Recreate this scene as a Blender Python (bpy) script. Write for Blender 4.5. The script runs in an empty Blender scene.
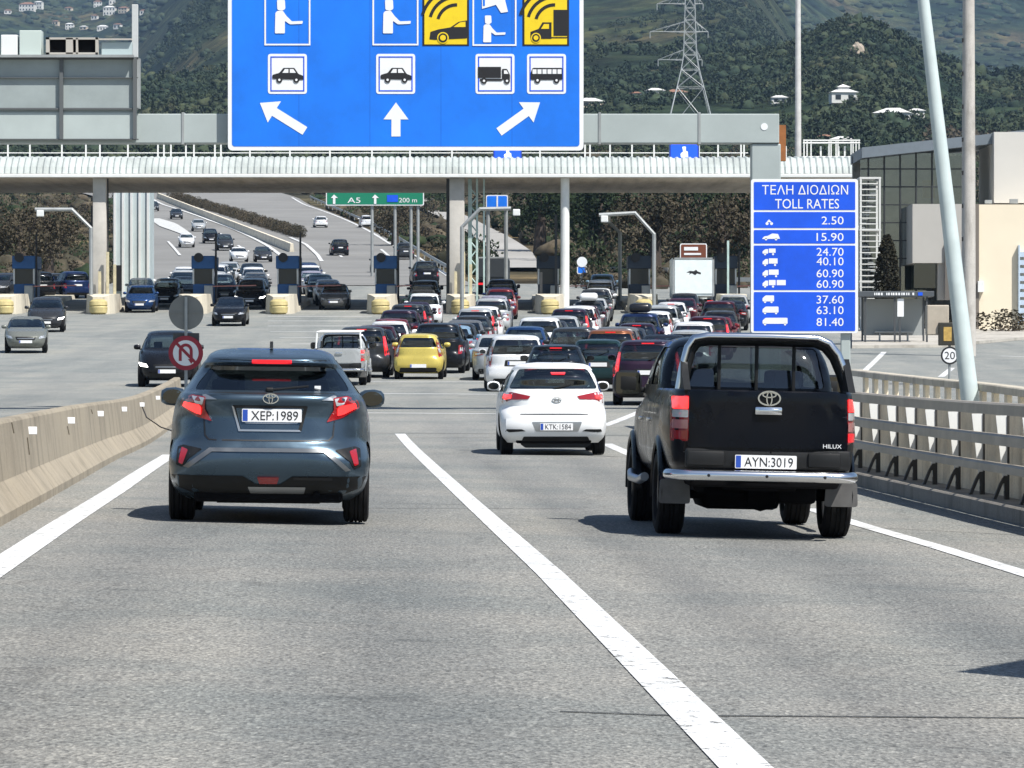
import bpy, bmesh, math, random
import numpy as np
from mathutils import Vector, Matrix, noise
from mathutils.bvhtree import BVHTree
from mathutils.geometry import delaunay_2d_cdt

random.seed(7); rng = np.random.default_rng(7)
SC = bpy.context.scene
COL = SC.collection
R = math.radians
F = 4200.0; CX = 512.0; HY = 371.0; CH = 1.34      # focal length in pixels, optical centre, horizon row, camera height

# ------------------------------------------------------------------ terrain profile
_pd = [-200, 0, 60, 75, 100, 135, 170, 215, 236, 290, 350, 420, 540, 700, 1000, 1300, 1700, 2200, 2700, 3500, 5000, 7500]
_pz = [0, 0, 0, 0.02, 0.32, 1.05, 2.05, 3.64, 4.62, 7.14, 9.5, 12.3, 19.6, 29, 53, 79, 120, 182, 252, 350, 560, 900]
_fd = np.arange(-200, 7500, 1.0)
_fz = np.interp(_fd, _pd, _pz)
_k = np.exp(-0.5*(np.arange(-24, 25)/9.0)**2); _k /= _k.sum()
_fz = np.convolve(np.pad(_fz, 24, mode='edge'), _k, mode='valid')
def zprof(y): return float(np.interp(y, _fd, _fz))
def sstep(a, b, x):
    t = min(1.0, max(0.0, (x-a)/(b-a))); return t*t*(3-2*t)
def G(x, y):
    """height of the paved ground"""
    return zprof(y) - 0.027*(min(max(x, -8), 9)+2.15)*(1-sstep(45, 78, y))
def unproj(px, py, lift=0.0):
    """point of the ground seen at a picture position"""
    a = (px-CX)/F; b = (HY-py)/F
    lo = 6.0; d = lo
    f = lambda t: CH+b*t-G(a*t, t)
    while d < 3000 and f(d) > 0:
        lo = d; d *= 1.03
    hi = d
    for _ in range(40):
        m = 0.5*(lo+hi)
        if f(m) > 0: lo = m
        else: hi = m
    return Vector((a*lo, lo, G(a*lo, lo)+lift))
def at(px, py, d): return Vector(((px-CX)*d/F, d, CH+(HY-py)*d/F))
YAW = math.atan((512-325)/F)                       # the near road heads a little left of the camera axis

# ------------------------------------------------------------------ materials
MATS = {}
def nt(name):
    m = bpy.data.materials.new(name); m.use_nodes = True
    return m, m.node_tree.nodes, m.node_tree.links, m.node_tree.nodes['Principled BSDF']
def mat(name, col, rough=0.5, metal=0.0, coat=0.0, emit=None, estr=1.0, spec=0.5, vary=0.0, vscale=3.0, bump=0.0, bscale=40.0):
    if name in MATS: return MATS[name]
    m, N, L, b = nt(name)
    b.inputs['Base Color'].default_value = (*col, 1)
    b.inputs['Roughness'].default_value = rough; b.inputs['Metallic'].default_value = metal
    b.inputs['Coat Weight'].default_value = coat; b.inputs['Coat Roughness'].default_value = 0.05
    b.inputs['Specular IOR Level'].default_value = spec
    if emit:
        b.inputs['Emission Color'].default_value = (*emit, 1); b.inputs['Emission Strength'].default_value = estr
    if vary > 0 or bump > 0:
        tc = N.new('ShaderNodeTexCoord')
    if vary > 0:
        n = N.new('ShaderNodeTexNoise'); n.inputs['Scale'].default_value = vscale; n.inputs['Detail'].default_value = 7; n.inputs['Roughness'].default_value = 0.65
        L.new(tc.outputs['Object'], n.inputs['Vector'])
        r = N.new('ShaderNodeMapRange'); r.inputs['From Min'].default_value = 0.3; r.inputs['From Max'].default_value = 0.7
        r.inputs['To Min'].default_value = 1-vary; r.inputs['To Max'].default_value = 1+vary*0.6
        L.new(n.outputs['Fac'], r.inputs['Value'])
        x = N.new('ShaderNodeVectorMath'); x.operation = 'SCALE'; x.inputs[0].default_value = col
        L.new(r.outputs['Result'], x.inputs['Scale']); L.new(x.outputs['Vector'], b.inputs['Base Color'])
    if bump > 0:
        n2 = N.new('ShaderNodeTexNoise'); n2.inputs['Scale'].default_value = bscale; n2.inputs['Detail'].default_value = 5
        L.new(tc.outputs['Object'], n2.inputs['Vector'])
        bp = N.new('ShaderNodeBump'); bp.inputs['Strength'].default_value = bump; bp.inputs['Distance'].default_value = 0.02
        L.new(n2.outputs['Fac'], bp.inputs['Height']); L.new(bp.outputs['Normal'], b.inputs['Normal'])
    MATS[name] = m
    return m
def paint_mat():
    m, N, L, b = nt('car_paint')
    oi = N.new('ShaderNodeObjectInfo'); L.new(oi.outputs['Color'], b.inputs['Base Color'])
    L.new(oi.outputs['Alpha'], b.inputs['Metallic']); b.inputs['Roughness'].default_value = 0.28
    b.inputs['Coat Weight'].default_value = 0.2; b.inputs['Coat Roughness'].default_value = 0.04; b.inputs['Specular IOR Level'].default_value = .15
    tc = N.new('ShaderNodeTexCoord'); n = N.new('ShaderNodeTexNoise'); n.inputs['Scale'].default_value = 3.5; n.inputs['Detail'].default_value = 8
    L.new(tc.outputs['Object'], n.inputs['Vector'])
    r = N.new('ShaderNodeMapRange'); r.inputs['From Min'].default_value = .3; r.inputs['From Max'].default_value = .75
    r.inputs['To Min'].default_value = .2; r.inputs['To Max'].default_value = .42
    L.new(n.outputs['Fac'], r.inputs['Value']); L.new(r.outputs['Result'], b.inputs['Roughness'])
    return m
def glass_mat(name, tint, refl=0.06):
    m = bpy.data.materials.new(name); m.use_nodes = True
    N = m.node_tree.nodes; L = m.node_tree.links; N.remove(N['Principled BSDF'])
    t = N.new('ShaderNodeBsdfTransparent'); t.inputs['Color'].default_value = (*tint, 1)
    g = N.new('ShaderNodeBsdfGlossy'); g.inputs['Roughness'].default_value = 0.03; g.inputs['Color'].default_value = (.9, .95, 1, 1)
    lw = N.new('ShaderNodeLayerWeight'); lw.inputs['Blend'].default_value = 0.25
    r = N.new('ShaderNodeMapRange'); r.inputs['To Min'].default_value = refl; r.inputs['To Max'].default_value = 0.7
    L.new(lw.outputs['Fresnel'], r.inputs['Value'])
    x = N.new('ShaderNodeMixShader'); L.new(r.outputs['Result'], x.inputs['Fac']); L.new(t.outputs[0], x.inputs[1]); L.new(g.outputs[0], x.inputs[2])
    L.new(x.outputs[0], N['Material Output'].inputs['Surface'])
    return m
PAINT = paint_mat()
GLASS = glass_mat('tinted_glass', (.30, .36, .37), 0.10)
GLASS_DK = glass_mat('privacy_glass', (.10, .12, .13), 0.09)
GLASS_CL = glass_mat('clear_glass', (.55, .62, .62), 0.08)
BLACK = mat('black_plastic', (.010, .011, .012), .55, vary=.4, spec=.3)
DARKIN = mat('dark_interior', (.006, .006, .007), .9, spec=.1)
CLOTH = mat('seat_cloth', (.035, .036, .04), .9)
RUBBER = mat('rubber', (.009, .009, .010), .85, vary=.5, vscale=9, spec=.25)
CHROME = mat('chrome', (.75, .76, .78), .18, 1.0)
SATIN = mat('satin_silver', (.42, .44, .46), .35, .8)
ALLOY = mat('alloy', (.35, .36, .38), .35, .9)
TAILRED = mat('tail_lens', (.30, .008, .012), .15, coat=1)
TAILLIT = mat('brake_lamp_lit', (.5, .01, .015), .2, coat=.5, emit=(1, .015, .03), estr=.45)
TAILCORE = mat('brake_lamp_core', (.6, .02, .02), .2, coat=.5, emit=(1, .035, .035), estr=1.5)
LENS = mat('clear_lens', (.62, .64, .67), .12, .3, coat=1)
HEADLIT = mat('headlamp_lit', (.9, .9, .9), .2, emit=(1, .98, .92), estr=4.0)
PLATEW = mat('plate_white', (.78, .79, .80), .4)
PLATEB = mat('plate_blue', (.02, .07, .38), .4)
INK = mat('ink_black', (.012, .012, .014), .5)
STEEL = mat('galvanised_steel', (.36, .38, .38), .5, .35, vary=.22, vscale=1.5)
GREYBOX = mat('grey_coated_panel', (.37, .42, .415), .5, vary=.10, vscale=.8)
WHITEP = mat('white_paint_metal', (.74, .76, .75), .45, vary=.10, vscale=1.2)
MINT = mat('mint_grey_pole', (.50, .58, .58), .5, vary=.12, vscale=2)
BEIGEP = mat('beige_grey_pole', (.46, .45, .43), .7, vary=.2, vscale=2.5)
CONC = mat('concrete', (.36, .31, .235), .9, vary=.25, vscale=.9, bump=.3, bscale=30)
CONCL = mat('pale_concrete', (.50, .48, .43), .9, vary=.2, vscale=.7, bump=.2, bscale=20)
SIGNBLUE = mat('sign_blue', (.0, .175, .80), .6, vary=.22, vscale=.55)
SIGNBLUED = mat('sign_deep_blue', (.0, .085, .70), .6, vary=.2, vscale=.9)
SIGNWHITE = mat('sign_white', (.78, .80, .82), .5, vary=.06)
SIGNYEL = mat('sign_yellow', (.80, .58, .01), .5, vary=.1)
SIGNGREEN = mat('sign_green', (.004, .20, .11), .5)
SIGNBROWN = mat('sign_brown', (.16, .045, .02), .5)
SIGNRED = mat('sign_red', (.30, .012, .03), .5)
BOOTHBLUE = mat('booth_blue', (.015, .10, .30), .5, vary=.2)
CUSHION = mat('cushion_yellow', (.56, .47, .22), .6, vary=.35, vscale=1.5)

# ------------------------------------------------------------------ mesh builder
class MB:
    def __init__(s): s.v = []; s.f = []; s.m = []
    def add(s, vs, fs, mi=0, mx=None):
        o = len(s.v)
        if mx is not None: vs = [mx @ Vector(v) for v in vs]
        s.v += [tuple(v) for v in vs]; s.f += [tuple(i+o for i in f) for f in fs]
        s.m += ([mi]*len(fs) if isinstance(mi, int) else list(mi)); return s
    def box(s, c, sz, mi=0, rz=0.0, bev=0.0, mx=None):
        bm = bmesh.new(); bmesh.ops.create_cube(bm, size=1)
        bmesh.ops.scale(bm, vec=sz, verts=bm.verts)
        if bev > 0: bmesh.ops.bevel(bm, geom=bm.edges[:], offset=min(bev, .45*min(sz)), segments=2, affect='EDGES', profile=.5)
        T = Matrix.Translation(c) @ Matrix.Rotation(rz, 4, 'Z')
        if mx is not None: T = mx @ T
        bm.verts.index_update()
        s.add([T @ v.co for v in bm.verts], [[v.index for v in f.verts] for f in bm.faces], mi); bm.free(); return s
    def cyl(s, p0, p1, r0, r1=None, n=14, mi=0, cap=True):
        if r1 is None: r1 = r0
        p0 = Vector(p0); p1 = Vector(p1); q = (p1-p0).to_track_quat('Z', 'Y')
        vs = []
        for p, r in ((p0, r0), (p1, r1)):
            for i in range(n):
                a = 2*math.pi*i/n; vs.append(p+q @ Vector((r*math.cos(a), r*math.sin(a), 0)))
        fs = [(i, (i+1) % n, n+(i+1) % n, n+i) for i in range(n)]
        if cap: fs += [tuple(range(n-1, -1, -1)), tuple(range(n, 2*n))]
        return s.add(vs, fs, mi)
    def tube(s, pts, r, n=10, mi=0):
        pts = [Vector(p) for p in pts]; rr = r if isinstance(r, (list, tuple)) else [r]*len(pts)
        vs = []; up = None
        for k, p in enumerate(pts):
            d = (pts[min(k+1, len(pts)-1)]-pts[max(k-1, 0)]).normalized()
            if up is None: up = Vector((0, 0, 1)) if abs(d.z) < .9 else Vector((0, 1, 0))
            u = (up-d*up.dot(d)).normalized(); w = d.cross(u); up = u
            for i in range(n):
                a = 2*math.pi*i/n; vs.append(p+u*(rr[k]*math.cos(a))+w*(rr[k]*math.sin(a)))
        fs = []
        for k in range(len(pts)-1):
            for i in range(n): fs.append((k*n+i, k*n+(i+1) % n, (k+1)*n+(i+1) % n, (k+1)*n+i))
        fs += [tuple(range(n-1, -1, -1)), tuple(range((len(pts)-1)*n, len(pts)*n))]
        return s.add(vs, fs, mi)
    def prism(s, pts, axis, a0, a1, mi=0):
        """2D outline extruded along x, y or z"""
        f = {'x': lambda p, t: (t, p[0], p[1]), 'y': lambda p, t: (p[0], t, p[1]), 'z': lambda p, t: (p[0], p[1], t)}[axis]
        n = len(pts)
        vs = [f(p, a0) for p in pts]+[f(p, a1) for p in pts]
        fs = [(i, (i+1) % n, n+(i+1) % n, n+i) for i in range(n)]+[tuple(range(n-1, -1, -1)), tuple(range(n, 2*n))]
        return s.add(vs, fs, mi)
    def plate(s, pts, y, th=.004, mi=0):
        """a thin flat shape facing -Y, outline in x and z"""
        return s.prism(pts, 'y', y-th, y, mi)
    def lathe(s, prof, axis='x', c=(0, 0, 0), n=24, mi=0):
        vs = []
        for (t, r) in prof:
            for i in range(n):
                a = 2*math.pi*i/n
                p = (t, r*math.cos(a), r*math.sin(a)) if axis == 'x' else (r*math.cos(a), t, r*math.sin(a)) if axis == 'y' else (r*math.cos(a), r*math.sin(a), t)
                vs.append((p[0]+c[0], p[1]+c[1], p[2]+c[2]))
        fs = []
        for k in range(len(prof)-1):
            for i in range(n): fs.append((k*n+i, k*n+(i+1) % n, (k+1)*n+(i+1) % n, (k+1)*n+i))
        fs += [tuple(range(n-1, -1, -1)), tuple(range((len(prof)-1)*n, len(prof)*n))]
        return s.add(vs, fs, mi)
    def mesh(s, name, mats, smooth=None, fix=True):
        me = bpy.data.meshes.new(name); me.from_pydata(s.v, [], s.f)
        for m in (mats if isinstance(mats, (list, tuple)) else [mats]): me.materials.append(m)
        me.polygons.foreach_set('material_index', s.m)
        if fix:
            bm = bmesh.new(); bm.from_mesh(me); bmesh.ops.recalc_face_normals(bm, faces=bm.faces); bm.to_mesh(me); bm.free()
        if smooth:
            me.shade_smooth(); me.set_sharp_from_angle(angle=R(smooth))
        me.update(); return me
    def build(s, name, mats, parent=None, smooth=None, fix=True):
        return link(name, s.mesh(name, mats, smooth, fix), parent)
def link(name, me, parent=None):
    o = bpy.data.objects.new(name, me); COL.objects.link(o)
    if parent is not None: o.parent = parent
    return o
def tag(o, label=None, cat=None, group=None, kind=None):
    if label: o['label'] = label
    if cat: o['category'] = cat
    if group: o['group'] = group
    if kind: o['kind'] = kind
    return o
def thing(name, label, cat, loc=(0, 0, 0), rz=0.0, group=None):
    o = bpy.data.objects.new(name, None); COL.objects.link(o); o.empty_display_size = .2
    o.location = loc; o.rotation_euler = (0, 0, rz)
    return tag(o, label, cat, group)
_tc = {}
def text2d(body, size=1.0, width=None, align='CENTER'):
    """flat lettering as (2D points, faces)"""
    key = body
    if key not in _tc:
        c = bpy.data.curves.new('lettering', 'FONT'); c.body = body; c.resolution_u = 3; c.offset = 0.0
        o = bpy.data.objects.new('lettering', c); COL.objects.link(o)
        dg = bpy.context.evaluated_depsgraph_get(); me = bpy.data.meshes.new_from_object(o.evaluated_get(dg))
        _tc[key] = ([tuple(v.co[:2]) for v in me.vertices], [tuple(p.vertices) for p in me.polygons])
        bpy.data.objects.remove(o); bpy.data.meshes.remove(me); bpy.data.curves.remove(c)
    vs, fs = _tc[key]
    a = np.array(vs); mn = a.min(0); mx = a.max(0)
    sc = size/max(mx[1]-mn[1], 1e-6); sx = sc if width is None else width/(mx[0]-mn[0])
    a = (a-mn)*[sx, sc]; w = (mx[0]-mn[0])*sx
    if align == 'CENTER': a[:, 0] -= w/2
    elif align == 'RIGHT': a[:, 0] -= w
    return a, fs
def add_text(mb, body, x, z, size, y, mi=0, width=None, align='CENTER', mx=None):
    a, fs = text2d(body, size, width, align)
    mb.add([(x+p[0], y, z+p[1]) for p in a], fs, mi, mx)
def circ(cx, cz, r, n=28, rz=None, a0=0, a1=2*math.pi, close=False):
    rz = rz or r; k = n if not close else n+1
    return [(cx+r*math.cos(a0+(a1-a0)*i/n), cz+rz*math.sin(a0+(a1-a0)*i/n)) for i in range(k)]
def rrect(x0, z0, x1, z1, r, n=4):
    p = []
    for (cx, cz, a) in ((x1-r, z1-r, 0), (x0+r, z1-r, 90), (x0+r, z0+r, 180), (x1-r, z0+r, 270)):
        for i in range(n+1):
            t = R(a+90*i/n); p.append((cx+r*math.cos(t), cz+r*math.sin(t)))
    return p
def rounded(pts, r, n=4):
    """round the corners of a 2D outline"""
    out = []; N = len(pts)
    for i in range(N):
        p0 = Vector(pts[i-1]); p1 = Vector(pts[i]); p2 = Vector(pts[(i+1) % N])
        a = (p0-p1); b = (p2-p1); q = min(r, a.length*.45, b.length*.45)
        s = p1+a.normalized()*q; e = p1+b.normalized()*q
        for k in range(n+1):
            t = k/n; out.append(tuple((1-t)**2*s+2*t*(1-t)*p1+t*t*e))
    return out
# ------------------------------------------------------------------ vehicles
def pchip(t, y, q):
    t = np.asarray(t, float); y = np.asarray(y, float); h = np.diff(t); d = np.diff(y)/h
    m = np.zeros_like(y)
    for i in range(1, len(y)-1):
        if d[i-1]*d[i] > 0:
            w1 = 2*h[i]+h[i-1]; w2 = h[i]+2*h[i-1]; m[i] = (w1+w2)/(w1/d[i-1]+w2/d[i])
    m[0] = d[0]; m[-1] = d[-1]
    k = np.clip(np.searchsorted(t, q)-1, 0, len(h)-1); s = (q-t[k])/h[k]
    return ((2*s**3-3*s**2+1)*y[k]+(s**3-2*s**2+s)*h[k]*m[k]+(-2*s**3+3*s**2)*y[k+1]+(s**3-s**2)*h[k]*m[k+1])
def plan(w, yr, yf, nr, nf, ym, M):
    t = np.linspace(0, 2*math.pi, 721); ym = .5*(yr+yf)
    c, s = np.cos(t), np.sin(t); n = np.where(s < 0, nr, nf)
    x = w*np.sign(c)*np.abs(c)**(2/n)
    y = ym+np.where(s > 0, (yf-ym), (ym-yr))*np.sign(s)*np.abs(s)**(2/n)
    L = np.concatenate([[0], np.cumsum(np.hypot(np.diff(x), np.diff(y)))])
    q = np.linspace(0, L[-1], M+1)[:-1]
    return np.interp(q, L, x), np.interp(q, L, y)
def shell(rows, ym, M=72):
    vs = []; fs = []
    for r in rows:
        x, y = plan(*r[1:4], r[4], r[5], ym, M); vs += [(x[i], y[i], r[0]) for i in range(M)]
    for k in range(len(rows)-1):
        for i in range(M): fs.append((k*M+i, k*M+(i+1) % M, (k+1)*M+(i+1) % M, (k+1)*M+i))
    for k, fl in ((0, True), (len(rows)-1, False)):
        c = len(vs); vs.append((0, (rows[k][2]+rows[k][3])/2, rows[k][0]))
        for i in range(M):
            a, b = k*M+i, k*M+(i+1) % M; fs.append((b, a, c) if fl else (a, b, c))
    return vs, fs
def bool_cut(me, cutters):
    for v, f in cutters:
        v = np.array([tuple(p) for p in v], float); good = None
        bb0 = np.array([q.co[:] for q in me.vertices]); lo_, hi_ = bb0.min(0)-.002, bb0.max(0)+.002
        for k in range(12):
            vv = v if k == 0 else v+np.random.default_rng(k).normal(0, .0012 if k < 6 else .004, v.shape if k > 2 else (1, 3))
            cm = bpy.data.meshes.new('tmp'); cm.from_pydata([tuple(p) for p in vv], [], f)
            bm = bmesh.new(); bm.from_mesh(cm); bmesh.ops.recalc_face_normals(bm, faces=bm.faces); bm.to_mesh(cm); bm.free()
            base = link('tmp_base', me); o = link('tmp_cut', cm)
            md = base.modifiers.new('b', 'BOOLEAN'); md.operation = 'DIFFERENCE'; md.solver = 'FAST' if k in (5, 9) else 'EXACT'; md.use_hole_tolerant = k in (3, 8); md.object = o
            dg = bpy.context.evaluated_depsgraph_get(); dg.update()
            out = bpy.data.meshes.new_from_object(base.evaluated_get(dg))
            bpy.data.objects.remove(o); bpy.data.objects.remove(base); bpy.data.meshes.remove(cm)
            if len(out.polygons) > .7*len(me.polygons):
                cc = np.array([q.co[:] for q in out.vertices])
                if (cc.min(0) > lo_).all() and (cc.max(0) < hi_).all(): good = out; break
            bpy.data.meshes.remove(out)
        if good is not None: me = good
        else: print('CUT FAILED', np.round(v.min(0), 2), np.round(v.max(0), 2))
    return me
def prism_vf(pts, axis, a0, a1):
    m = MB(); m.prism(pts, axis, a0, a1); return m.v, m.f
def cyl_vf(p0, p1, r, n=28):
    m = MB(); m.cyl(p0, p1, r, n=n); return m.v, m.f

class Car:
    def __init__(s, rows, ym, sub=4):
        a = np.array(rows, float); t = np.concatenate([[0], np.cumsum(np.linalg.norm(np.diff(a[:, :4], axis=0)*[1, .5, .5, .25], axis=1)+.01)])
        q = []
        for i in range(len(t)-1): q += list(np.linspace(t[i], t[i+1], sub, endpoint=False))
        q = np.array(q+[t[-1]])
        s.rows = np.stack([pchip(t, a[:, j], q) for j in range(6)], 1); s.ym = ym; s.parts = []
        s.v, s.f = shell(s.rows, ym); s.bvh = BVHTree.FromPolygons([Vector(p) for p in s.v], s.f)
    def w(s, z): return float(np.interp(z, s.rows[:, 0], s.rows[:, 1]))
    def yr(s, z): return float(np.interp(z, s.rows[:, 0], s.rows[:, 2]))
    def yf(s, z): return float(np.interp(z, s.rows[:, 0], s.rows[:, 3]))
    def cavity(s, z0, z1, t=.07, yb=None, yfz=None):
        r = s.rows[(s.rows[:, 0] > z0) & (s.rows[:, 0] < z1)][::2].copy()
        r[:, 1] = np.maximum(r[:, 1]-t, .05); r[:, 2] += t; r[:, 3] -= t
        if yb is not None: r[:, 2] = np.maximum(r[:, 2], yb)
        if yfz is not None: r[:, 3] = np.minimum(r[:, 3], yfz)
        return shell(r, s.ym, 40)
    def proj(s, p, side):
        ax, sg = side[0], (1 if side[1] == '+' else -1)
        o = Vector((p[0], sg*9, p[1])) if ax == 'y' else Vector((sg*5, p[0], p[1]))
        d = Vector((0, -sg, 0)) if ax == 'y' else Vector((-sg, 0, 0))
        h = s.bvh.ray_cast(o, d)
        return (h[0] if h[0] is not None else None), -d
    def patch(s, outline, side, off=.006, res=.05, depth=.02, mb=None, mi=0):
        """a piece of the bodywork's surface inside a drawn outline, standing off the shell, with a rim"""
        pts = []
        n = len(outline)
        for i in range(n):
            a = Vector(outline[i]); b = Vector(outline[(i+1) % n]); k = max(1, int((b-a).length/res))
            pts += [a.lerp(b, j/k) for j in range(k)]
        nb = len(pts); A = np.array([tuple(p) for p in pts])
        mn, mx = A.min(0), A.max(0); extra = []
        for gx in np.arange(mn[0]+res*.5, mx[0], res):
            for gz in np.arange(mn[1]+res*.5, mx[1], res):
                ins = False; j = nb-1
                for i in range(nb):
                    if (A[i, 1] > gz) != (A[j, 1] > gz) and gx < (A[j, 0]-A[i, 0])*(gz-A[i, 1])/(A[j, 1]-A[i, 1])+A[i, 0]: ins = not ins
                    j = i
                if ins and np.min(np.hypot(A[:, 0]-gx, A[:, 1]-gz)) > res*.35: extra.append(Vector((gx, gz)))
        res_ = delaunay_2d_cdt(pts+extra, [(i, (i+1) % nb) for i in range(nb)], [], 1, 1e-6)
        V2, F2 = res_[0], res_[2]
        hit = [s.proj(p, side) for p in V2]; out = []
        good = [i for i, h in enumerate(hit) if h[0] is not None]
        for i, h in enumerate(hit):
            if h[0] is None:
                g = min(good, key=lambda k: (V2[k]-V2[i]).length_squared)
                q = hit[g][0].copy()
                if side[0] == 'y': q.x, q.z = V2[i]; q -= h[1]*.06
                else: q.y, q.z = V2[i]
            else: q = h[0].copy()
            out.append(q+h[1]*off)
        m = mb or MB(); ec = {}
        for f in F2:
            for a, b in zip(f, f[1:]+f[:1]): ec[tuple(sorted((a, b)))] = ec.get(tuple(sorted((a, b))), 0)+1
        m.add(out, [tuple(f) for f in F2], mi)
        if depth > 0:
            be = [e for e, c in ec.items() if c == 1]; ids = sorted({i for e in be for i in e}); mp = {v: k for k, v in enumerate(ids)}
            vs = [out[i] for i in ids]+[out[i]-hit[i][1]*depth for i in ids]; K = len(ids)
            m.add(vs, [(mp[a], mp[b], K+mp[b], K+mp[a]) for a, b in be], mi)
        return m
    def part(s, name, me, parent=None, paint=False, xf=None, label=None):
        s.parts.append((name, me, parent, paint, xf, label)); return len(s.parts)-1
    def pp(s, name, outline, side, mt, off=.006, depth=.02, res=.05, parent=None, paint=False, smooth=40):
        return s.part(name, s.patch(outline, side, off, res, depth).mesh(name, mt, smooth), parent, paint)
def mirror2(o): return [(-x, z) for x, z in reversed(o)]

def wheel_mesh(r, w, name='wheel'):
    t = MB(); h = w/2
    t.lathe([(-h*.6, r*.62), (-h*.95, r*.70), (-h, r*.86), (-h*.86, r*.97), (-h*.62, r*.998), (-h*.60, r*.965), (-h*.52, r*.965), (-h*.50, r), (-h*.2, r), (-h*.18, r*.965), (-h*.10, r*.965), (-h*.08, r), (h*.08, r), (h*.10, r*.965), (h*.18, r*.965), (h*.2, r), (h*.50, r), (h*.52, r*.965), (h*.60, r*.965), (h*.62, r*.998), (h*.86, r*.97), (h, r*.86), (h*.95, r*.70), (h*.6, r*.62)], 'x', n=36)
    m = MB()
    m.lathe([(-h*.7, r*.66), (-h*.45, r*.6), (-h*.2, r*.2), (h*.2, r*.2), (h*.45, r*.6), (h*.7, r*.66)], 'x', n=28)
    for sg in (-1, 1):
        for k in range(5):
            a = 2*math.pi*k/5; ca, sa = math.cos(a), math.sin(a)
            m.box((sg*h*.55, ca*r*.36, sa*r*.36), (.03, .055, r*.58), 0, mx=None) if False else m.prism([(ca*r*.1-sa*.05, sa*r*.1+ca*.05), (ca*r*.62-sa*.035, sa*r*.62+ca*.035), (ca*r*.62+sa*.035, sa*r*.62-ca*.035), (ca*r*.1+sa*.05, sa*r*.1-ca*.05)], 'x', sg*h*.48, sg*h*.66)
    return t.mesh(name, RUBBER, 40), m.mesh('rim', ALLOY, 30)
def seat_mesh(w=.46, bench=False):
    m = MB()
    m.box((0, 0, .42), (w, .5, .16), bev=.05); m.box((0, -.24, .74), (w*.95, .13, .58), bev=.05)
    if bench:
        for x in (-w*.33, w*.33): m.box((x, -.26, 1.10), (.25, .09, .17), bev=.035)
    else:
        m.box((0, -.27, 1.13), (.26, .09, .19), bev=.035)
        for x in (-.05, .05): m.cyl((x, -.26, 1.0), (x, -.26, 1.1), .008, n=6)
    return m.mesh('seat', CLOTH, 40)
def mirror_mesh(sg, s=1.0):
    m = MB(); m.lathe([(-.105*s, .02), (-.10*s, .05*s), (-.06*s, .072*s), (.02, .078*s), (.075*s, .066*s), (.10*s, .04*s), (.105*s, .01)], 'x', (sg*.11*s, 0, .03), 16); m.box((sg*.0, .02, -.03), (.1, .05, .04), bev=.012)
    g = MB(); g.prism(circ(sg*.11*s, .03, .088*s, 20, .060*s), 'y', -.083*s, -.05*s)
    return m, g
def plate_mesh(txt, w=.52, h=.112):
    m = MB(); m.prism(rrect(-w/2, -h/2, w/2, h/2, .008), 'y', -.006, .006, 0)
    m.plate(rrect(-w/2+.006, -h/2+.006, -w/2+.05, h/2-.006, .004), -.006, .0015, 1)
    if txt: add_text(m, txt, .024, -.041, .08, -.0085, 2, width=w-.11)
    return m.mesh('number_plate', [PLATEW, PLATEB, INK])

def build_body(c, z_floor, cutters, arches, wr, t=.07, cav=None, solid=False):
    me = bpy.data.meshes.new('body'); me.from_pydata([tuple(v) for v in c.v], [], c.f)
    bm = bmesh.new(); bm.from_mesh(me); bmesh.ops.recalc_face_normals(bm, faces=bm.faces); bm.to_mesh(me); bm.free()
    cs = list(cutters)
    if cav: cs.insert(0, cav)
    for (y, x) in arches:
        for sg in (-1, 1): cs.append(cyl_vf((sg*(x-.30), y, wr), (sg*(x+.6), y, wr), wr+.055))
    me = bool_cut(me, cs)
    if not me.materials: me.materials.append(PAINT)
    me.materials.clear(); me.materials.append(PAINT); me.materials.append(DARKIN)
    for p in me.polygons:
        q = c.bvh.find_nearest(p.center)
        p.material_index = 1 if (q[3] is not None and q[3] > .012) else 0
    me.shade_smooth(); me.set_sharp_from_angle(angle=R(32)); return me

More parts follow.
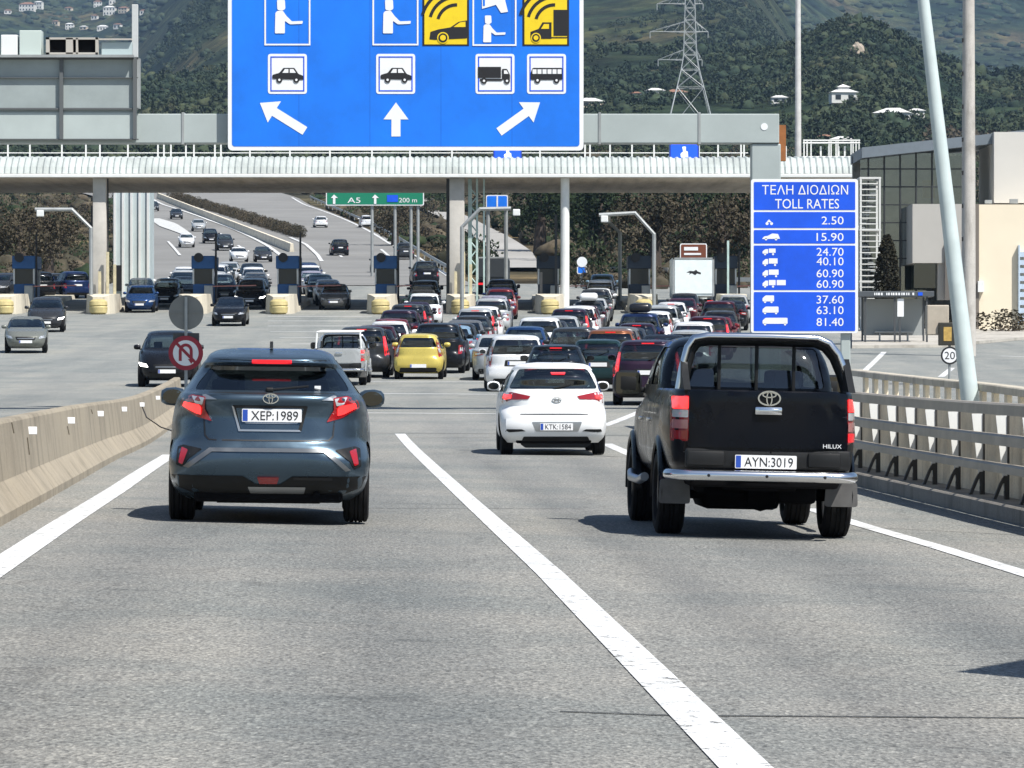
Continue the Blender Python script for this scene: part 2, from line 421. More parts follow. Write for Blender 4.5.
def std_car(rows, ym, wb, wr=.31, ww=.20, zb=.98, zt=1.38, cowl_z=1.03, rq=(.42, .30), fq=(.20, .12), splits=(1.15,), rw=(.12, .10), rz=None,
            tail='mid', plate_z=.78, txt='', lit=False, glass=None, rear=True, bars=False, tall_tail=False, head_lit=False, panes=None, lid=False):
    c = Car(rows, ym); glass = glass or GLASS
    rz0, rz1 = rz or (zb+.05, zt)
    rear_o = rounded([(-c.w(rz0)+rw[0], rz0), (c.w(rz0)-rw[0], rz0), (c.w(rz1)-rw[1], rz1), (-c.w(rz1)+rw[1], rz1)], .06)
    fz0 = cowl_z+.03
    front_o = rounded([(-c.w(fz0)+.09, fz0), (c.w(fz0)-.09, fz0), (c.w(zt)-.09, zt+.01), (-c.w(zt)+.09, zt+.01)], .06)
    yb0, yb1, yf0, yf1 = c.yr(zb)+rq[0], c.yr(zt)+rq[1], c.yf(max(zb, cowl_z))-fq[0], c.yf(zt)-fq[1]
    ys = [None]+list(splits)+[None]; side_o = []
    for i in range(len(ys)-1):
        a0, a1 = (yb0, yb1) if i == 0 else (ys[i]+.045, ys[i]+.045)
        b0, b1 = (yf0, yf1) if i == len(ys)-2 else (ys[i+1]-.045, ys[i+1]-.045)
        side_o.append(rounded([(a0, zb), (b0, zb), (b1, zt), (a1, zt)], .05))
    cut = [prism_vf(rear_o, 'y', -4, ym), prism_vf(front_o, 'y', ym, 7)]
    for o in side_o:
        for sg in (-1, 1): cut.append(prism_vf(o, 'x', min(sg*.3, sg*2), max(sg*.3, sg*2)))
    cav = c.cavity(zb-.42, zt+.055, yb=c.yr(zb)+.10, yfz=c.yf(cowl_z)-.05)
    track = max(c.w(.5), c.w(.6))-.035
    me = build_body(c, 0, cut, [(0, track), (wb, track)], wr, cav=cav)
    c.body = c.part('body', me, None, True)
    c.glass_i = c.pp('rear_window', rear_o, 'y-', glass, off=-.012, depth=0)
    c.pp('windshield', front_o, 'y+', GLASS_CL if glass is not GLASS_DK else GLASS, off=-.012, depth=0)
    for o in side_o:
        for sd in ('x-', 'x+'): c.pp('side_window', o, sd, glass, off=-.012, depth=0)
    wm, rm = wheel_mesh(wr, ww)
    for y in (0, wb):
        for sg in (-1, 1):
            i = c.part('wheel', wm, None, False, (sg*(track-ww/2+.005), y, wr)); c.part('rim', rm, i)
    for sg in (-1, 1):
        m, g = mirror_mesh(sg); yy = c.yf(cowl_z)-.40; zz = max(zb, cowl_z)+.02
        i = c.part('wing_mirror', m.mesh('wing_mirror', PAINT, 40), None, True, (sg*(c.w(zz)-.01), yy, zz)); c.part('mirror_glass', g.mesh('mirror_glass', GLASS_DK), i)
    sm = seat_mesh()
    yc = c.yf(cowl_z)
    for sg in (-1, 1): c.part('seat', sm, None, False, (sg*.36, yc-1.15, -.0+max(0, zb-.98)))
    c.part('seat', seat_mesh(1.2, True), None, False, (0, yc-2.0, max(0, zb-.98)))
    # front end
    zg = .62
    wg = c.w(zg)
    c.pp('grille', rounded([(-.36, .54), (.36, .54), (.42, .68), (-.42, .68)], .03), 'y+', BLACK, off=.006)
    c.pp('grille_bar', [(-.34, .60), (.34, .60), (.34, .622), (-.34, .622)], 'y+', SATIN, off=.012)
    c.pp('front_bumper_intake', rounded([(-.55, .27), (.55, .27), (.60, .42), (-.60, .42)], .03), 'y+', BLACK, off=.006)
    for sg in (-1, 1):
        o = rounded([(sg*(wg-.36), .60), (sg*(wg-.06), .63), (sg*(wg-.03), .745), (sg*(wg-.30), .70)], .02)
        c.pp('headlight', o if sg > 0 else o[::-1], 'y+', HEADLIT if head_lit else LENS, off=.008)
    yq = c.proj((0, .48), 'y+')[0].y+.012
    pm = plate_mesh(''); mm = pm.copy(); mm.transform(Matrix.Rotation(math.pi, 4, 'Z'))
    c.part('number_plate', mm, None, False, (0, yq, .48))
    if rear: std_rear(c, tail, plate_z, txt, lit, zb, rz0)
    return c
def std_rear(c, tail, plate_z, txt, lit, zb, rz0):
    red = TAILLIT if lit else TAILRED
    for sg in (-1, 1):
        if tail == 'tall':
            z0, z1 = .72, zb+.28; o = [(sg*(c.w(z0)-.16), z0), (sg*(c.w(z0)-.02), z0), (sg*(c.w(z1)-.02), z1), (sg*(c.w(z1)-.09), z1)]
        elif tail == 'wide':
            z0, z1 = .74, .92; o = [(sg*(c.w(z0)-.38), z0+.09), (sg*(c.w(z0)-.02), z0), (sg*(c.w(z1)-.015), z1), (sg*(c.w(z1)-.40), z1-.01)]
        else:
            z0, z1 = .66, .96; o = [(sg*(c.w(z0)-.22), z0), (sg*(c.w(z0)-.02), z0+.02), (sg*(c.w(z1)-.02), z1), (sg*(c.w(z1)-.20), z1)]
        o = rounded(o if sg > 0 else o[::-1], .03)
        i = c.pp('tail_light', o, 'y-', red, off=.008)
        cx = sum(p[0] for p in o)/len(o); cz = sum(p[1] for p in o)/len(o)
        c.pp('lamp_core', [((p[0]-cx)*.5+cx, (p[1]-cz)*.45+cz) for p in o], 'y-', TAILCORE if lit else LENS, off=.013, parent=i)
    c.pp('rear_bumper_trim', rounded([(-c.w(.3)+.16, .22), (c.w(.3)-.16, .22), (c.w(.4)-.22, .38), (-c.w(.4)+.22, .38)], .04), 'y-', BLACK, off=.006)
    zq = plate_z; y = c.proj((0, zq), 'y-')[0].y
    c.pp('plate_recess', rounded([(-.36, zq-.09), (.36, zq-.09), (.33, zq+.09), (-.33, zq+.09)], .02), 'y-', BLACK, off=.003, depth=.01)
    c.part('number_plate', plate_mesh(txt), None, False, (0, y-.016, zq))
    if lit:
        zt = c.rows[-1, 0]-.10; c.pp('brake_light', [(-.16, zt), (.16, zt), (.16, zt+.028), (-.16, zt+.028)], 'y-', TAILLIT, off=.01)
    # wiper and handle
    m = MB(); y1 = c.proj((0, rz0+.02), 'y-')[0]; y2 = c.proj((.28, rz0+.10), 'y-')[0]
    m.tube([y1+Vector((0, -.02, 0)), y2+Vector((0, -.02, 0))], .008, 6); c.part('rear_wiper', m.mesh('rear_wiper', BLACK))

def spawn(car, root, color, skip=(), only=None):
    """link a thing's parts under its Empty, sharing mesh data"""
    objs = []
    for (nm, me, par, paint, xf, lb) in car.parts:
        if nm in skip or (par is not None and objs[par] is None): objs.append(None); continue
        o = bpy.data.objects.new(nm, me); COL.objects.link(o)
        o.parent = root if par is None else objs[par]
        if xf is not None: o.location = xf
        if paint: o.color = color if len(color) == 4 else (*color, .25)
        if lb: o['label'] = lb
        objs.append(o)
    return objs

def rows_hatch(W=.875, H=1.50, yr=-.72, yf=3.25, cowl=2.35, roof_r=-.30, roof_f=1.15, belt=1.0, hood=.9, nr=4.2, nf=3.6, steep=.0):
    b = belt; h = H
    nr_ = nr; lo = 10.0
    return [(.20, W-.10, yr+.20, yf-.30, lo, nf), (.32, W-.025, yr+.05, yf-.09, lo, nf), (.48, W-.005, yr, yf, lo, nf), (.64, W, yr+.01, yf-.02, 7.5, nf),
            (.78, W-.005, yr+.04, yf-.12, nr, nf), (hood-.03, W-.012, yr+.06, yf-.42, nr, nf), (hood+.06, W-.03, yr+.08, cowl+.28, nr, nf), (b, W-.055, yr+.11, cowl, nr, nf),
            (b+.06, W-.075, yr+.15, cowl-.12, nr, nf), (b+(h-b)*.5, W-.155, yr*.55+roof_r*.45-.02, cowl*.55+roof_f*.45, nr, nf), (h-.11, W-.225, roof_r-.02, roof_f, nr-.4, nf),
            (h-.06, W-.27, roof_r-.02, roof_f-.15, 3.6, 3.4), (h-.025, W-.36, roof_r+.14, roof_f-.32, 3.2, 3), (h, W-.62, roof_r+.5, roof_f-.6, 2.6, 2.6)]
def rows_sedan(W=.88, H=1.45, yr=-1.0, yf=3.5, deck=.98):
    nr = 4.2; nf = 3.6; cowl = 2.45
    return [(.20, W-.10, yr+.20, yf-.30, nr, nf), (.32, W-.025, yr+.05, yf-.09, nr, nf), (.48, W-.005, yr, yf, nr, nf), (.66, W, yr+.01, yf-.03, nr, nf),
            (.80, W-.008, yr+.05, yf-.25, nr, nf), (.90, W-.02, yr+.06, cowl+.55, nr, nf), (.955, W-.04, yr+.07, cowl+.15, nr, nf), (deck, W-.06, yr+.20, cowl+.02, nr, nf),
            (deck+.025, W-.08, yr+.52, cowl-.06, nr, nf), (1.2, W-.16, -.12, 1.75, nr, nf), (H-.10, W-.235, .34, 1.15, 3.8, nf), (H-.05, W-.29, .50, .98, 3.4, 3.4), (H-.02, W-.38, .66, .84, 3.2, 3), (H, W-.62, .74, .78, 2.6, 2.6)]

PROTO = {}
PROTO['hatchback'] = std_car(rows_hatch(), 1.2, 2.52, splits=(1.15,), tail='mid')
PROTO['hatchback_braking'] = std_car(rows_hatch(W=.87, H=1.47, nr=3.8), 1.2, 2.50, splits=(1.1,), zt=1.35, tail='wide', lit=True, plate_z=.52, zb=.97)
PROTO['saloon'] = std_car(rows_sedan(), 1.2, 2.65, zb=.985, zt=1.33, cowl_z=1.0, rq=(.95, .22), splits=(1.05,), rz=(1.05, 1.34), tail='wide', plate_z=.72)
PROTO['suv'] = std_car(rows_hatch(W=.925, H=1.70, yr=-.80, yf=3.45, cowl=2.45, roof_r=-.55, roof_f=1.2, belt=1.12, hood=1.03, nr=5), 1.25, 2.66, wr=.36, ww=.225, zb=1.10, zt=1.57, cowl_z=1.15, splits=(.12, 1.15), rq=(.25, .22), tail='mid', plate_z=.86)
PROTO['suv_braking'] = std_car(rows_hatch(W=.92, H=1.66, yr=-.80, yf=3.45, cowl=2.45, roof_r=-.48, roof_f=1.2, belt=1.10, hood=1.0, nr=4.4), 1.25, 2.66, wr=.355, ww=.225, zb=1.08, zt=1.53, cowl_z=1.13, splits=(.15, 1.15), rq=(.25, .22), tail='tall', lit=True, plate_z=.84, glass=GLASS_DK)
PROTO['people_carrier'] = std_car(rows_hatch(W=.90, H=1.62, yr=-.85, yf=3.35, cowl=2.6, roof_r=-.60, roof_f=1.1, belt=1.03, hood=.98, nr=5), 1.2, 2.72, wr=.32, zb=1.02, zt=1.49, cowl_z=1.06, splits=(.1, 1.1), rq=(.22, .2), tail='tall', plate_z=.82)
PROTO['small_city_car'] = std_car(rows_hatch(W=.815, H=1.465, yr=-.53, yf=2.85, cowl=2.05, roof_r=-.32, roof_f=1.0, belt=1.0, hood=.95, nr=4.6), 1.0, 2.34, wr=.28, ww=.165, zb=.98, zt=1.34, splits=(.95,), rq=(.28, .22), rw=(.15, .13), tail='tall', lit=False, plate_z=.44, glass=GLASS_DK)
PROTO['oncoming_lit'] = std_car(rows_hatch(W=.92, H=1.66, yr=-.80, yf=3.45, cowl=2.45, roof_r=-.48, roof_f=1.2, belt=1.10, hood=1.0, nr=4.4), 1.25, 2.66, wr=.35, ww=.22, zb=1.08, zt=1.53, cowl_z=1.13, splits=(.15, 1.15), rq=(.25, .22), head_lit=True)
# ------------------------------------------------------------------ the three nearest vehicles
def emblem(kind, r=.07):
    m = MB()
    def ring(cx, cz, a, b, t):
        n = 28; o = circ(cx, cz, a, n, b); i = circ(cx, cz, a-t, n, b-t)
        vs = [(p[0], -.012, p[1]) for p in o]+[(p[0], -.012, p[1]) for p in i]+[(p[0], 0, p[1]) for p in o]+[(p[0], 0, p[1]) for p in i]
        fs = []
        for k in range(n):
            l = (k+1) % n; fs += [(k, l, n+l, n+k), (2*n+k, k, l, 2*n+l), (n+k, n+l, 3*n+l, 3*n+k)]
        m.add(vs, fs)
    if kind == 'ovals':
        ring(0, 0, r, r*.66, r*.13); ring(0, r*.30, r*.62, r*.27, r*.10); ring(0, -.02*r, r*.27, r*.62, r*.10)
    else:
        ring(0, 0, r, r*.6, r*.12)
        for x in (-.4, .4): m.plate([(r*(x-.14), -r*.42), (r*(x+.04), -r*.42), (r*(x+.16), r*.42), (r*(x-.02), r*.42)], 0, .01)
        m.plate([(-r*.4, -r*.10), (r*.4, -r*.02), (r*.4, r*.14), (-r*.4, r*.06)], 0, .01)
    return m.mesh('emblem', CHROME, 40)
def frame_fn(x0, y0, k, d0, px0, yl0, zg):
    """measured outline positions -> the vehicle's own x and z at depth yl from its rear axle"""
    X0 = (px0-CX)*(d0+yl0)/F
    def f(cx, cy, yl=-.75):
        d = d0+yl; px = x0+cx/k; py = y0+cy/k
        return ((px-CX)*d/F-(X0-math.tan(YAW)*(yl-yl0)), CH+(HY-py)*d/F-zg)
    return f
# ---- slate grey crossover
cp = frame_fn(140, 330, 3.838, 37.4, 267.5, -.8, 0.0)
def cps(pts, yl=-.75): return [cp(x, y, yl) for x, y in pts]
rows = [(.21, .76, -.50, 3.15, 10, 4), (.30, .85, -.70, 3.35, 10, 4), (.42, .885, -.80, 3.45, 9, 3.8), (.56, .90, -.845, 3.48, 7.5, 3.6), (.66, .90, -.83, 3.47, 5, 3.6),
        (.74, .90, -.79, 3.44, 4.0, 3.6), (.86, .895, -.765, 3.38, 3.9, 3.6), (.95, .88, -.75, 3.0, 3.8, 3.6), (1.03, .86, -.765, 2.6, 3.8, 3.6), (1.09, .835, -.79, 2.32, 3.8, 3.6),
        (1.13, .812, -.77, 2.22, 3.8, 3.6), (1.155, .795, -.64, 2.17, 3.8, 3.6), (1.25, .725, -.50, 1.9, 3.6, 3.6), (1.355, .65, -.34, 1.55, 3.6, 3.6), (1.385, .625, -.36, 1.45, 3.8, 3.6),
        (1.415, .60, -.40, 1.36, 4, 3.6), (1.445, .575, -.39, 1.28, 4, 3.6), (1.475, .56, -.26, 1.2, 3.8, 3.4), (1.507, .52, .02, 1.0, 3.6, 3), (1.530, .45, .22, .8, 3.4, 3), (1.543, .30, .4, .62, 3, 2.6)]
c = Car(rows, 1.2)
rear_o = rounded(cps([(203, 232), (797, 232), (783, 203), (738, 141), (266, 141), (217, 203)], -.45), .03)
front_o = rounded([(-.66, 1.12), (.66, 1.12), (.50, 1.40), (-.50, 1.40)], .06)
sides = [rounded([(.05, 1.14), (1.02, 1.06), (1.02, 1.38), (.25, 1.36)], .05), rounded([(1.12, 1.06), (1.95, 1.06), (1.35, 1.38), (1.12, 1.38)], .05)]
cut = [prism_vf(rear_o, 'y', -4, 1.2), prism_vf(front_o, 'y', .8, 7)]
for o in sides:
    for sg in (-1, 1): cut.append(prism_vf(o, 'x', min(sg*.3, sg*2), max(sg*.3, sg*2)))
me = build_body(c, 0, cut, [(0, .89), (2.64, .89)], .335, cav=c.cavity(.62, 1.45, yb=-.60, yfz=2.2))
b = c.part('body', me, None, True)
c.pp('rear_window', rear_o, 'y-', GLASS_DK, off=-.01, depth=0)
c.pp('windshield', front_o, 'y+', GLASS_CL, off=-.012, depth=0)
for o in sides:
    for sd in ('x-', 'x+'): c.pp('side_window', o, sd, GLASS_DK, off=-.012, depth=0)
wm, rm = wheel_mesh(.345, .225)
for y in (0, 2.64):
    for sg in (-1, 1):
        i = c.part('wheel', wm, None, False, (sg*.772, y, .345)); c.part('rim', rm, i)
for sg in (-1, 1):
    m, g = mirror_mesh(sg, 1.12)
    i = c.part('wing_mirror', m.mesh('wing_mirror', PAINT, 40), None, True, (sg*.80, 1.75, 1.06)); c.part('mirror_glass', g.mesh('mirror_glass', GLASS_DK), i)
sm = seat_mesh()
for sg in (-1, 1): c.part('seat', sm, None, False, (sg*.37, 1.05, .08))
c.part('seat', seat_mesh(1.2, True), None, False, (0, .22, .08))
# roof spoiler underside, high brake lamp, aerial
c.pp('spoiler_lip', rounded(cps([(248, 112), (410, 116), (580, 116), (746, 112), (768, 150), (722, 141), (282, 141), (234, 150)], -.42), .01), 'y-', BLACK, off=.006, depth=.03)
c.pp('brake_light', rounded(cps([(421, 114), (574, 114), (574, 130), (421, 130)], -.42), .008), 'y-', TAILLIT, off=.012, depth=.008)
m = MB(); m.prism([(-.12, 0), (.10, 0), (.03, .055), (-.02, .06)], 'x', -.014, .014); 
c.part('shark_fin_aerial', m.mesh('shark_fin_aerial', BLACK), None, False, (0, .32, 1.545))
# lamps
for sg in (1, -1):
    def Q(pts, yl=-.70):
        o = cps(pts, yl); return o if sg > 0 else mirror2(o)
    lamp = c.pp('tail_light', rounded(Q([(735, 258), (790, 250), (832, 268), (838, 296), (770, 335), (710, 352), (738, 305)]), .012), 'y-', TAILRED, off=.012, depth=.05)
    c.pp('lamp_core', rounded(Q([(752, 300), (760, 290), (822, 278), (828, 296), (775, 322), (752, 328)]), .01), 'y-', TAILCORE, off=.02, parent=lamp)
    c.pp('lamp_lens', rounded(Q([(740, 262), (790, 254), (776, 284), (748, 290)]), .01), 'y-', LENS, off=.016, parent=lamp)
    c.pp('lamp_bar', rounded(Q([(690, 268), (735, 248), (748, 250), (740, 268)]), .006), 'y-', SATIN, off=.008)
    c.pp('reflector_pocket', rounded(Q([(745, 458), (820, 444), (842, 452), (846, 520), (820, 530), (800, 500)], -.8), .01), 'y-', BLACK, off=.009, res=.03)
    c.pp('reflector', rounded(Q([(800, 462), (826, 452), (836, 512), (820, 520)], -.8), .01), 'y-', TAILRED, off=.017, res=.03)
    c.pp('shut_line', Q([(738, 346), (743, 346), (738, 408), (722, 424), (690, 426), (690, 421), (718, 419), (733, 404)], -.75), 'y-', INK, off=.0035, depth=.006)
c.pp('shut_line', cps([(310, 421), (690, 421), (690, 426), (310, 426)], -.75), 'y-', INK, off=.0035, depth=.006)
# tailgate shelf, number plate recess
rc = c.pp('plate_recess', rounded(cps([(346, 290), (638, 290), (614, 388), (374, 388)], -.75), .012), 'y-', BLACK, off=.004, depth=.012)
c.pp('recess_floor', rounded(cps([(362, 300), (622, 300), (602, 382), (382, 382)], -.75), .01), 'y-', PAINT, off=.007, depth=.006, paint=True, parent=rc)
c.pp('recess_rim', cps([(346, 292), (354, 296), (380, 382), (606, 382), (613, 389), (373, 389)], -.75), 'y-', SATIN, off=.009, depth=.01, parent=rc)
c.pp('plate_lamp_strip', rounded(cps([(395, 352), (602, 352), (598, 359), (400, 359)], -.75), .003), 'y-', SATIN, off=.014)
px, pz = cp(500, 328, -.78)
c.part('number_plate', plate_mesh('XEP:1989'), None, False, (px, c.proj((px, pz), 'y-')[0].y-.022, pz))
ex, ez = cp(495, 263, -.78)
c.part('emblem', emblem('ovals', .07), None, False, (ex, c.proj((ex, ez), 'y-')[0].y-.006, ez))
c.pp('tailgate_shelf', rounded(cps([(255, 240), (742, 240), (735, 252), (620, 246), (380, 246), (262, 252)], -.72), .004), 'y-', INK, off=.004, depth=.01)
# bumper: satin U trim, black lower cladding, fog lamp, skid panel
c.pp('bumper_trim', rounded(cps([(160, 526), (262, 453), (712, 453), (806, 536), (786, 541), (702, 468), (272, 468), (182, 533)], -.83), .006), 'y-', mat('dark_satin_trim', (.17, .18, .19), .35, .7), off=.010, depth=.02)
cl = c.pp('lower_cladding', rounded(cps([(112, 560), (392, 562), (440, 594), (535, 594), (580, 562), (868, 560), (846, 604), (742, 645), (640, 664), (342, 664), (238, 645), (134, 604)], -.84), .01), 'y-', BLACK, off=.008, depth=.06)
c.pp('fog_light', rounded(cps([(446, 566), (530, 566), (522, 592), (454, 592)], -.84), .006), 'y-', TAILRED, off=.014, depth=.03)
c.pp('skid_panel', rounded(cps([(410, 604), (632, 604), (626, 630), (420, 630)], -.84), .006), 'y-', SATIN, off=.014, depth=.03)
c.pp('sensor_strip', rounded(cps([(585, 566), (735, 566), (735, 576), (585, 576)], -.84), .003), 'y-', INK, off=.012, depth=.03)
m = MB(); m.box((0, .3, .25), (1.3, 1.9, .12), bev=.03); m.cyl((-.45, -.55, .27), (.45, -.55, .27), .09, n=12); m.cyl((.42, -.70, .26), (.42, -.30, .26), .03, n=10)
c.part('underbody', m.mesh('underbody', DARKIN))
m = MB(); y1 = c.proj((0, 1.175), 'y-')[0]; y2 = c.proj((.34, 1.20), 'y-')[0]; m.tube([y1+Vector((0, -.03, 0)), y2+Vector((0, -.03, .01))], .010, 6); m.box(y1+Vector((0, -.02, 0)), (.07, .06, .045), bev=.015); c.part('rear_wiper', m.mesh('rear_wiper', BLACK))
m = MB(); m.box((0, 0, 0), (.055, .004, .03)); q = c.proj((.42, 1.20), 'y-')[0]; c.part('sticker', m.mesh('sticker', SIGNWHITE), None, False, (.42, q.y-.006, 1.20))
PROTO['crossover'] = c

# ---- white hatchback
ip = frame_fn(460, 320, 5.12, 67.3, 552.8, -.65, -.01)
def ips(pts, yl=-.65): return [ip(x, y, yl) for x, y in pts]
rows = rows_hatch(W=.865, H=1.475, yr=-.70, yf=3.3, cowl=2.4, roof_r=-.36, roof_f=1.15, belt=1.02, hood=.92, nr=3.9)
c = std_car(rows, 1.2, 2.57, rear=False, splits=(1.15,), zb=1.0, zt=1.35, rw=(.085, .085), rz=(1.055, 1.375), glass=GLASS)
for sg in (1, -1):
    def Q(pts, yl=-.62):
        o = ips(pts, yl); return o if sg > 0 else mirror2(o)
    lamp = c.pp('tail_light', rounded(Q([(594, 392), (690, 372), (728, 374), (742, 400), (735, 432), (690, 412), (606, 408)]), .012), 'y-', TAILRED, off=.010, depth=.04)
    c.pp('lamp_core', rounded(Q([(690, 384), (728, 382), (734, 404), (724, 412), (692, 404)]), .012), 'y-', TAILCORE, off=.018, parent=lamp)
    c.pp('bumper_slot', rounded(Q([(620, 572), (640, 562), (718, 562), (724, 574), (700, 578)], -.68), .008), 'y-', BLACK, off=.006)
c.pp('brake_light', rounded(ips([(455, 270), (532, 270), (528, 282), (460, 282)], -.4), .006), 'y-', TAILLIT, off=.012, depth=.03)
c.pp('lower_bumper_insert', rounded(ips([(320, 600), (650, 600), (668, 640), (640, 658), (330, 658), (305, 640)], -.66), .02), 'y-', BLACK, off=.008, depth=.05)
c.pp('shut_line', ips([(300, 482), (650, 482), (650, 487), (300, 487)], -.66), 'y-', INK, off=.0035, depth=.006)
c.pp('plate_recess', rounded(ips([(362, 524), (620, 524), (600, 574), (382, 574)], -.68), .02), 'y-', SATIN, off=.003, depth=.006)
px, pz = ip(489, 549, -.70); c.part('number_plate', plate_mesh('KTK:1584'), None, False, (px, c.proj((px, pz), 'y-')[0].y-.016, pz))
ex, ez = ip(490, 412, -.66); c.part('emblem', emblem('h', .075), None, False, (ex, c.proj((ex, ez), 'y-')[0].y-.008, ez))
m = MB(); y1 = c.proj((0, 1.07), 'y-')[0]; y2 = c.proj((.3, 1.12), 'y-')[0]; m.tube([y1+Vector((0, -.02, 0)), y2+Vector((0, -.02, 0))], .009, 6); c.part('rear_wiper', m.mesh('rear_wiper', BLACK))
m = MB(); m.cyl((0, .1, 1.46), (0, -.02, 1.62), .006, .003, n=6); c.part('aerial', m.mesh('aerial', BLACK))
m = MB(); m.box((0, .3, .24), (1.2, 1.7, .10), bev=.03); m.cyl((-.45, -.45, .26), (.45, -.45, .26), .08, n=12); c.part('underbody', m.mesh('underbody', DARKIN))
PROTO['white_hatchback'] = c

# ---- black double-cab pickup (built once for the near one; the silver one in the queue shares it)
PD = 37.2
pf = frame_fn(600, 320, 3.339, PD, 763.6, -1.1, -.117)
def pps(pts, yl=-1.1): return [pf(x, y, yl) for x, y in pts]
zt_gate = pf(555, 236, -1.1)[1]
low = [(.52, .74, -1.02, 3.95, 9, 5), (.60, .80, -1.08, 4.0, 9, 5), (.75, .835, -1.10, 4.02, 8, 5), (.95, .845, -1.10, 4.0, 8, 5), (1.06, .84, -1.10, 3.85, 8, 5), (1.14, .83, -1.10, 3.2, 8, 5), (1.20, .815, -1.10, 2.95, 8, 5), (zt_gate-.02, .80, -1.10, 2.85, 8, 5), (zt_gate, .785, -1.085, 2.8, 8, 5)]
c = Car(low, 1.3)
low_c = c
cut = [prism_vf(rrect(-.70, -1.03, .70, .46, .05), 'z', .74, 3), prism_vf([(.70, .70), (2.6, .70), (2.45, 2.0), (.75, 2.0)], 'x', -.73, .73)]
me = build_body(c, 0, cut, [(0, .84), (3.085, .84)], .37)
c.part('body', me, None, True)
zr = pf(500, 50, .6)[1]
cab = [(zt_gate-.08, .81, .52, 2.95, 9, 4.5), (zt_gate, .805, .53, 2.80, 9, 4.5), (zt_gate+.18, .775, .58, 2.45, 8, 4.5), (zr-.14, .70, .66, 2.05, 7, 4.5), (zr-.07, .65, .72, 1.92, 5, 4), (zr-.03, .55, .86, 1.75, 4, 4), (zr, .25, 1.1, 1.5, 3, 3)]
k = Car(cab, 1.4)
rear_o = rounded([(-.70, zt_gate+.02), (.70, zt_gate+.02), (.63, zr-.11), (-.63, zr-.11)], .05)
front_o = rounded([(-.68, zt_gate+.06), (.68, zt_gate+.06), (.57, zr-.10), (-.57, zr-.10)], .05)
sides = [rounded([(.68, zt_gate+.03), (1.42, zt_gate+.03), (1.42, zr-.12), (.84, zr-.12)], .04), rounded([(1.52, zt_gate+.03), (2.52, zt_gate+.03), (1.98, zr-.12), (1.52, zr-.12)], .04)]
cut = [prism_vf(rear_o, 'y', -3, 1.4), prism_vf(front_o, 'y', 1.4, 7)]
for o in sides:
    for sg in (-1, 1): cut.append(prism_vf(o, 'x', min(sg*.3, sg*2), max(sg*.3, sg*2)))
cavr = k.rows[(k.rows[:, 0] < zr-.045)][::2].copy(); cavr[:, 1] -= .06; cavr[:, 2] += .06; cavr[:, 3] -= .06; cavr[0, 0] -= .05
me = build_body(k, 0, cut, [], .3, cav=shell(cavr, 1.4, 40))
c.part('cab', me, None, True)
c.part('rear_window', k.patch(rear_o, 'y-', -.01, .06, 0).mesh('rear_window', GLASS_CL, 40))
c.part('windshield', k.patch(front_o, 'y+', -.01, .06, 0).mesh('windshield', GLASS_CL, 40))
for o in sides:
    for sd in ('x-', 'x+'): c.part('side_window', k.patch(o, sd, -.01, .06, 0).mesh('side_window', GLASS, 40))
wm, rm = wheel_mesh(.375, .245)
for y in (0, 3.085):
    for sg in (-1, 1):
        i = c.part('wheel', wm, None, False, (sg*.735, y, .375)); c.part('rim', rm, i)
# flared arches: a swept lip round each wheel opening
for y in (0, 3.085):
    for sg in (-1, 1):
        m = MB(); pr = []
        for a in np.linspace(R(-8), R(188), 22):
            for (rr, xx) in ((.425, .78), (.42, .853), (.435, .868), (.485, .858), (.505, .835)): pr.append((sg*xx, y+rr*math.cos(a), .375+rr*math.sin(a)))
        m.add(pr, [(q*5+j, q*5+j+1, (q+1)*5+j+1, (q+1)*5+j) for q in range(21) for j in range(4)])
        c.part('wheel_arch', m.mesh('wheel_arch', PAINT, 40), None, True)
for sg in (-1, 1):
    m = MB(); m.box((sg*.15, 0, .02), (.26, .15, .24), bev=.075); m.box((0, .02, -.04), (.1, .06, .05), bev=.015)
    g = MB(); g.plate(rounded([(sg*.04, -.08), (sg*.265, -.08), (sg*.265, .12), (sg*.04, .12)][::sg], .03), -.068, .003)
    i = c.part('wing_mirror', m.mesh('wing_mirror', BLACK, 40), None, False, (sg*.80, 2.35, 1.30)); c.part('mirror_glass', g.mesh('mirror_glass', GLASS_DK), i)
for sg in (-1, 1):
    m = MB(); m.box((0, 0, .55), (.5, .5, .2), bev=.05); m.box((0, -.22, .92), (.48, .14, .62), bev=.05); m.box((0, -.26, zr-.42), (.27, .10, .22), bev=.04)
    c.part('seat', m.mesh('seat', CLOTH, 40), None, False, (sg*.38, 1.75, 0))
m = MB(); m.box((0, .95, .9), (1.25, .14, .60), bev=.05)
for x in (-.4, .4): m.box((x, .93, zt_gate+.10), (.25, .09, .16), bev=.03)
c.part('seat', m.mesh('seat', CLOTH, 40))
